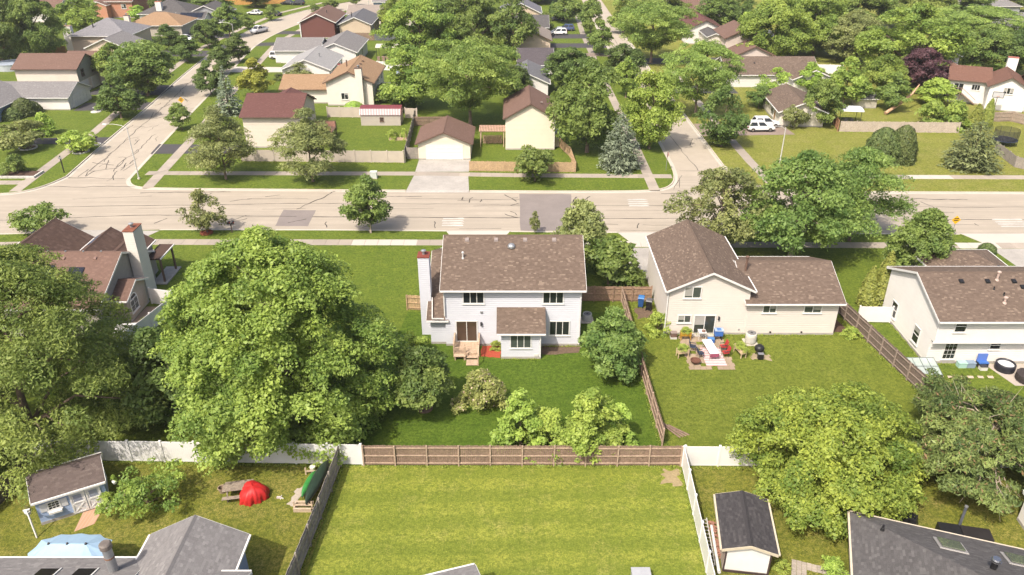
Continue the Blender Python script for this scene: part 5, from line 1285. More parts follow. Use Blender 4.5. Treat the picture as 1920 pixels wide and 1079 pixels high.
own((23.36, 79.47, 10.38, 8.23), 'olive', 'open airy tree with road showing through behind the beige gable', 'open_crowned_tree', 'broad', .16, 25, puffs=210, per=75, leaf=.25, pr=.085, droop=.2, trunk_r=.14, lobes=.3, nlimb=24, twig=True)
own((39.35, 82.06, 11.05, 12.05), 'mid', 'feathery locust leaning over the road right of the large leafy tree', 'honey_locust', 'broad', .25, 26, puffs=220, per=105, leaf=.27, pr=.09, droop=.15, trunk_r=.16, flat=.5, lobes=.25, thin=.4, nlimb=14)
own((42.86, 72.91, 7.87, 6.41), 'mid', 'dense rounded tree beside the yellow diamond sign', 'shade_tree', 'oval', .02, 27, puffs=210, per=125, leaf=.23, pr=.10, inner=.36, boughs=50, bvar=.05, droop=.1, trunk_r=.16, lobes=.2)

# --- around the near pavement and the houses
P('small', (-55.87, 84.33, 4.32, 4.65), 'mid', 'round street tree behind the peak of the brown tile roof')
P('loose', (-36.33, 84.33, 5.29, 4.39), 'olive', 'pale green street tree in a red mulch ring beside the mailboxes', i=1)
P('street', (-16.86, 84.33, 6.99, 4.87), 'mid', 'upright street tree with bare pale trunk on the near verge', i=2, bark=BARK_PALE)
P('loose', (2.74, 84.33, 2.72, 1.39), 'olive', 'thin pale sapling in front of the asphalt patch', name='sapling')
P('street', (7.4, 74.78, 8.08, 4.62), 'olive', 'tree behind the right end of the taupe roof', i=1)
P('shrub', (10.03, 71.34, 4.95, 6.47), 'mid', 'large dark shrub right of the pale blue house')
P('arbor', (35.05, 66.72, 4.53, 1.77), 'arbor', 'smaller arborvitae left of the white house', 'shrub')
P('arbor', (36.42, 66.72, 6.06, 2.28), 'arbor', 'taller arborvitae left of the white house', 'shrub')
P('arbor', (38.11, 67.69, 3.85, 2.01), 'mid', 'dark arborvitae touching the back corner of the white house', 'shrub')
P('clipped', (53.78, 79.05, 1.08, 1.99), 'box', 'low clipped hedge ball by the right driveway', 'shrub')
P('shrub', (13.63, 62.06, 1.9, 2.09), 'plant', 'leafy plant against the left wall of the beige house', 'shrub')
P('shrub', (-1.55, 59.0, .75, .95), 'plant', 'small shrub in the red mulch bed by the deck', 'shrub')
P('small', (-9.02, 57.71, 2.94, 2.82), 'bright', 'light green young tree left of the deck in the maple shade', i=1)
P('shrub', (34.6, 53.0, 1.1, 1.5), 'plant', 'weedy plant growing on the dark brown fence', 'shrub')
P('shrub', (31.6, 61.2, .8, 1.6), 'plant', 'low weeds at the right corner of the beige house', 'shrub')
for k, (x, y, s) in enumerate(((35.8, 50.6, 1.6), (37.6, 50.2, 2.0), (39.6, 50.4, 1.7), (41.6, 50.2, 1.9))):
    P('shrub', (x, y, .7, s), 'plant', ('leftmost', 'second', 'third', 'rightmost')[k] + ' low weedy plant below the stepping stones', 'shrub', group='weedy plants below the stepping stones')
# --- across the road
P('feathery', (-40.07, 102.67, 10.34, 8.6), 'olive', 'feathery tree at the left end of the tan vinyl fence', i=1)
P('feathery', (-27.65, 101.61, 10.76, 8.95), 'olive', 'feathery tree in front of the tan vinyl fence', i=0)
P('small', (3.19, 101.82, 5.93, 5.56), 'mid', 'small tree in front of the tan picket fence', i=0)
P('fir', (15.54, 106.86, 8.28, 6.82), 'spruce', 'blue spruce at the corner of the right street')
P('shade', (21.32, 116.16, 12.27, 7.91), 'bright', 'bright green maple on the left verge of the right street', i=1)
P('shade', (11.46, 114.34, 13.86, 10.48), 'mid', 'tall green tree right of the cream two-storey house', i=0)
P('loose', (32.77, 117.22, 9.25, 7.54), 'dark', 'dark tree on the right verge of the right street', i=1)
P('small', (33.05, 118.02, 2.39, 3.85), 'mid', 'sapling below the dark tree on the right verge', i=1)
P('locust', (32.23, 134.3, 13.06, 12.64), 'locust', 'wide honey locust on the right side of the right street', i=0)
P('locust', (31.24, 177.38, 13.71, 17.89), 'locust', 'umbrella-shaped honey locust over the right street', i=1)
P('domed', (54.82, 110.37, 5.1, 5.5), 'box', 'left half of the twin domed evergreen on the open verge', 'shrub', name='domed_evergreen')
P('domed', (57.57, 110.13, 5.52, 4.39), 'box', 'right half of the twin domed evergreen on the open verge', 'shrub', name='domed_evergreen', i=1)
P('fir', (66.69, 107.55, 6.94, 8.57), 'fir', 'conical spruce on the open verge at the right')
P('spruce', (-50.15, 135.66, 8.53, 6.34), 'spruce', 'blue spruce left of the dark red roof', i=1)
P('street', (-48.64, 147.47, 6.95, 5.84), 'yellow', 'yellow leaved tree left of the white house with pale roof', i=0)
P('loose', (-42.49, 156.67, 4.35, 6.41), 'olive', 'airy tree in front of the white house with pale roof', i=0)
P('shrub', (-37.84, 157.56, 1.32, 3.24), 'mid', 'small dark shrub at the corner of the white house with pale roof', 'shrub')
P('shrub', (-48.21, 161.2, 1.28, 1.98), 'box', 'round bush left of the white house with pale roof', 'shrub')
P('shade', (-79.78, 157.56, 7.92, 7.68), 'maple', 'lighter tree between the grey roof and the large verge tree', i=0)
P('shade', (-69.87, 148.26, 10.61, 11.26), 'mid', 'large tree on the verge in front of the sage gabled house', i=1)
P('street', (-68.2, 132.97, 7.21, 6.61), 'dark', 'round dark street tree beside the ranch house drive', i=0)
P('street', (-55.05, 126.01, 4.62, 3.17), 'mid', 'young street tree beside the yellow warning sign', i=1)
P('small', (-75.76, 115.89, 5.09, 6.06), 'olive', 'grey green tree in a white stone ring on the left', i=0)
P('shrub', (-76.39, 123.64, 3.33, 3.13), 'bright', 'bright round bush on the lawn of the ranch house', 'shrub', i=1)
P('small', (-66.14, 114.34, 4.5, 4.7), 'bright', 'bright young tree in a white stone ring by the left pavement', i=1)
P('shrub', (-70.45, 104.84, 2.7, 3.18), 'mid', 'shrub in the raised kerbed bed at the left corner', 'shrub')
P('clipped', (-86.08, 134.98, 3.05, 4.32), 'box', 'largest clipped bush beside the ranch house', 'shrub')
P('clipped', (-87.2, 132.97, 1.86, 4.27), 'box', 'lowest clipped bush beside the ranch house', 'shrub')
P('clipped', (-85.13, 136.35, 2.06, 2.85), 'box', 'small clipped bush nearest the ranch garage wall', 'shrub')
P('street', (-73.45, 178.49, 5.56, 5.99), 'dark', 'dark ball-shaped street tree next to the tan hip roof', i=0)
P('street', (-73.91, 193.46, 6.81, 5.92), 'dark', 'street tree behind the black parked car', i=1)
P('street', (-73.35, 207.9, 8.13, 6.31), 'mid', 'tall street tree behind the white pickup', i=2)
P('street', (-58.06, 149.07, 6.23, 4.68), 'dark', 'street tree left of the blue spruce by the side street', i=0)
P('street', (-61.68, 166.95, 5.72, 4.74), 'dark', 'narrow street tree by the far lamp post', i=1)
P('street', (-61.39, 177.38, 6.34, 5.47), 'dark', 'street tree on the right side of the side street bend', i=2)
P('street', (-72.26, 219.46, 4.01, 3.91), 'mid', 'small street tree behind the white pickup', i=0)
P('street', (-69.46, 233.16, 4.37, 3.22), 'mid', 'street tree near the dark cars at the top', i=1)
P('street', (-82.9, 192.18, 5.67, 5.89), 'dark', 'clipped oval tree in front of the tan hip roof', i=2)
P('street', (-56.0, 251.6, 3.73, 4.28), 'mid', 'street tree above the dark red house', i=0)
P('street', (-59.75, 245.49, 3.05, 3.22), 'mid', 'round bush above the dark red house roof', i=1)
P('street', (-50.5, 262.43, 3.55, 3.42), 'mid', 'small street tree at the top edge of the left street', i=2)
P('clipped', (-94.23, 202.17, 3.61, 4.31), 'box', 'clipped dome bush beside the tan chimney', 'shrub')
# big trees in the upper left
for spec, lf, kd, i, lb in (((-114.61, 177.38, 16.6, 15.23), 'mid', 'shade', 0, 'large tree in the top left corner'), ((-107.76, 180.74, 15.12, 11.95), 'mid', 'shade', 1, 'tall tree right of the corner tree at the top left'), ((-110.22, 206.44, 9.83, 11.7), 'maple', 'shade', 0, 'spreading tree in front of the brick house'), ((-112.41, 192.82, 3.72, 4.38), 'dark', 'shrub', 0, 'dark bush left of the broad white chimney'), ((-109.28, 235.9, 4.41, 4.03), 'bright', 'small', 0, 'bright young tree right of the brick house'), ((-89.1, 241.57, 6.53, 11.06), 'mid', 'shade', 1, 'tree above the solar panelled roof'), ((-101.74, 245.49, 7.23, 11.21), 'dark', 'shade', 0, 'dark tree above the white chimney at the top'), ((-113.37, 262.43, 6.39, 10.24), 'mid', 'shade', 1, 'tree at the top edge right of the brick house'), ((-81.16, 258.0, 6.3, 10.08), 'olive', 'shade', 0, 'tree at the top edge left of the dark cars'), ((-131.81, 215.48, 13.36, 11.27), 'dark', 'shade', 0, 'tree behind the corner tree at the top left')):
    P(kd, spec, lf, lb, 'shrub' if kd == 'shrub' else 'tree', i=i)
# the tall group behind the garage
for spec, lf, kd, i, lb in (((-7.05, 128.47, 14.65, 17.12), 'locust', 'locust', 1, 'broad feathery tree right behind the garage'), ((-18.14, 138.46, 11.16, 10.58), 'maple', 'shade', 0, 'tree left of the feathery tree behind the garage'), ((-20.31, 176.29, 15.86, 16.33), 'maple', 'shade', 1, 'tall tree at the top left of the central group'), ((-8.65, 183.05, 16.34, 18.1), 'mid', 'shade', 0, 'tallest tree at the top of the central group'), ((0.24, 180.74, 13.58, 10.06), 'mid', 'loose', 0, 'rightmost tree of the central group beside the peach house'), ((-23.53, 145.12, 2.89, 5.8), 'mid', 'shrub', 0, 'shrub between the tan roofed house and the central trees'), ((-19.34, 138.81, 2.81, 4.81), 'dark', 'shrub', 1, 'dark shrub under the central trees'), ((0.5, 144.35, 6.84, 5.93), 'dark', 'shade', 1, 'dark tree left of the slate gable roof'), ((-35.03, 221.91, 4.74, 4.68), 'olive', 'small', 0, 'small pale tree in front of the white gabled house'), ((-30.8, 215.48, 9.43, 8.49), 'maple', 'shade', 0, 'tree right of the white gabled house at the top'), ((-19.3, 120.77, 1.64, 1.71), 'plant', 'shrub', 0, 'plant in the small raised bed by the grey fence')):
    P(kd, spec, lf, lb, 'shrub' if kd == 'shrub' else 'tree', i=i)
# along the right street and beyond
for spec, lf, kd, i, lb in (((11.07, 151.53, 8.65, 9.47), 'dark', 'shade', 1, 'dark tree above the tall green tree'), ((20.56, 186.0, 7.54, 5.7), 'mid', 'street', 0, 'oval street tree below the far crossing of the right street'), ((20.78, 212.38, 9.6, 5.03), 'mid', 'street', 1, 'tall narrow tree on the left verge of the right street'), ((22.61, 160.28, 7.28, 8.46), 'dark', 'shade', 0, 'dark tree in the middle of the right street verge'), ((21.62, 146.68, 7.33, 4.61), 'maple', 'street', 2, 'young maple by the left kerb of the right street'), ((15.69, 230.47, 8.01, 7.24), 'mid', 'street', 0, 'tree beside the black car near the top'), ((12.32, 246.49, 3.52, 2.26), 'dark', 'arbor', 0, 'narrow dark cypress near the top of the right street'), ((8.88, 215.48, 4.9, 4.27), 'mid', 'shrub', 0, 'bush by the white and blue parked cars'), ((29.6, 213.92, 9.64, 8.44), 'locust', 'shade', 0, 'tree left of the umbrella-shaped locust at the top'),
    ((54.44, 215.48, 10.74, 9.89), 'mid', 'shade', 1, 'tree behind the maroon gable at the top'), ((60.29, 217.05, 10.01, 9.97), 'dark', 'shade', 0, 'dark tree behind the small gazebo'), ((61.69, 209.37, 5.82, 6.65), 'bright', 'shrub', 0, 'yellow green bush by the gazebo lawn'), ((59.04, 179.61, 13.9, 16.06), 'maple', 'shade', 1, 'big tree right of the narrow arborvitae'), ((71.04, 186.61, 15.26, 15.99), 'maple', 'shade', 0, 'tall tree in the top middle of the right woods'), ((76.35, 178.49, 10.97, 12.36), 'olive', 'shade', 1, 'olive green tree above the low house'), ((82.21, 164.99, 14.38, 18.92), 'maple', 'shade', 0, 'widest tree above the purple tree'), ((112.08, 195.41, 9.67, 22.25), 'locust', 'locust', 0, 'flat-topped locust in the top right'), ((100.22, 167.94, 9.56, 12.62), 'mid', 'shade', 1, 'tree behind the red brown roof on the right'), ((106.08, 164.99, 9.69, 9.31), 'dark', 'shade', 0, 'dark tree on the right edge behind the red brown roof'), ((79.3, 150.7, 8.81, 9.42), 'purple', 'shade', 1, 'dark purple leaved tree behind the big hedge'), ((60.92, 141.35, 8.42, 6.97), 'maple', 'street', 0, 'leafy tree left of the small white shed'), ((70.36, 147.47, 7.8, 8.25), 'maple', 'shade', 0, 'tree left of the purple tree'), ((51.69, 127.84, 8.17, 5.14), 'mid', 'street', 1, 'oval tree at the corner of the low brown roofed house'), ((57.86, 151.53, 5.49, 5.17), 'bright', 'street', 2, 'light green tree between the two low brown roofs'), ((68.02, 137.75, 6.6, 5.31), 'mid', 'street', 0, 'tree right of the small white shed'), ((77.82, 141.35, 5.0, 5.84), 'bright', 'street', 1, 'tree below the purple tree'), ((70.54, 128.47, 4.09, 5.56), 'maple', 'shrub', 0, 'left part of the big hedge behind the grey fence'), ((73.99, 127.23, 4.24, 5.51), 'maple', 'shrub', 1, 'right part of the big hedge behind the grey fence'), ((47.16, 126.62, 4.46, 3.54), 'olive', 'small', 0, 'small tree at the door of the low brown roofed house'), ((49.73, 146.68, 5.53, 6.43), 'bright', 'loose', 1, 'light green tree above the two white cars'), ((44.78, 139.17, 4.17, 5.39), 'mid', 'loose', 0, 'open tree left of the low brown roofed house'), ((90.49, 212.38, 13.15, 16.68), 'mid', 'shade', 1, 'back row tree at the top above the olive tree'), ((106.73, 217.05, 13.66, 17.01), 'locust', 'shade', 0, 'back row tree at the top above the widest tree'), ((120.98, 221.91, 12.57, 17.39), 'mid', 'shade', 1, 'back row tree at the top left of the grey roof'), ((150.35, 247.5, 8.76, 14.5), 'dark', 'shade', 0, 'dark tree in the far top right corner'), ((78.26, 232.25, 11.4, 16.65), 'mid', 'shade', 0, 'back row tree at the top behind the big tree'), ((61.39, 152.37, 3.03, 5.22), 'dark', 'shrub', 1, 'dark shrub behind the light green tree'), ((42.97, 232.25, 10.01, 13.65), 'locust', 'shade', 1, 'tree behind the umbrella-shaped locust'), ((8.76, 268.17, 7.28, 15.66), 'mid', 'shade', 0, 'tree at the top edge behind the slate blue roof'), ((-18.9, 262.43, 9.49, 20.41), 'mid', 'shade', 1, 'back tree at the top edge of the central group'), ((46.95, 140.62, 2.72, 2.34), 'bright', 'shrub', 1, 'light bush left of the low house door')):
    P(kd, spec, lf, lb, 'shrub' if kd == 'shrub' else 'tree', i=i)
for spec, lb in (((56.66, 178.49, 4.45, 1.8), 'tall narrow arborvitae left of the white fence'), ((57.99, 178.49, 5.14, 1.68), 'taller narrow arborvitae right of its twin by the white fence'), ((77.16, 126.62, 4.3, 2.3), 'left arborvitae in the short row before the white house on the right'), ((79.46, 127.23, 5.03, 2.13), 'right arborvitae in the short row before the white house on the right')):
    P('arbor', spec, 'arbor', lb, 'shrub')

# ================================================================== VEHICLES
def make_car(paintm, kind='suv', name='parked_car'):
    """car along +x (nose), built from lofted sections; wheels, glass and lights are parts"""
    r = obj(name, None)
    L, Wd = (4.6, 1.86) if kind != 'pickup' else (5.6, 1.95)
    hw = Wd / 2
    hb = {'suv': .98, 'sedan': .86, 'pickup': 1.05}[kind]; ht = {'suv': 1.68, 'sedan': 1.42, 'pickup': 1.80}[kind]
    # lower body: stations (x, half width, z low, z high)
    S = [(-L / 2, hw * .80, .48, hb * .90), (-L / 2 + .12, hw * .93, .34, hb * .98), (-L / 2 + .5, hw, .28, hb), (0, hw, .26, hb), (L / 2 - 1.1, hw, .28, hb * .97), (L / 2 - .35, hw * .95, .30, hb * .86), (L / 2 - .06, hw * .84, .36, hb * .72), (L / 2, hw * .70, .42, hb * .62)]
    m = MB(); n = 8
    for x, w_, z0, z1 in S:
        zm = z0 + (z1 - z0) * .55
        for y, z in ((-w_ * .86, z0), (-w_, z0 + .1), (-w_ * 1.0, zm), (-w_ * .9, z1), (w_ * .9, z1), (w_, zm), (w_, z0 + .1), (w_ * .86, z0)): m.v.append((x, y, z))
    for i in range(len(S) - 1):
        for k in range(n): k2 = (k + 1) % n; m.f.append((i * n + k, (i + 1) * n + k, (i + 1) * n + k2, i * n + k2))
    m.f.append(tuple(range(n))); m.f.append(tuple(reversed(range((len(S) - 1) * n, len(S) * n))))
    m.build('body', paintm, r)
    # cabin
    if kind == 'suv': B = (-L / 2 + .10, -L / 2 + .42, .35, 1.12)
    elif kind == 'sedan': B = (-L / 2 + .65, -L / 2 + 1.35, .30, 1.15)
    else: B = (-.55, -.40, .75, 1.55)
    xb0, xt0, xt1, xb1 = B; a, b = hw * .90, hw * .72; z0, z1 = hb - .01, ht
    c = MB(); c.add([(xb0, -a, z0), (xb1, -a, z0), (xb1, a, z0), (xb0, a, z0), (xt0, -b, z1 - .06), (xt1, -b, z1 - .06), (xt1, b, z1 - .06), (xt0, b, z1 - .06), (xt0 + .12, -b + .1, z1), (xt1 - .12, -b + .1, z1), (xt1 - .12, b - .1, z1), (xt0 + .12, b - .1, z1)],
                    [(0, 1, 5, 4), (1, 2, 6, 5), (2, 3, 7, 6), (3, 0, 4, 7), (4, 5, 9, 8), (5, 6, 10, 9), (6, 7, 11, 10), (7, 4, 8, 11), (8, 9, 10, 11)])
    c.build('cabin', paintm, r)
    V = lambda *p: Vector(p)
    def glassq(nm, q, inset):
        q = [V(*k) for k in q]; ce = sum(q, V(0, 0, 0)) / 4; nrm = (q[1] - q[0]).cross(q[3] - q[0]).normalized(); out = ce - V((xb0 + xb1) / 2, 0, z0 + .2)
        if nrm.dot(out) < 0: nrm = -nrm
        g = MB(); g.quad(*[k + (ce - k) * inset + nrm * .012 for k in q]); g.build(nm, GLASS, r)
    zt = z1 - .06
    glassq('windscreen', [(xb1, -a, z0), (xb1, a, z0), (xt1, b, zt), (xt1, -b, zt)], .12)
    glassq('rear_window', [(xb0, a, z0), (xb0, -a, z0), (xt0, -b, zt), (xt0, b, zt)], .16)
    for s in (-1, 1):
        k = 2 if kind != 'pickup' else 2
        for i in range(k):
            f0, f1 = (.03 + i * .49, .48 + i * .49)
            p0 = (xb0 + (xb1 - xb0) * f0, s * a, z0); p1 = (xb0 + (xb1 - xb0) * f1, s * a, z0); t0 = (xt0 + (xt1 - xt0) * f0, s * b, zt); t1 = (xt0 + (xt1 - xt0) * f1, s * b, zt)
            glassq('side_window', [p0, p1, t1, t0], .12)
        MB().box(xb1 - .35, xb1 - .15, s * (hw + .10) - .07, s * (hw + .10) + .07, hb + .02, hb + .16).build('mirror', paintm, r)
        MB().box(L / 2 - .18, L / 2 - .03, s * hw * .66 - .16, s * hw * .66 + .16, hb * .60, hb * .72).build('headlight', paint((.75, .76, .78), .15, .05), r)
        MB().box(-L / 2 - .02, -L / 2 + .1, s * hw * .76 - .12, s * hw * .76 + .12, hb * .72, hb * .94).build('tail_light', paint((.35, .02, .02), .25, .1), r)
        for x in (-L / 2 + .85, L / 2 - .88):
            t = MB().tube([(x, s * (hw - .2), .34), (x, s * (hw + .015), .34)], .34, 18); w = t.build('wheel', TYRE, r)
            MB().tube([(x, s * (hw + .005), .34), (x, s * (hw + .03), .34)], .22, 12).build('rim', CHROME, w)
    MB().box(-L / 2 + .4, L / 2 - .4, -hw * .98, hw * .98, .22, .34).build('sill', BLACK, r)
    if kind == 'pickup': MB().box(-L / 2 + .1, -.62, -hw * .78, hw * .78, hb - .005, hb + .012).build('load_bed', BLACK, r)
    return r
def park(src, x, y, deg, label, first=[set()]):
    k = src.name
    o = src if k not in first[0] else copy_tree(src)
    first[0].add(k); o.location = (x, y, .03 if abs(x) > 0 else 0); o.rotation_euler = (0, 0, R(deg)); tag(o, label, 'car', 'parked cars'); return o
CW = paint((.80, .80, .80), .22, .02, 1, .5); CB = paint((.018, .02, .024), .2, .1, 1, .5); CS = paint((.48, .50, .53), .25, .05, 1, .5, .3); CBL = paint((.06, .09, .20), .22, .1, 1, .5)
suv = make_car(CW); suv_b = make_car(CB); sed = make_car(CW, 'sedan'); sed_s = make_car(CS, 'sedan'); pick = make_car(CW, 'pickup'); sed_b = make_car(CB, 'sedan'); suv_bl = make_car(CBL)
park(suv, 41.2, 125.6, 2, 'white SUV nearer the lawn in front of the low house'); park(suv, 42.8, 128.0, 2, 'white SUV behind its twin in front of the low house')
park(suv, -53.4, 181.6, -4, 'white hatchback parked left of the pale grey roofed house'); park(pick, -67.6, 214.6, -115, 'white pickup parked on the side street'); park(sed_b, -76.6, 200.6, 160, 'black car parked under a street tree')
park(sed, -83.0, 203.2, -25, 'white car parked beside the tan hip roof'); park(sed, -77.2, 243.6, 170, 'white car at the top near the blue garage door'); park(suv, 12.2, 211.2, 182, 'white SUV beside the peach house'); park(sed_s, 12.4, 214.6, 178, 'silver car behind the white SUV by the peach house'); park(suv_bl, 14.6, 217.2, 178, 'dark blue car behind the silver car near the top')
park(suv_b, 12.9, 233.0, 176, 'black car near the top of the right street'); park(sed_s, 40.2, 156.6, 175, 'silver car at the white garage of the long low house'); park(suv_b, -69.0, 262.6, 175, 'black car at the top edge of the left street'); park(sed_b, -72.5, 263.6, 175, 'dark sedan beside the black car at the top edge'); park(sed, 14.5, 250, 150, 'white car at the top edge of the right street'); park(sed_b, -70.8, 241.6, 160, 'dark car beside the blue garage door at the top')

# ================================================================== STREET FURNITURE
def lamp_post(x, y, h, arm, rz, label):
    t = thing('street_lamp', label, 'street lamp', (x, y, 0), rz, 'cobra-head street lamps'); LG = paint((.58, .57, .54), .5, .1)
    MB().lathe([(.2, 0), (.2, .12), (.12, .2)], 12).build('base', KERBC, t); MB().tube([(0, 0, .1), (0, 0, h * .6), (0, 0, h)], [.10, .075, .055], 10).build('pole', LG, t)
    MB().tube([(0, 0, h - .25), (arm * .25, 0, h + .1), (arm * .6, 0, h + .22), (arm, 0, h + .2)], [.04, .038, .034, .03], 8).build('arm', LG, t)
    m = MB(); m.add([(arm - .1, -.1, h + .12), (arm + .55, -.16, h + .10), (arm + .55, .16, h + .10), (arm - .1, .1, h + .12), (arm - .1, -.06, h + .27), (arm + .5, -.1, h + .24), (arm + .5, .1, h + .24), (arm - .1, .06, h + .27)], [(3, 2, 1, 0), (4, 5, 6, 7), (0, 1, 5, 4), (1, 2, 6, 5), (2, 3, 7, 6), (3, 0, 4, 7)]); m.build('lamp_head', paint((.60, .60, .58), .4, .1), t)
    return t
lamp_post(-52.3, 102.7, 7.5, 3.0, R(170), 'tall street lamp at the left street corner'); t = lamp_post(37.6, 103.9, 7.0, 2.2, R(185), 'street lamp with green name plate on the open verge'); lamp_post(-63.6, 183, 7.5, 2.6, R(170), 'far street lamp among the street trees of the left street'); lamp_post(-45.0, 256, 7.5, 2.6, R(170), 'street lamp at the top of the left street')
sg = MB().box(-1.15, -.1, -.02, .02, 2.1, 2.35).build('street_name_plate', paint((.02, .20, .12), .4, .05), t)
def diamond(x, y, h, label, mark=True, rz=0.0, s=.54):
    t = thing('warning_sign', label, 'road sign', (x, y, 0), rz, 'yellow diamond warning signs')
    MB().box(-.03, .03, -.02, .02, 0, h).build('post', GALV, t)
    m = MB(); m.add([(0, -.05, h - 2 * s + .1), (s, -.05, h - s + .1), (0, -.05, h + .1), (-s, -.05, h - s + .1), (0, -.025, h - 2 * s + .1), (s, -.025, h - s + .1), (0, -.025, h + .1), (-s, -.025, h - s + .1)], [(0, 1, 2, 3), (7, 6, 5, 4), (0, 4, 5, 1), (1, 5, 6, 2), (2, 6, 7, 3), (3, 7, 4, 0)]); p = m.build('plate', paint((.78, .44, .02), .4, .05), t)
    if mark:
        k = MB()
        for zz, w_ in ((h - s + .22, .26), (h - s + .0, .26)): k.box(-w_, w_, -.058, -.051, zz, zz + .10)
        k.build('marking', BLACK, p)
    return t
diamond(51.7, 83.0, 2.7, 'yellow diamond sign beside the dense rounded tree'); diamond(-58.9, 137.0, 2.6, 'yellow diamond sign behind the young street tree', rz=R(15))
def mailbox(x, y, label, twin=False, group=None, rz=0.0):
    t = thing('mailbox', label, 'mailbox', (x, y, 0), rz, group)
    MB().box(-.05, .05, -.05, .05, 0, 1.15).build('post', wood((.07, .05, .045), .3), t)
    for dx in ((-.24, .24) if twin else (0,)):
        m = MB(); pr = [(-.12 + dx, 1.16), (.12 + dx, 1.16), (.12 + dx, 1.30)] + [(dx + .12 * math.cos(a * math.pi / 6), 1.30 + .12 * math.sin(a * math.pi / 6)) for a in range(1, 6)] + [(-.12 + dx, 1.30)]
        b = m.extrude(pr, -.28, .28, 'y').build('box', BLACK, t); MB().box(dx + .121, dx + .14, -.1, .04, 1.24, 1.36).build('flag', RED, b)
    if twin: MB().box(-.38, .38, -.1, .1, 1.10, 1.155).build('bracket', BLACK, t)
mailbox(-33.4, 84.4, 'twin black mailboxes on one post by the near kerb', True); mailbox(-65.4, 118.1, 'black mailbox in a small stone ring by the left street', rz=R(90)); mailbox(-67.1, 138.0, 'black mailbox beside the ranch drive', rz=R(90)); mailbox(22.6, 205.2, 'mailbox near the asphalt drives of the right street', rz=R(90)); mailbox(38.0, 85.0 - .6, 'dark mailbox in the tree shadow by the near kerb')
t = thing('sign_post', 'thin dark square post on the left corner verge', 'post', (-64.1, 105.3, 0)); MB().box(-.06, .06, -.06, .06, 0, 2.5).build('post', BLACK, t); MB().box(-.25, .25, -.04, -.061 + .0, 2.05, 2.35).build('plate', GALV, t)
t = thing('sign_post', 'stop sign post seen edge-on at the right street corner', 'post', (22.2, 106.2, 0), R(90)); MB().tube([(0, 0, 0), (0, 0, 2.9)], .035, 8).build('post', GALV, t)
st = MB(); st.tube([(0, -.06, 2.4), (0, -.04, 2.4)], .38, 8).build('plate', RED, t)
t = thing('utility_box', 'pale green utility cabinet on the far verge', 'utility box', (-19.4, 103.0, 0)); MB().box(-.5, .5, -.4, .4, 0, .12).build('plinth', KERBC, t); MB().box(-.45, .45, -.36, .36, .12, .95).build('cabinet', paint((.62, .66, .62), .5, .1), t); MB().box(-.48, .48, -.39, .39, .95, 1.0).build('lid', paint((.70, .73, .70), .5, .1), t)
def ring(x, y, r, label, mat, fill=MULCH, n=18, name='stone_edging'):
    t = thing(name, label, 'flower bed', (x, y, 0))
    for k in range(n):
        a0, a1 = 2 * math.pi * k / n + .02, 2 * math.pi * (k + 1) / n - .02
        m = MB(); pts = [(r * math.cos(a0), r * math.sin(a0)), (r * math.cos(a1), r * math.sin(a1)), ((r - .2) * math.cos(a1), (r - .2) * math.sin(a1)), ((r - .2) * math.cos(a0), (r - .2) * math.sin(a0))]
        m.add([(x_, y_, 0) for x_, y_ in pts] + [(x_, y_, .18) for x_, y_ in pts], [(4, 5, 6, 7), (0, 1, 5, 4), (1, 2, 6, 5), (2, 3, 7, 6), (3, 0, 4, 7)]); m.build('stone', mat, t)
    m = MB(); m.poly([((r - .1) * math.cos(2 * math.pi * k / n), (r - .1) * math.sin(2 * math.pi * k / n), .07) for k in range(n)]); m.build('mulch', fill, t)
PALE = paint((.62, .60, .56), .8, .2, 5)
ring(-75.39, 116.42, 1.35, 'white stone ring around the grey green tree', PALE); ring(-66.27, 114.6, 1.25, 'white stone ring around the bright young tree', PALE); ring(-65.4, 118.1, .6, 'small stone ring around the black mailbox', PALE, n=10); ring(-6.98, 50.03, .62, 'low brick ring around the crab apple trunk', paint((.26, .17, .13), .8, .3, 5), MULCH, 14); ring(-36.4, 84.25, .75, 'red mulch disc around the pale green street tree', paint((.30, .10, .05), .9, .3), REDMULCH, 14)
t = thing('planter_bed', 'raised bed with pale kerb blocks at the left corner', 'flower bed', (-69.66, 103.96, 0))
for k in range(7): MB().box(-2.6 + k * .75, -1.88 + k * .75, -1.1, -.85, 0, .3).build('block', PALE, t)
for k in range(3): MB().box(2.4, 2.65, -.8 + k * .75, -.08 + k * .75, 0, .3).build('block', PALE, t)
MB().box(-2.5, 2.38, -.84, 1.6, 0, .16).build('mulch', MULCH, t)
t = thing('birdbath', 'small pale stone fountain on the ranch house lawn', 'birdbath', (-74.6, 137.05, 0)); MB().lathe([(.35, 0), (.3, .1), (.12, .2), (.12, .6), (.4, .75), (.42, .8), (.3, .76)], 14).build('basin', PALE, t); MB().lathe([(.9, 0), (.85, .1), (.6, .1)], 14).build('base', PALE, t)

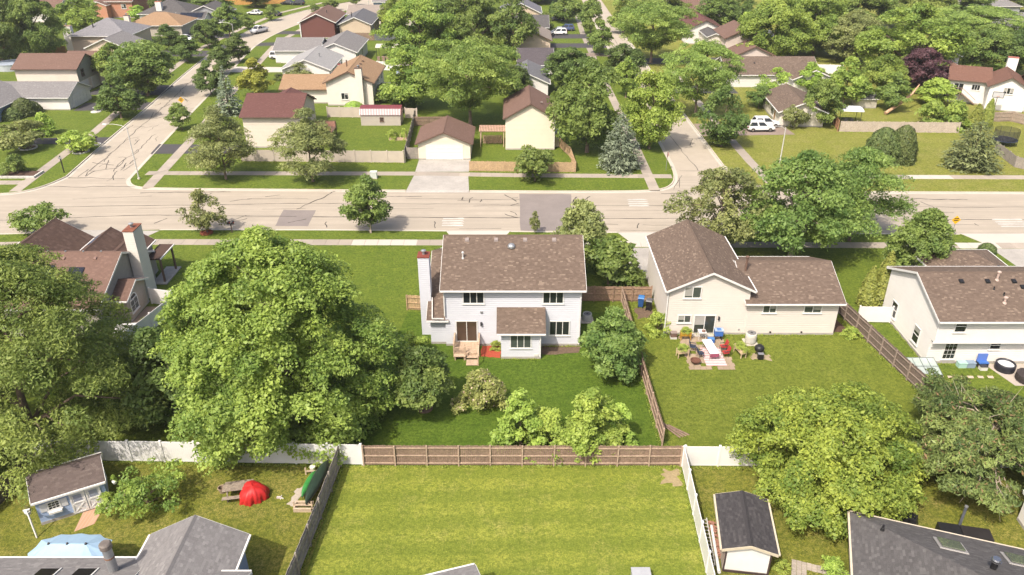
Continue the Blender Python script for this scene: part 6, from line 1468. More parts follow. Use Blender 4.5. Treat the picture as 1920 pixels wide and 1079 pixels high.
# ================================================================== RED BED, AC UNITS, BEIGE PATIO
patch([(-2.75, 57.6), (-1.0, 57.4), (-.98, 59.4), (-2.75, 59.4)], REDMULCH, None, 'mulch_bed', .012, .07)
patch([(2.6, 57.9), (5.9, 58.2), (6.3, 59.2), (5.9, 59.42), (2.6, 59.42)], SOIL, None, 'bare_soil', .012, .14); patch([(29.9, 61.6), (31.6, 61.8), (31.0, 66.5), (29.95, 66.5)], MULCH, None, 'bare_soil', .012, .15); patch([(12.2, 64.2), (13.9, 64.4), (13.9, 66.6), (12.0, 66.2)], SOIL, None, 'bare_soil', .012, .2)
DRYS = paint((.34, .27, .15), .95, .3, 5)
for q, e in (([(10.6, 41.2), (11.9, 41.4), (12.0, 42.9), (10.9, 42.8)], .25),): patch(q, DRYS, None, 'bare_soil', .013, e)
def ac(x, y, label, r=.42, h=.85, mat=WHITE):
    t = thing('air_conditioner', label, 'air conditioner', (x, y, 0)); MB().box(-.6, .6, -.6, .6, 0, .07).build('pad', KERBC, t)
    m = MB().lathe([(r * 1.04, .07), (r * 1.06, .2), (r * 1.04, h), (r * .96, h + .05)], 20).build('housing', mat, t, True)
    for k in range(7): MB().lathe([(r * 1.065, .2 + k * .09), (r * 1.075, .24 + k * .09), (r * 1.065, .25 + k * .09)], 20, cap=False).build('louvre', paint((.55, .54, .50), .5, .1), t)
    MB().lathe([(r * .84, h + .052), (r * .84, h + .065)], 20).build('fan_grille', paint((.20, .20, .20), .5, .2), t); MB().lathe([(.12, h + .066), (.1, h + .1)], 10).build('fan_hub', DARKMETAL, t)
ac(7.2, 63.9, 'round air conditioner in the shade right of the pale blue house', .42, .7); ac(21.8, 59.95, 'large beige round air conditioner at the beige house wall', .48, 1.0, paint((.62, .58, .50), .5, .1))
t = thing('grill', 'black covered kettle grill on the light green lawn', 'grill', (21.9, 57.7, 0)); MB().lathe([(.02, .45), (.28, .5), (.42, .7), (.44, .85), (.40, 1.0), (.25, 1.14), (.05, 1.18)], 16).build('bowl', BLACK, t, True)
for a in (0, 2.1, 4.2): MB().tube([(.22 * math.cos(a), .22 * math.sin(a), .55), (.36 * math.cos(a), .36 * math.sin(a), 0)], .025, 6).build('leg', DARKMETAL, t)
MB().box(-.25, .25, -.75, -.42, .62, .66).build('side_shelf', paint((.25, .25, .27), .4, .1), t); MB().box(-.22, .22, -.72, -.44, .1, .6).build('cover_skirt', BLACK, t)
patch([(21.2, 57.2), (22.8, 57.0), (23.0, 57.9), (21.4, 58.1)], paint((.36, .29, .19), .95, .2), None, 'bare_soil', .011, .15)
PAV = paint((.46, .34, .24), .9, .25, 2)
pv = thing('patio', 'patio of tan paving blocks at the beige sliding door', 'patio', (17.5, 58.4, 0))
pave = MB().box(-.24, .24, -.24, .24, 0, .03).mesh('paver'); pave.materials.append(concrete('paver', (.44, .34, .24), .2, .4, .6))
for i in range(8):
    for j in range(11):
        if rnd.random() < .93:
            o = obj('paver', pave, pv); o.location = (-1.9 + i * .5 + (.12 if j % 2 else 0), -2.6 + j * .5, rnd.uniform(-.008, .012)); o.rotation_euler = (0, 0, rnd.gauss(0, .03))
t = thing('patio_rug', 'pink and white outdoor rug under the long white table', 'rug', (17.8, 57.7, .05)); MB().box(-.85, .95, -1.6, 1.3, 0, .012).build('rug', paint((.62, .40, .40), .9, .2, 8), t)
for k in range(7): MB().box(-.85, .95, -1.5 + k * .4, -1.36 + k * .4, .0125, .016).build('stripe', paint((.75, .62, .60), .9, .15, 8), t)
t = thing('patio_table', 'long white trestle table on the pink rug', 'table', (17.65, 58.05, .06), R(6)); MB().box(-.42, .42, -1.15, 1.15, .70, .75).build('tabletop', paint((.86, .86, .87), .35, .02), t)
for x in (-.34, .34):
    for y in (-1.0, 1.0): MB().tube([(x, y, 0), (x, y, .7)], .022, 6).build('leg', GALV, t)
MB().box(-.40, .40, -1.16, -1.14, .35, .69).build('cloth_end', paint((.33, .08, .14), .8, .2), t)
def folding_chair(x, y, rz, label, mat, seat=.42, group='patio chairs'):
    t = thing('patio_chair', label, 'chair', (x, y, .04), rz, group)
    MB().box(-.25, .25, -.24, .24, seat, seat + .05).build('seat', mat, t); m = MB(); m.add([(-.25, .22, seat + .05), (.25, .22, seat + .05), (.25, .27, seat + .05), (-.25, .27, seat + .05), (-.25, .36, 1.0), (.25, .36, 1.0), (.25, .40, 1.0), (-.25, .40, 1.0)], [(3, 2, 1, 0), (4, 5, 6, 7), (0, 1, 5, 4), (1, 2, 6, 5), (2, 3, 7, 6), (3, 0, 4, 7)]); m.build('backrest', mat, t)
    for sx in (-.23, .23):
        for sy in (-.22, .22): MB().tube([(sx, sy, 0), (sx, sy, seat)], .018, 6).build('leg', DARKMETAL, t)
        MB().box(sx - .03, sx + .03, -.24, .28, .62, .66).build('armrest', DARKMETAL, t)
REDF = paint((.42, .045, .04), .7, .2, 6); NAVY = paint((.05, .07, .12), .7, .2, 6)
folding_chair(18.9, 57.6, R(-80), 'red chair nearer the camera right of the white table', REDF); folding_chair(18.95, 58.6, R(-82), 'red chair further back right of the white table', REDF); folding_chair(16.25, 58.6, R(75), 'dark blue chair further back left of the white table', NAVY); folding_chair(16.7, 57.5, R(100), 'dark blue chair nearer the camera left of the white table', NAVY)
t = thing('cooler', 'bright blue cooler tub standing by the beige wall', 'cooler', (18.95, 60.5, .04)); MB().box(-.36, .36, -.28, .28, .45, .98).build('tub', BLUE, t); MB().box(-.40, .40, -.32, .32, .98, 1.04).build('lid', paint((.35, .45, .62), .4, .1), t); MB().box(-.18, .18, -.2, .2, 1.04, 1.07).build('lid_panel', paint((.08, .2, .5), .4, .1), t)
for sx in (-.3, .3): MB().box(sx - .03, sx + .03, -.24, .24, 0, .45).build('leg', DARKMETAL, t)
t = thing('storage_tote', 'small blue tote beside the door step', 'tote', (18.2, 60.0, .04)); MB().box(-.28, .28, -.22, .22, 0, .36).build('tub', BLUE, t); MB().box(-.30, .30, -.24, .24, .36, .40).build('lid', paint((.10, .24, .5), .4, .1), t)
t = thing('side_table', 'small white table against the sliding door', 'table', (17.45, 60.55, .04)); MB().box(-.35, .35, -.35, .35, .78, .82).build('tabletop', WHITE, t)
for sx in (-.3, .3):
    for sy in (-.3, .3): MB().tube([(sx, sy, 0), (sx, sy, .78)], .02, 6).build('leg', WHITE, t)
MB().lathe([(.16, .82), (.18, .95), (.1, 1.0)], 12, (.1, -.1)).build('pot', paint((.25, .15, .12), .6, .2), t)
def planter(x, y, rz, label, mat, w=1.1, d=.5, leaf='plant', leg=.45, hh=.35):
    t = thing('planter_box', label, 'planter', (x, y, .03), rz)
    for b in ((-w / 2, w / 2, -d / 2, -d / 2 + .04), (-w / 2, w / 2, d / 2 - .04, d / 2), (-w / 2, -w / 2 + .04, -d / 2 + .04, d / 2 - .04), (w / 2 - .04, w / 2, -d / 2 + .04, d / 2 - .04)): MB().box(*b, leg, leg + hh).build('board', mat, t)
    MB().box(-w / 2 + .04, w / 2 - .04, -d / 2 + .04, d / 2 - .04, leg, leg + hh - .05).build('soil', MULCH, t)
    for sx in (-w / 2 + .04, w / 2 - .04):
        for sy in (-d / 2 + .04, d / 2 - .04): MB().box(sx - .03, sx + .03, sy - .03, sy + .03, 0, leg).build('leg', mat, t)
    c, st, h0, w0 = proto('shrub', 1); o = obj('plants', c, t); o.scale = (w * .95 / w0, d * 1.7 / w0, .55 / h0); o.location = (0, 0, leg + hh - .1)
    o.material_slots[0].link = 'OBJECT'; o.material_slots[0].material = LM[leaf]
YEL = paint((.55, .30, .03), .6, .2); planter(15.95, 60.5, 0, 'yellow planter table against the beige wall', YEL, .95, .5); planter(15.1, 57.6, R(12), 'pale wooden planter with leafy greens left of the patio', wood((.52, .40, .26), .2), 1.0, .55); planter(20.3, 57.9, R(-75), 'pale wooden planter with leafy greens right of the patio', wood((.52, .40, .26), .2), 1.3, .55)
t = thing('storage_box', 'brown box with white base near the beige house corner', 'box', (14.9, 60.7, 0)); MB().box(-.28, .28, -.2, .2, .2, .6).build('box', paint((.18, .11, .09), .6, .2), t); MB().box(-.3, .3, -.22, .22, 0, .2).build('base', PALE, t); MB().box(-.3, .3, -.22, .22, .6, .66).build('lid', paint((.28, .22, .2), .5, .2), t)
t = thing('fire_pit', 'round rusty fire pit at the corner of the patio', 'fire pit', (16.05, 56.5, .03)); MB().lathe([(.25, .1), (.40, .22), (.46, .36), (.42, .36), (.36, .26), (.1, .2)], 18).build('bowl', paint((.16, .07, .045), .8, .35, 8), t)
for a in range(3): MB().tube([(.3 * math.cos(a * 2.1), .3 * math.sin(a * 2.1), .2), (.36 * math.cos(a * 2.1), .36 * math.sin(a * 2.1), 0)], .02, 6).build('leg', DARKMETAL, t)
def bin_(x, y, rz, label, mat, lid, h=1.05, group='wheeled bins'):
    t = thing('wheelie_bin', label, 'bin', (x, y, 0), rz, group); m = MB(); m.add([(-.22, -.25, .08), (.22, -.25, .08), (.22, .25, .08), (-.22, .25, .08), (-.3, -.34, h), (.3, -.34, h), (.3, .34, h), (-.3, .34, h)], [(3, 2, 1, 0), (4, 5, 6, 7), (0, 1, 5, 4), (1, 2, 6, 5), (2, 3, 7, 6), (3, 0, 4, 7)]); m.build('body', mat, t)
    m = MB(); m.add([(-.32, -.37, h), (.32, -.37, h), (.32, .37, h), (-.32, .37, h), (-.28, -.3, h + .09), (.28, -.3, h + .09), (.28, .3, h + .1), (-.28, .3, h + .1)], [(4, 5, 6, 7), (0, 1, 5, 4), (1, 2, 6, 5), (2, 3, 7, 6), (3, 0, 4, 7)]); m.build('lid', lid, t)
    for s in (-1, 1): MB().tube([(s * .2, .27, .12), (s * .26, .27, .12)], .12, 12).build('wheel', TYRE, t)
bin_(13.45, 66.0, R(160), 'black wheeled bin left of the beige house', BLACK, paint((.12, .12, .13), .4, .1)); bin_(12.75, 66.6, R(165), 'blue recycling bin beside the black bin left of the beige house', paint((.03, .10, .28), .4, .1), paint((.05, .2, .5), .4, .1))

# ================================================================== GARDEN OF THE WHITE HOUSE
sheet('patio', [(41.3, 56.5), (42.2, 53.2), (56, 52.6), (56, 56.5)], .012, concrete('stained_patio', (.50, .44, .38), .2, .5))
t = thing('hot_tub', 'round black inflatable hot tub against the white wall', 'hot tub', (42.6, 55.6, .02)); MB().lathe([(.78, 0), (.82, .3), (.80, .62), (.74, .70), (.66, .66), (.64, .5)], 24, cap=False).build('tub', paint((.03, .03, .04), .35, .2), t, True); MB().lathe([(.65, .5), (.64, .55)], 24).build('lid', paint((.70, .74, .74), .5, .08), t)
t = thing('covered_table', 'round patio table under a black cover on the right edge', 'table', (43.6, 53.9, .02)); MB().lathe([(.95, .12), (.98, .5), (.96, .68), (.7, .74), (.1, .78)], 14).build('cover', paint((.05, .04, .04), .6, .3), t)
for k in range(4): MB().box(.8 * math.cos(k * 1.57 + .7) - .06, .8 * math.cos(k * 1.57 + .7) + .06, .8 * math.sin(k * 1.57 + .7) - .06, .8 * math.sin(k * 1.57 + .7) + .06, 0, .115).build('foot', DARKMETAL, t)
t = thing('patio_chair', 'large blue folding chair by the white wall', 'chair', (40.9, 56.1, 0)); MB().box(-.42, .42, -.3, .3, .42, .5).build('seat', BLUE, t); MB().box(-.42, .42, .18, .28, .5, 1.15).build('backrest', paint((.12, .22, .60), .5, .1), t)
for sx in (-.38, .38): MB().box(sx - .03, sx + .03, -.28, .28, 0, .42).build('leg', DARKMETAL, t)
for x, lb, mt in ((39.1, 'mint green tote by the white wall', paint((.40, .62, .55), .4, .1)), (39.85, 'grey blue tote between the mint tote and blue chair', paint((.25, .33, .42), .4, .1))):
    t = thing('storage_tote', lb, 'tote', (x, 56.05, 0)); MB().box(-.35, .35, -.25, .25, 0, .45).build('tub', mt, t); MB().box(-.38, .38, -.28, .28, .45, .5).build('lid', mt, t)
t = thing('storage_box', 'small white box in front of the blue chair', 'box', (40.75, 55.6, 0)); MB().box(-.3, .3, -.2, .2, 0, .35).build('box', OFFWHITE, t); MB().box(-.32, .32, -.22, .22, .35, .39).build('lid', DARKMETAL, t)
t = thing('patio_umbrella', 'closed dark red umbrella on the right edge', 'umbrella', (45.3, 56.0, 0)); MB().tube([(0, 0, 0), (0, 0, 2.1)], .025, 8).build('pole', GALV, t); MB().lathe([(.05, .8), (.2, 1.0), (.16, 1.6), (.03, 2.1)], 12).build('canopy', paint((.25, .03, .05), .7, .2), t)
for k in range(6): sheet('stepping_stone', [(36.3 + k * .85, 54.3), (36.75 + k * .85, 54.25), (36.85 + k * .85, 54.6), (36.35 + k * .85, 54.65)], .02, paint((.60, .45, .36), .9, .15, 4))
t = thing('cold_frame', 'glass cold frame greenhouse beside the dark brown fence', 'greenhouse', (34.9, 54.6, 0))
AL = paint((.20, .23, .22), .4, .15, 4, .3, .4); w_, d_ = 1.25, .95
for sx in (-1, 1):
    for sy, hh in ((-1, .75), (1, 1.25)): MB().box(sx * w_ - .03, sx * w_ + .03, sy * d_ - .03, sy * d_ + .03, 0, hh).build('post', AL, t)
for sx in (-1.25, -.625, 0, .625, 1.25): MB().bar((sx, -.95, .77), (sx, .95, 1.27), .04).build('glazing_bar', AL, t)
for sy, z in ((-.95, .77), (0, 1.02), (.95, 1.27)): MB().bar((-1.25, sy, z), (1.25, sy, z), .045).build('glazing_bar', AL, t)
PGL = NT('greenhouse_glass'); PGL.color((.42, .48, .46)); PGL.rough(.12, .5); PGL.b.inputs['Alpha'].default_value = .55
for i in range(4): x0 = -1.22 + i * .625; g = MB(); g.add([(x0, -.93, .755), (x0 + .58, -.93, .755), (x0 + .58, .93, 1.255), (x0, .93, 1.255), (x0, -.93, .765), (x0 + .58, -.93, .765), (x0 + .58, .93, 1.265), (x0, .93, 1.265)], [(3, 2, 1, 0), (4, 5, 6, 7), (0, 1, 5, 4), (1, 2, 6, 5), (2, 3, 7, 6), (3, 0, 4, 7)]); g.build('pane', PGL.m, t)
for i in range(4): x0 = -1.22 + i * .625; MB().box(x0, x0 + .58, -.962, -.95, .05, .74).build('pane', PGL.m, t)
MB().box(-1.1, 1.0, -.3, .8, .02, .3).build('seed_trays', paint((.35, .28, .22), .8, .3), t)

# ================================================================== LEFT GARDENS
sheet('paving', [(-28.9, 38.9), (-27.7, 39.6), (-27.6, 37.6), (-28.6, 36.9)], .016, brick((.32, .19, .12), (.38, .24, .16)))
def pot(x, y, label, r=.32, h=.45, z=0.0, mat=PALE, leaf='bright', size=1.0):
    t = thing('plant_pot', label, 'plant pot', (x, y, z)); MB().lathe([(r * .75, 0), (r, h), (r * 1.06, h), (r * 1.06, h + .05), (r * .9, h + .05)], 16).build('pot', mat, t)
    c, s_, h0, w0 = proto('shrub', 0); o = obj('foliage', c, t); o.scale = (r * 2.6 * size / w0,) * 2 + (.7 * size / h0,); o.location = (0, 0, h); o.material_slots[0].link = 'OBJECT'; o.material_slots[0].material = LM[leaf]
pot(-27.35, 39.2, 'white pot with leafy plant at the shed doors', .36, .5); pot(-31.35, 37.2, 'hanging white flower basket at the left shed corner', .2, .2, 1.3, WHITE, 'flower', .7); pot(-26.9, 39.85, 'small flower basket at the right shed corner', .16, .15, 1.5, WHITE, 'bright', .8)
t = thing('garden_flag', 'small pink flag on a stick by the shed pot', 'flag', (-26.6, 39.6, 0)); MB().tube([(0, 0, 0), (0, 0, 1.1)], .015, 6).build('stick', GALV, t); MB().box(.02, .5, -.01, .01, .55, 1.05).build('cloth', paint((.62, .35, .40), .7, .2), t)
t = thing('post', 'white clothes-line post in front of the light blue shed', 'post', (-30.75, 36.4, 0)); MB().bar((0, 0, 0), (-.35, .45, 2.0), .08).build('post', WHITE, t); MB().bar((-.55, .40, 1.95), (-.15, .5, 2.0), .08).build('crosspiece', WHITE, t)
# rectangular parasol
t = thing('patio_umbrella', 'large pale blue double parasol over the bottom left patio', 'umbrella', (-26.4, 33.2, 0))
UB = paint((.36, .52, .68), .75, .08, 2)
rimx = [(-2.4, -.2), (-2.15, .85), (-1.2, 1.3), (0, 1.38), (1.2, 1.3), (2.15, .85), (2.4, -.2), (2.15, -1.1), (1.2, -1.45), (0, -1.5), (-1.2, -1.45), (-2.15, -1.1)]
cm = MB(); hubs = [(-1.1, 0), (0, 0), (1.1, 0)]
top = {0: (-1.1, 0), 1: (-1.1, 0), 2: (-1.1, 0), 3: (0, 0), 4: (1.1, 0), 5: (1.1, 0), 6: (1.1, 0), 7: (1.1, 0), 8: (1.1, 0), 9: (0, 0), 10: (-1.1, 0), 11: (-1.1, 0)}
for i in range(12):
    j = (i + 1) % 12; a, b = rimx[i], rimx[j]; ta, tb = top[i], top[j]; mid = ((a[0] + b[0]) / 2 * .95, (a[1] + b[1]) / 2 * .93, 2.28)
    za = 2.25; A, B = (a[0], a[1], za), (b[0], b[1], za); TA, TB = (ta[0], ta[1], 2.85), (tb[0], tb[1], 2.85)
    q = MB()
    if ta == tb: q.add([TA, A, mid, B], [(0, 1, 2), (0, 2, 3)])
    else: q.add([TA, A, mid, B, TB], [(0, 1, 2), (0, 2, 4), (4, 2, 3)])
    me = q.build('canopy_panel', UB, t); sm = me.modifiers.new('thickness', 'SOLIDIFY'); sm.thickness = .012
MB().tube([(0, 0, 0), (0, 0, 2.84)], .045, 10).build('pole', GALV, t)
for hx in (-1.1, 0, 1.1): MB().lathe([(.09, 2.84), (.06, 2.92), (.02, 2.95)], 10, (hx, 0)).build('finial', DARKMETAL, t)
sheet('patio', [(-30, 31.5), (-21.4, 31.5), (-21.4, 34.6), (-30, 34.4)], .012, concrete('garden_patio', (.46, .42, .37), .15, .3))
t = thing('patio_table', 'round white plastic table half hidden by the grey roof', 'table', (-22.6, 33.9, .012)); MB().lathe([(.6, .68), (.62, .70), (.62, .74), (.2, .745)], 20).build('tabletop', WHITE, t)
for k in range(4): MB().tube([(.45 * math.cos(k * 1.57), .45 * math.sin(k * 1.57), .68), (.5 * math.cos(k * 1.57), .5 * math.sin(k * 1.57), 0)], .03, 6).build('leg', WHITE, t)
t = thing('picnic_table', 'weathered wooden picnic table partly under the red tarpaulin', 'picnic table', (-18.9, 40.35, 0), R(10)); PT = wood((.22, .18, .145), .35)
for k in range(5): MB().box(-.95, .95, -.4 + k * .165, -.25 + k * .165, .72, .76).build('plank', PT, t)
for y in (-.75, .75):
    for k in range(2): MB().box(-.95, .95, y - .15 + k * .155, y - .01 + k * .155, .43, .47).build('bench_plank', PT, t)
for x in (-.65, .65):
    for s in (-1, 1): MB().bar((x, s * .25, .71), (x, s * .65, 0), .08).build('leg', PT, t)
    MB().bar((x, -.85, .40), (x, .85, .40), .06).build('crossbeam', PT, t)
def cloth_heap(name, label, cat, x, y, rx, ry, h, mat, seed, n=64, rings=14):
    rg = random.Random(seed); m = MB(); f = [rg.uniform(0, 6.28) for _ in range(6)]
    for i in range(rings):
        t_ = i / (rings - 1)
        for k in range(n):
            a = 2 * math.pi * k / n; s = (1 - t_ ** 3.2) ** .55 * (1 + .09 * math.sin(3 * a + f[0]) + (.07 * math.sin(9 * a + f[1] + 2 * t_) + .055 * math.sin(17 * a + f[2] - 3 * t_) + .03 * math.sin(29 * a + f[4])) * (1 - t_ * .8))
            m.v.append((rx * s * math.cos(a), ry * s * math.sin(a), .01 + h * t_ * (1 + .06 * math.sin(2 * a + f[3]))))
    for i in range(rings - 1):
        for k in range(n): k2 = (k + 1) % n; m.f.append((i * n + k, i * n + k2, (i + 1) * n + k2, (i + 1) * n + k))
    m.f.append(tuple((rings - 1) * n + k for k in range(n)))
    t = thing(name, label, cat, (x, y, 0)); m.build('cover', mat, t, True); return t
cloth_heap('tarpaulin', 'bright red tarpaulin over a heap beside the picnic table', 'tarpaulin', -17.8, 40.15, .95, .9, 1.05, paint((.55, .025, .025), .5, .2, 4), 3)
t = thing('plant_pot', 'empty terracotta pot left of the picnic table', 'plant pot', (-20.1, 40.6, 0)); MB().lathe([(.2, 0), (.28, .35), (.30, .35), (.30, .42), (.25, .42), (.24, .3)], 14, cap=False).build('pot', paint((.36, .27, .2), .8, .2), t)
def hull(name, label, a, b, wd, h, mat, rim, z=.5, roll=0.0, flip=True):
    """closed, pointed boat hull from a to b, keel up"""
    a, b = Vector(a), Vector(b); L = (b - a).length; t = thing(name, label, 'boat', ((a + b) / 2)[:2], math.atan2((b - a).y, (b - a).x)); m = MB(); n = 17; k = 9
    for i in range(n):
        s = -1 + 2 * i / (n - 1); w_ = wd / 2 * (1 - abs(s) ** 2.3) + .012; up = .16 * s * s
        for j in range(k):
            q = -1 + 2 * j / (k - 1); y_ = q * w_; z_ = h * (1 - abs(q) ** 2.4) * (1 - abs(s) ** 5 * .6) - up
            m.v.append((s * L / 2, y_ * math.cos(roll) - z_ * math.sin(roll), z + y_ * math.sin(roll) + z_ * math.cos(roll)))
    for i in range(n - 1):
        for j in range(k - 1): m.f.append((i * k + j, (i + 1) * k + j, (i + 1) * k + j + 1, i * k + j + 1))
    h_ = m.build('hull', mat, t, True); h_.modifiers.new('thickness', 'SOLIDIFY').thickness = .02
    e1 = [m.v[i * k] for i in range(n)]; e2 = [m.v[i * k + k - 1] for i in range(n)]; MB().tube(e1, .025, 6).build('gunwale', rim, t); MB().tube(e2, .025, 6).build('gunwale', rim, t)
    return t
t = hull('canoe', 'dark green canoe lying keel up along the grey fence', (-13.9, 38.9, 0), (-13.25, 43.2, 0), .95, .42, paint((.028, .05, .035), .35, .2, 3), BLACK, .62, -.35)
t2 = hull('kayak', 'bright green kayak half under the dark canoe', (-14.4, 39.8, 0), (-13.95, 42.4, 0), .6, .3, paint((.05, .26, .06), .4, .15, 3), DARKMETAL, .4, -.2)
t = thing('boat_rack', 'wooden rack and crate under the canoe', 'rack', (-14.0, 39.4, 0)); RW = wood((.42, .33, .24), .25)
for y in (-.45, 2.9): MB().box(-.75, .55, y, y + .09, .28, .38).build('beam', RW, t)
for x in (-.72, .48):
    for y in (-.4, 2.95): MB().box(x - .045, x + .045, y - .04, y + .04, 0, .62).build('post', RW, t)
MB().box(-.7, .5, -.75, -.62, 0, .3).build('board', RW, t); MB().box(-.7, .5, -.05, .05, 0, .3).build('board', RW, t); MB().box(-.7, -.62, -.6, -.06, 0, .3).build('board', RW, t)
patch([(-15.3, 39.3), (-14.7, 39.0), (-14.5, 41.2), (-15.0, 41.0)], paint((.46, .40, .33), .9, .2, 8), None, 'gravel_patch', .014, .12)
t = thing('bucket', 'white lidded bucket at the tail of the kayak', 'bucket', (-14.3, 42.7, 0)); MB().lathe([(.17, 0), (.2, .4), (.21, .42), (.21, .45), (.05, .46)], 16).build('bucket', OFFWHITE, t)
t = thing('toy', 'small scattered white toy on the patchy lawn', 'toy', (-16.0, 40.0, 0)); MB().box(-.18, .1, -.06, .06, 0, .12).build('body', paint((.62, .52, .50), .6, .2), t); MB().bar((-.2, .1, .05), (.3, -.1, .06), .05).build('arm', OFFWHITE, t); MB().bar((.1, .22, .04), (.12, -.2, .05), .04).build('arm', OFFWHITE, t)
# garden beside the stucco house
t = thing('patio_table', 'large white patio table with glass inlay beside the stucco house', 'table', (-35.6, 61.3, 0), R(8)); MB().box(-1.2, 1.2, -.8, .8, .74, .79).build('tabletop', paint((.78, .76, .72), .4, .1), t); MB().box(-.2, .5, -.1, .2, .792, .80).build('tray', DARKMETAL, t)
for sx in (-1.1, 1.1):
    for sy in (-.7, .7): MB().box(sx - .04, sx + .04, sy - .04, sy + .04, 0, .74).build('leg', WHITE, t)
sheet('patio', [(-38, 58), (-34.7, 58), (-33.5, 66.4), (-36.2, 66.6), (-36.4, 63)], .012, concrete('brown_patio', (.34, .26, .20), .2, .3))
pot(-34.6, 62.6, 'potted shrub beside the white vinyl fence of the stucco house', .3, .4, 0, PALE, 'olive'); 

# ================================================================== RIGHT NEAR GARDEN
t = thing('covered_furniture', 'black covered garden furniture behind the dark hip roof', 'furniture', (25.9, 37.6, 0), R(-35)); m = MB(); m.add([(-.8, -.5, 0), (.8, -.5, 0), (.8, .5, 0), (-.8, .5, 0), (-.62, -.36, .95), (.62, -.36, .85), (.62, .36, .85), (-.62, .36, .95)], [(4, 5, 6, 7), (0, 1, 5, 4), (1, 2, 6, 5), (2, 3, 7, 6), (3, 0, 4, 7)]); m.build('cover', BLACK, t); MB().bar((-.6, 0, .97), (.6, 0, .88), .25, .08).build('handle_ridge', BLACK, t)
t = thing('covered_furniture', 'long black covered bench beside the dark hip roof', 'furniture', (29.1, 36.2, 0), R(-12)); MB().box(-1.6, -.3, -.5, .5, 0, .8).build('cover', BLACK, t); MB().box(-.25, 1.5, -.5, .5, 0, .78).build('cover', paint((.03, .026, .026), .5, .3), t)
t = thing('post', 'dark grey pipe post standing behind the dark hip roof', 'post', (29.3, 37.2, 0)); MB().tube([(0, 0, 0), (0, 0, 1.9)], .09, 10).build('pipe', paint((.12, .13, .15), .5, .2), t); MB().lathe([(.11, 1.9), (.11, 1.98)], 10).build('cap', GALV, t)
pv = thing('paved_path', 'paved path of long tan blocks beside the dark hip roofed house', 'path', (17.9, 34.6, 0), R(-19))
for i in range(16):
    for j in range(8):
        if (i < 3 or j > 4):
            o = MB().box(-.14, .14, -.09, .09, 0, .035).build('paver', WALKC, pv) if (i == 0 and j == 0) else obj('paver', pv.children[0].data, pv)
            o.location = (-.2 + i * .3, -1.6 + j * .2 + (i % 2) * .02, 0)
P('shrub', (19.6, 33.6, .9, 1.5), 'bright', 'ornamental grass clump on the tan paved path', 'shrub'); P('shrub', (16.6, 33.9, .7, .9), 'plant', 'small plant beside the white garden shed', 'shrub')
t = thing('ladder', 'white aluminium ladder lying beside the white garden shed', 'ladder', (12.55, 36.0, .1), R(85)); AW = paint((.70, .68, .62), .4, .1)
for y in (-.2, .2): MB().box(-2.0, 2.0, y - .03, y + .03, 0, .08).build('rail', AW, t)
for k in range(13): MB().box(-1.9 + k * .31, -1.85 + k * .31, -.17, .17, .02, .06).build('rung', AW, t)
t = thing('gutter_pipe', 'long white pipe lying next to the ladder', 'pipe', (12.9, 35.4, .05), R(84)); MB().tube([(-1.9, 0, .1), (1.9, 0, .1)], .1, 10).build('pipe', WHITE, t); MB().tube([(-1.95, 0, .1), (-1.7, 0, .1)], .12, 10).build('coupling', WHITE, t)
t = thing('brick_heap', 'loose heap of reddish bricks by the white garden shed', 'bricks', (13.15, 36.5, 0)); hp = MB()
for k in range(70):
    a = rnd.uniform(0, 3.14); c = Vector((rnd.gauss(0, .14), rnd.uniform(-1.8, 1.2), rnd.uniform(.03, .22))); e = Vector((math.cos(a), math.sin(a), 0)) * .11; hp.bar(c - e, c + e, .1, .07)
hp.build('bricks', paint((.40, .20, .14), .85, .4, 3), t)['kind'] = 'stuff'
t = thing('toolbox', 'small dark box against the white fence by the ladder', 'box', (12.35, 35.2, 0)); MB().box(-.18, .2, -.2, .2, 0, .3).build('box', paint((.03, .03, .06), .4, .2), t); MB().box(-.05, .07, -.12, .12, .3, .36).build('handle', DARKMETAL, t)
t = thing('air_conditioner', 'grey flat cover at the bottom edge of the striped lawn', 'air conditioner', (7.8, 32.8, 0)); MB().box(-.55, .55, -.5, .5, 0, .7).build('housing', paint((.36, .37, .39), .5, .1), t); MB().box(-.58, .58, -.53, .53, .7, .75).build('lid', paint((.42, .43, .45), .5, .1), t)
t = thing('boards', 'leaning grey and red boards in the corner of the deep green lawn', 'boards', (10.2, 44.0, 0)); MB().box(-.5, .0, -.1, .1, 0, .9).build('board', paint((.32, .32, .32), .8, .2), t); MB().box(.03, .6, -.1, .1, 0, .9).build('board', paint((.24, .14, .13), .8, .2), t)
t = thing('plank', 'loose wooden planks lying against the leaning fence', 'planks', (11.9, 47.0, 0)); 
for k in range(4): MB().bar((-.4 + k * .2, 1.2 - k * .15, .12 + .08 * (k % 2)), (.9 + k * .25, -.6 + k * .1, .05), .14, .03).build('plank', FENCEWOOD, t)

# ================================================================== FAR GARDENS
def trampoline(x, y, r, label, mat=BLACK, net=True, pad=None, h=.85):
    t = thing('trampoline', label, 'trampoline', (x, y, 0)); n = 16
    MB().lathe([(r * .86, h), (r * .86, h + .02)], 20).build('mat', mat, t); MB().lathe([(r * .86, h + .03), (r, h + .03), (r, h - .05), (r * .86, h - .05)], 20, cap=False).build('pad', pad or BLUE, t)
    for k in range(8):
        a = 2 * math.pi * k / 8; MB().tube([(r * .98 * math.cos(a), r * .98 * math.sin(a), 0), (r * .98 * math.cos(a), r * .98 * math.sin(a), h + (1.7 if net else 0))], .025, 6).build('pole', DARKMETAL, t)
    if net:
        NM = NT('net'); NM.color((.03, .03, .035)); NM.b.inputs['Alpha'].default_value = .45; NM.rough(.9, .1)
        MB().lathe([(r * .97, h + .05), (r * .97, h + 1.65)], 20, cap=False).build('net', NM.m, t)
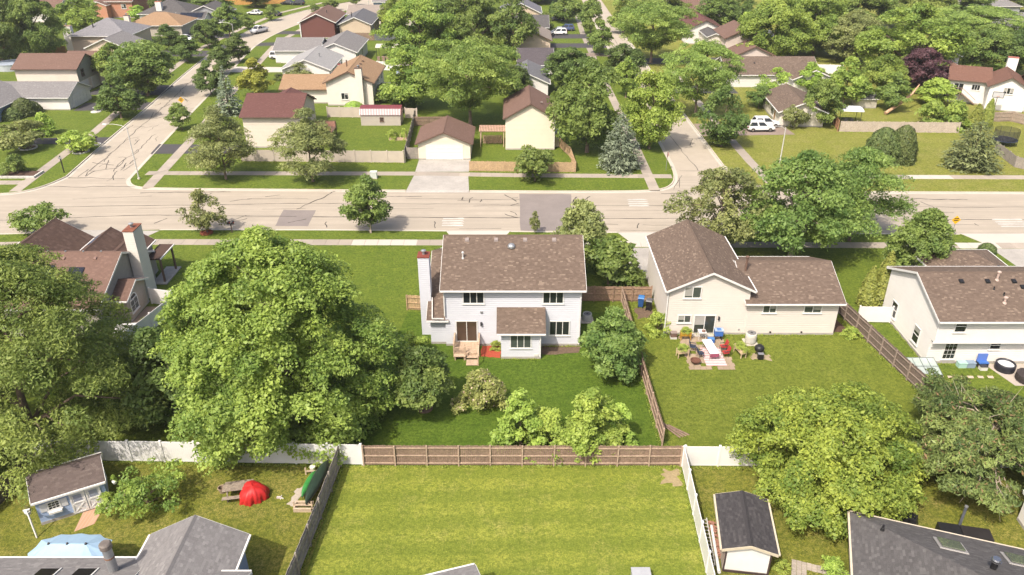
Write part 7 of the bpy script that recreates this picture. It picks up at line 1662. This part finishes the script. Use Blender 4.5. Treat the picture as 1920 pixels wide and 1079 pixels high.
trampoline(77.6, 118.2, 1.8, 'black netted trampoline on the right edge lawn', BLACK, True, paint((.03, .04, .07), .5, .1)); trampoline(82.4, 146, 2.0, 'blue rimmed trampoline beside the stairs of the white house', BLACK, True, paint((.08, .22, .6), .4, .1)); trampoline(-32.2, 210, 2.5, 'tall netted trampoline in front of the white gabled house', BLACK, True, GALV)
t = thing('canopy', 'white garden canopy on thin posts behind the grey fence', 'canopy', (57.6, 130.6, 0), R(-8)); 
for sx in (-1.7, 1.7):
    for sy in (-1.4, 1.4): MB().tube([(sx, sy, 0), (sx, sy, 2.3)], .04, 8).build('post', DARKMETAL, t)
m = MB(); m.extrude([(-1.7, 2.28), (1.7, 2.28), (1.55, 2.45), (0, 2.62), (-1.55, 2.45)], -2.0, 2.0, 'x'); m.build('roof', paint((.70, .72, .74), .5, .05), t)
t = thing('patio_set', 'dark table and chairs under the white canopy', 'furniture', (57.4, 130.4, 0)); MB().box(-.9, .9, -.5, .5, .68, .74).build('tabletop', DARKMETAL, t)
for sx in (-.8, .8):
    for sy in (-.4, .4): MB().box(sx - .03, sx + .03, sy - .03, sy + .03, 0, .68).build('leg', DARKMETAL, t)
for sx in (-.5, .5): MB().box(sx - .25, sx + .25, -1.0, -.7, .4, .9).build('chair', DARKMETAL, t)
t = thing('basketball_hoop', 'basketball hoop on a pole beside the white house on the right', 'basketball hoop', (86.0, 136.6, 0), R(-24)); MB().tube([(0, 0, 0), (0, 0, 3.0)], .06, 8).build('pole', DARKMETAL, t); MB().box(-.9, .9, -.35, -.31, 2.7, 3.75).build('backboard', paint((.55, .55, .56), .3, .1), t)
fr = MB()
for b in ((-.9, .9, -.37, -.36, 2.7, 2.78), (-.9, .9, -.37, -.36, 3.67, 3.75), (-.9, -.82, -.37, -.36, 2.78, 3.67), (.82, .9, -.37, -.36, 2.78, 3.67)): fr.box(*b)
fr.build('frame', BLACK, t); MB().tube([(.23 * math.cos(a * .52), -.6 + .23 * math.sin(a * .52), 3.0) for a in range(13)], .015, 6).build('rim', paint((.6, .2, .03), .5, .1), t)
t = thing('fallen_tree', 'leaning bare trunk propped in the garden behind the grey fence', 'tree', (69.0, 136.0, 0)); MB().tube([(-3.0, -1.0, .3), (0, .6, 1.6), (2.6, 2.2, 3.0), (4.2, 3.6, 4.2)], [.3, .26, .2, .1], 8).build('trunk', wood((.42, .27, .17), .3), t); MB().tube([(.5, .9, 1.8), (-.8, 2.8, 3.2)], [.14, .05], 6).build('limb', wood((.42, .27, .17), .3), t)
t = thing('deck_stairs', 'wooden stairs and landing at the sliding door of the white house on the right', 'stairs', (83.0, 143.4, 0), R(-24)); MB().box(-2.2, .2, -1.2, 1.0, 2.0, 2.15).build('landing', FENCEWOOD, t)
for k in range(9): MB().box(.2 + k * .28, .5 + k * .28, -1.2, -.2, 1.8 - k * .2, 1.85 - k * .2).build('step', FENCEWOOD, t)
for sx in (-2.1, 0): MB().box(sx - .06, sx + .06, -1.2, -1.08, 0, 3.0).build('post', FENCEWOOD, t)
MB().bar((.2, -1.2, 2.9), (2.7, -1.2, 1.0), .08).build('handrail', FENCEWOOD, t); MB().bar((-2.1, -1.2, 2.95), (.2, -1.2, 2.95), .08).build('handrail', FENCEWOOD, t)
t = thing('above_ground_pool', 'pale blue round above-ground pool behind the cream house on the left', 'pool', (-109.0, 171.5, 0)); MB().lathe([(3.2, 0), (3.3, 1.3), (3.4, 1.36), (3.1, 1.36), (3.05, 1.2)], 28, cap=False).build('wall', paint((.52, .56, .60), .5, .1), t); MB().lathe([(3.06, 1.15), (3.05, 1.2)], 28).build('cover', paint((.40, .46, .55), .5, .15), t)
t = thing('red_vehicle', 'dark red vehicle behind the pale pool on the left edge', 'vehicle', (-117.4, 184, 0)); MB().box(-1.6, 1.6, -1.0, 1.0, .5, 1.9).build('body', paint((.36, .03, .03), .35, .15), t); MB().add([(-1.5, -.9, 1.9), (.6, -.9, 1.9), (.6, .9, 1.9), (-1.5, .9, 1.9), (-1.2, -.75, 2.6), (.3, -.75, 2.6), (.3, .75, 2.6), (-1.2, .75, 2.6)], [(4, 5, 6, 7), (0, 1, 5, 4), (1, 2, 6, 5), (2, 3, 7, 6), (3, 0, 4, 7)]).build('cab', paint((.30, .03, .03), .35, .15), t)
for sx in (-1.1, 1.1):
    for sy in (-1.0, 1.0): MB().tube([(sx, sy - .1, .45), (sx, sy + .1, .45)], .45, 14).build('wheel', TYRE, t)
t = thing('gazebo', 'small gazebo with dark hip roof behind the maroon gable', 'gazebo', (63.5, 198, 0)); MB().add([(-2.2, -2.2, 2.4), (2.2, -2.2, 2.4), (2.2, 2.2, 2.4), (-2.2, 2.2, 2.4), (0, 0, 3.6)], [(0, 1, 4), (1, 2, 4), (2, 3, 4), (3, 0, 4), (3, 2, 1, 0)]).build('roof', paint((.12, .13, .14), .6, .2), t)
for sx in (-2, 2):
    for sy in (-2, 2): MB().box(sx - .08, sx + .08, sy - .08, sy + .08, 0, 2.4).build('post', DARKMETAL, t)
t = thing('canopy', 'pale patio canopy beside the long white house', 'canopy', (-28.6, 183.6, 0)); m = MB(); m.extrude([(-1.9, 2.4), (1.9, 2.4), (1.6, 2.65), (0, 2.95), (-1.6, 2.65)], -2.7, 2.7, 'x'); m.build('roof', paint((.60, .57, .50), .7, .1), t)
for sx in (-2.5, 2.5):
    for sy in (-1.7, 1.7): MB().tube([(sx, sy, 0), (sx, sy, 2.4)], .05, 8).build('post', DARKMETAL, t)
t = thing('patio_set', 'table and chairs under the pale patio canopy', 'furniture', (-28.8, 180.4, 0)); MB().box(-1.0, 1.0, -.5, .5, .65, .72).build('tabletop', paint((.40, .28, .2), .6, .2), t)
for sx in (-1.5, 1.5, -.4, .5): MB().box(sx - .3, sx + .3, -1.1, -.6, .0, .9).build('chair', paint((.36, .25, .2), .6, .2), t)
t = thing('raised_bed', 'wooden raised vegetable bed beside the grey fence', 'planter', (-18.3, 121.0, 0)); 
for b in ((-1.4, 1.4, -.7, -.62), (-1.4, 1.4, .62, .7), (-1.4, -1.32, -.62, .62), (1.32, 1.4, -.62, .62)): MB().box(*b, 0, .45).build('board', DECKWOOD, t)
MB().box(-1.32, 1.32, -.62, .62, 0, .38).build('soil', MULCH, t)
for k in range(4): MB().box(-1.3 + k * .86, -1.24 + k * .86, -.6, -.54, .45, 1.1).build('stake', DECKWOOD, t)
P('shrub', (-18.9, 121.0, 1.3, 1.5), 'plant', 'leafy vegetables in the left of the raised bed', 'shrub'); P('shrub', (-17.4, 121.2, 1.6, 1.4), 'plant', 'leafy vegetables in the right of the raised bed', 'shrub', i=1)
# rows of low yellow-green border behind the tan fence
P('clipped', (-28.6, 138.6, 1.5, 3.6), 'bright', 'clipped light green hedge in front of the tan roofed house', 'shrub')

# ================================================================== LONG GRASS ALONG FENCES AND WALLS
def long_grass(lines, n_per_m, hgt, name='long_grass'):
    rng = np.random.default_rng(5); P = []; N = []; S = []; A = []
    for (ax, ay), (bx, by), wdt in lines:
        L = math.dist((ax, ay), (bx, by)); n = int(L * n_per_m); t = rng.random(n); nx, ny = -(by - ay) / L, (bx - ax) / L; o = rng.uniform(-1, 1, n) * wdt
        h = hgt * rng.uniform(.4, 1.3, n) * (.5 + .5 * np.sin(t * L * 2.1 + ax) ** 2)
        P.append(np.stack([ax + (bx - ax) * t + nx * o, ay + (by - ay) * t + ny * o, h * .5], 1)); S.append(h); N.append(np.concatenate([rng.normal(size=(n, 2)), np.full((n, 1), .35)], 1)); A.append(np.concatenate([rng.normal(0, .3, (n, 2)), np.ones((n, 1))], 1))
    me = leaves_mesh(name, np.concatenate(P), np.concatenate(N), np.concatenate(S), rng.normal(.5, .2, sum(map(len, P))), rng, .3, None, np.concatenate(A))
    o = obj(name, me, None, LM['plant']); o['kind'] = 'stuff'; o['label'] = 'longer uncut grass along the fences and walls'; o['category'] = 'grass'
long_grass([((-10.7, 43.15), (12.1, 43.1), .12), ((-30, 43.55), (-11, 43.2), .14), ((-12.3, 43), (-13.6, 26), .12), ((12.1, 43), (11.8, 28), .12), ((12.6, 43.0), (34, 42.7), .14), ((11.3, 66), (11.5, 45.5), .2), ((10.9, 66), (11.1, 45.5), .15), ((31.5, 64), (34.6, 47), .2), ((14.2, 61.2), (29.9, 61.1), .1), ((2.6, 59.25), (6.2, 59.25), .12), ((-.95, 57.15), (2.5, 57.1), .1), ((36.0, 63), (36.0, 57), .1), ((36.2, 56.35), (40, 56.35), .1), ((-40, 109.9), (-16, 109.2), .12), ((-6, 105.6), (9, 105.1), .12), ((54, 124.6), (73, 123.9), .15), ((-10.5, 43.7), (11, 43.65), .2)], 90, .17)

# ================================================================== AIR
hz = MB().box(-1600, 1600, -450, 2600, -1.3, 41).build('haze', None)
hm = bpy.data.materials.new('haze_air'); hm.use_nodes = True; ht = hm.node_tree; ht.nodes.clear()
ho = ht.nodes.new('ShaderNodeOutputMaterial'); hv = ht.nodes.new('ShaderNodeVolumePrincipled')
hv.inputs['Color'].default_value = (1.0, .98, .95, 1); hv.inputs['Density'].default_value = .0002; hv.inputs['Anisotropy'].default_value = .3
ht.links.new(hv.outputs[0], ho.inputs['Volume']); hz.data.materials.append(hm)
tag(hz, 'thin pale summer haze in the air', 'haze', kind='stuff')
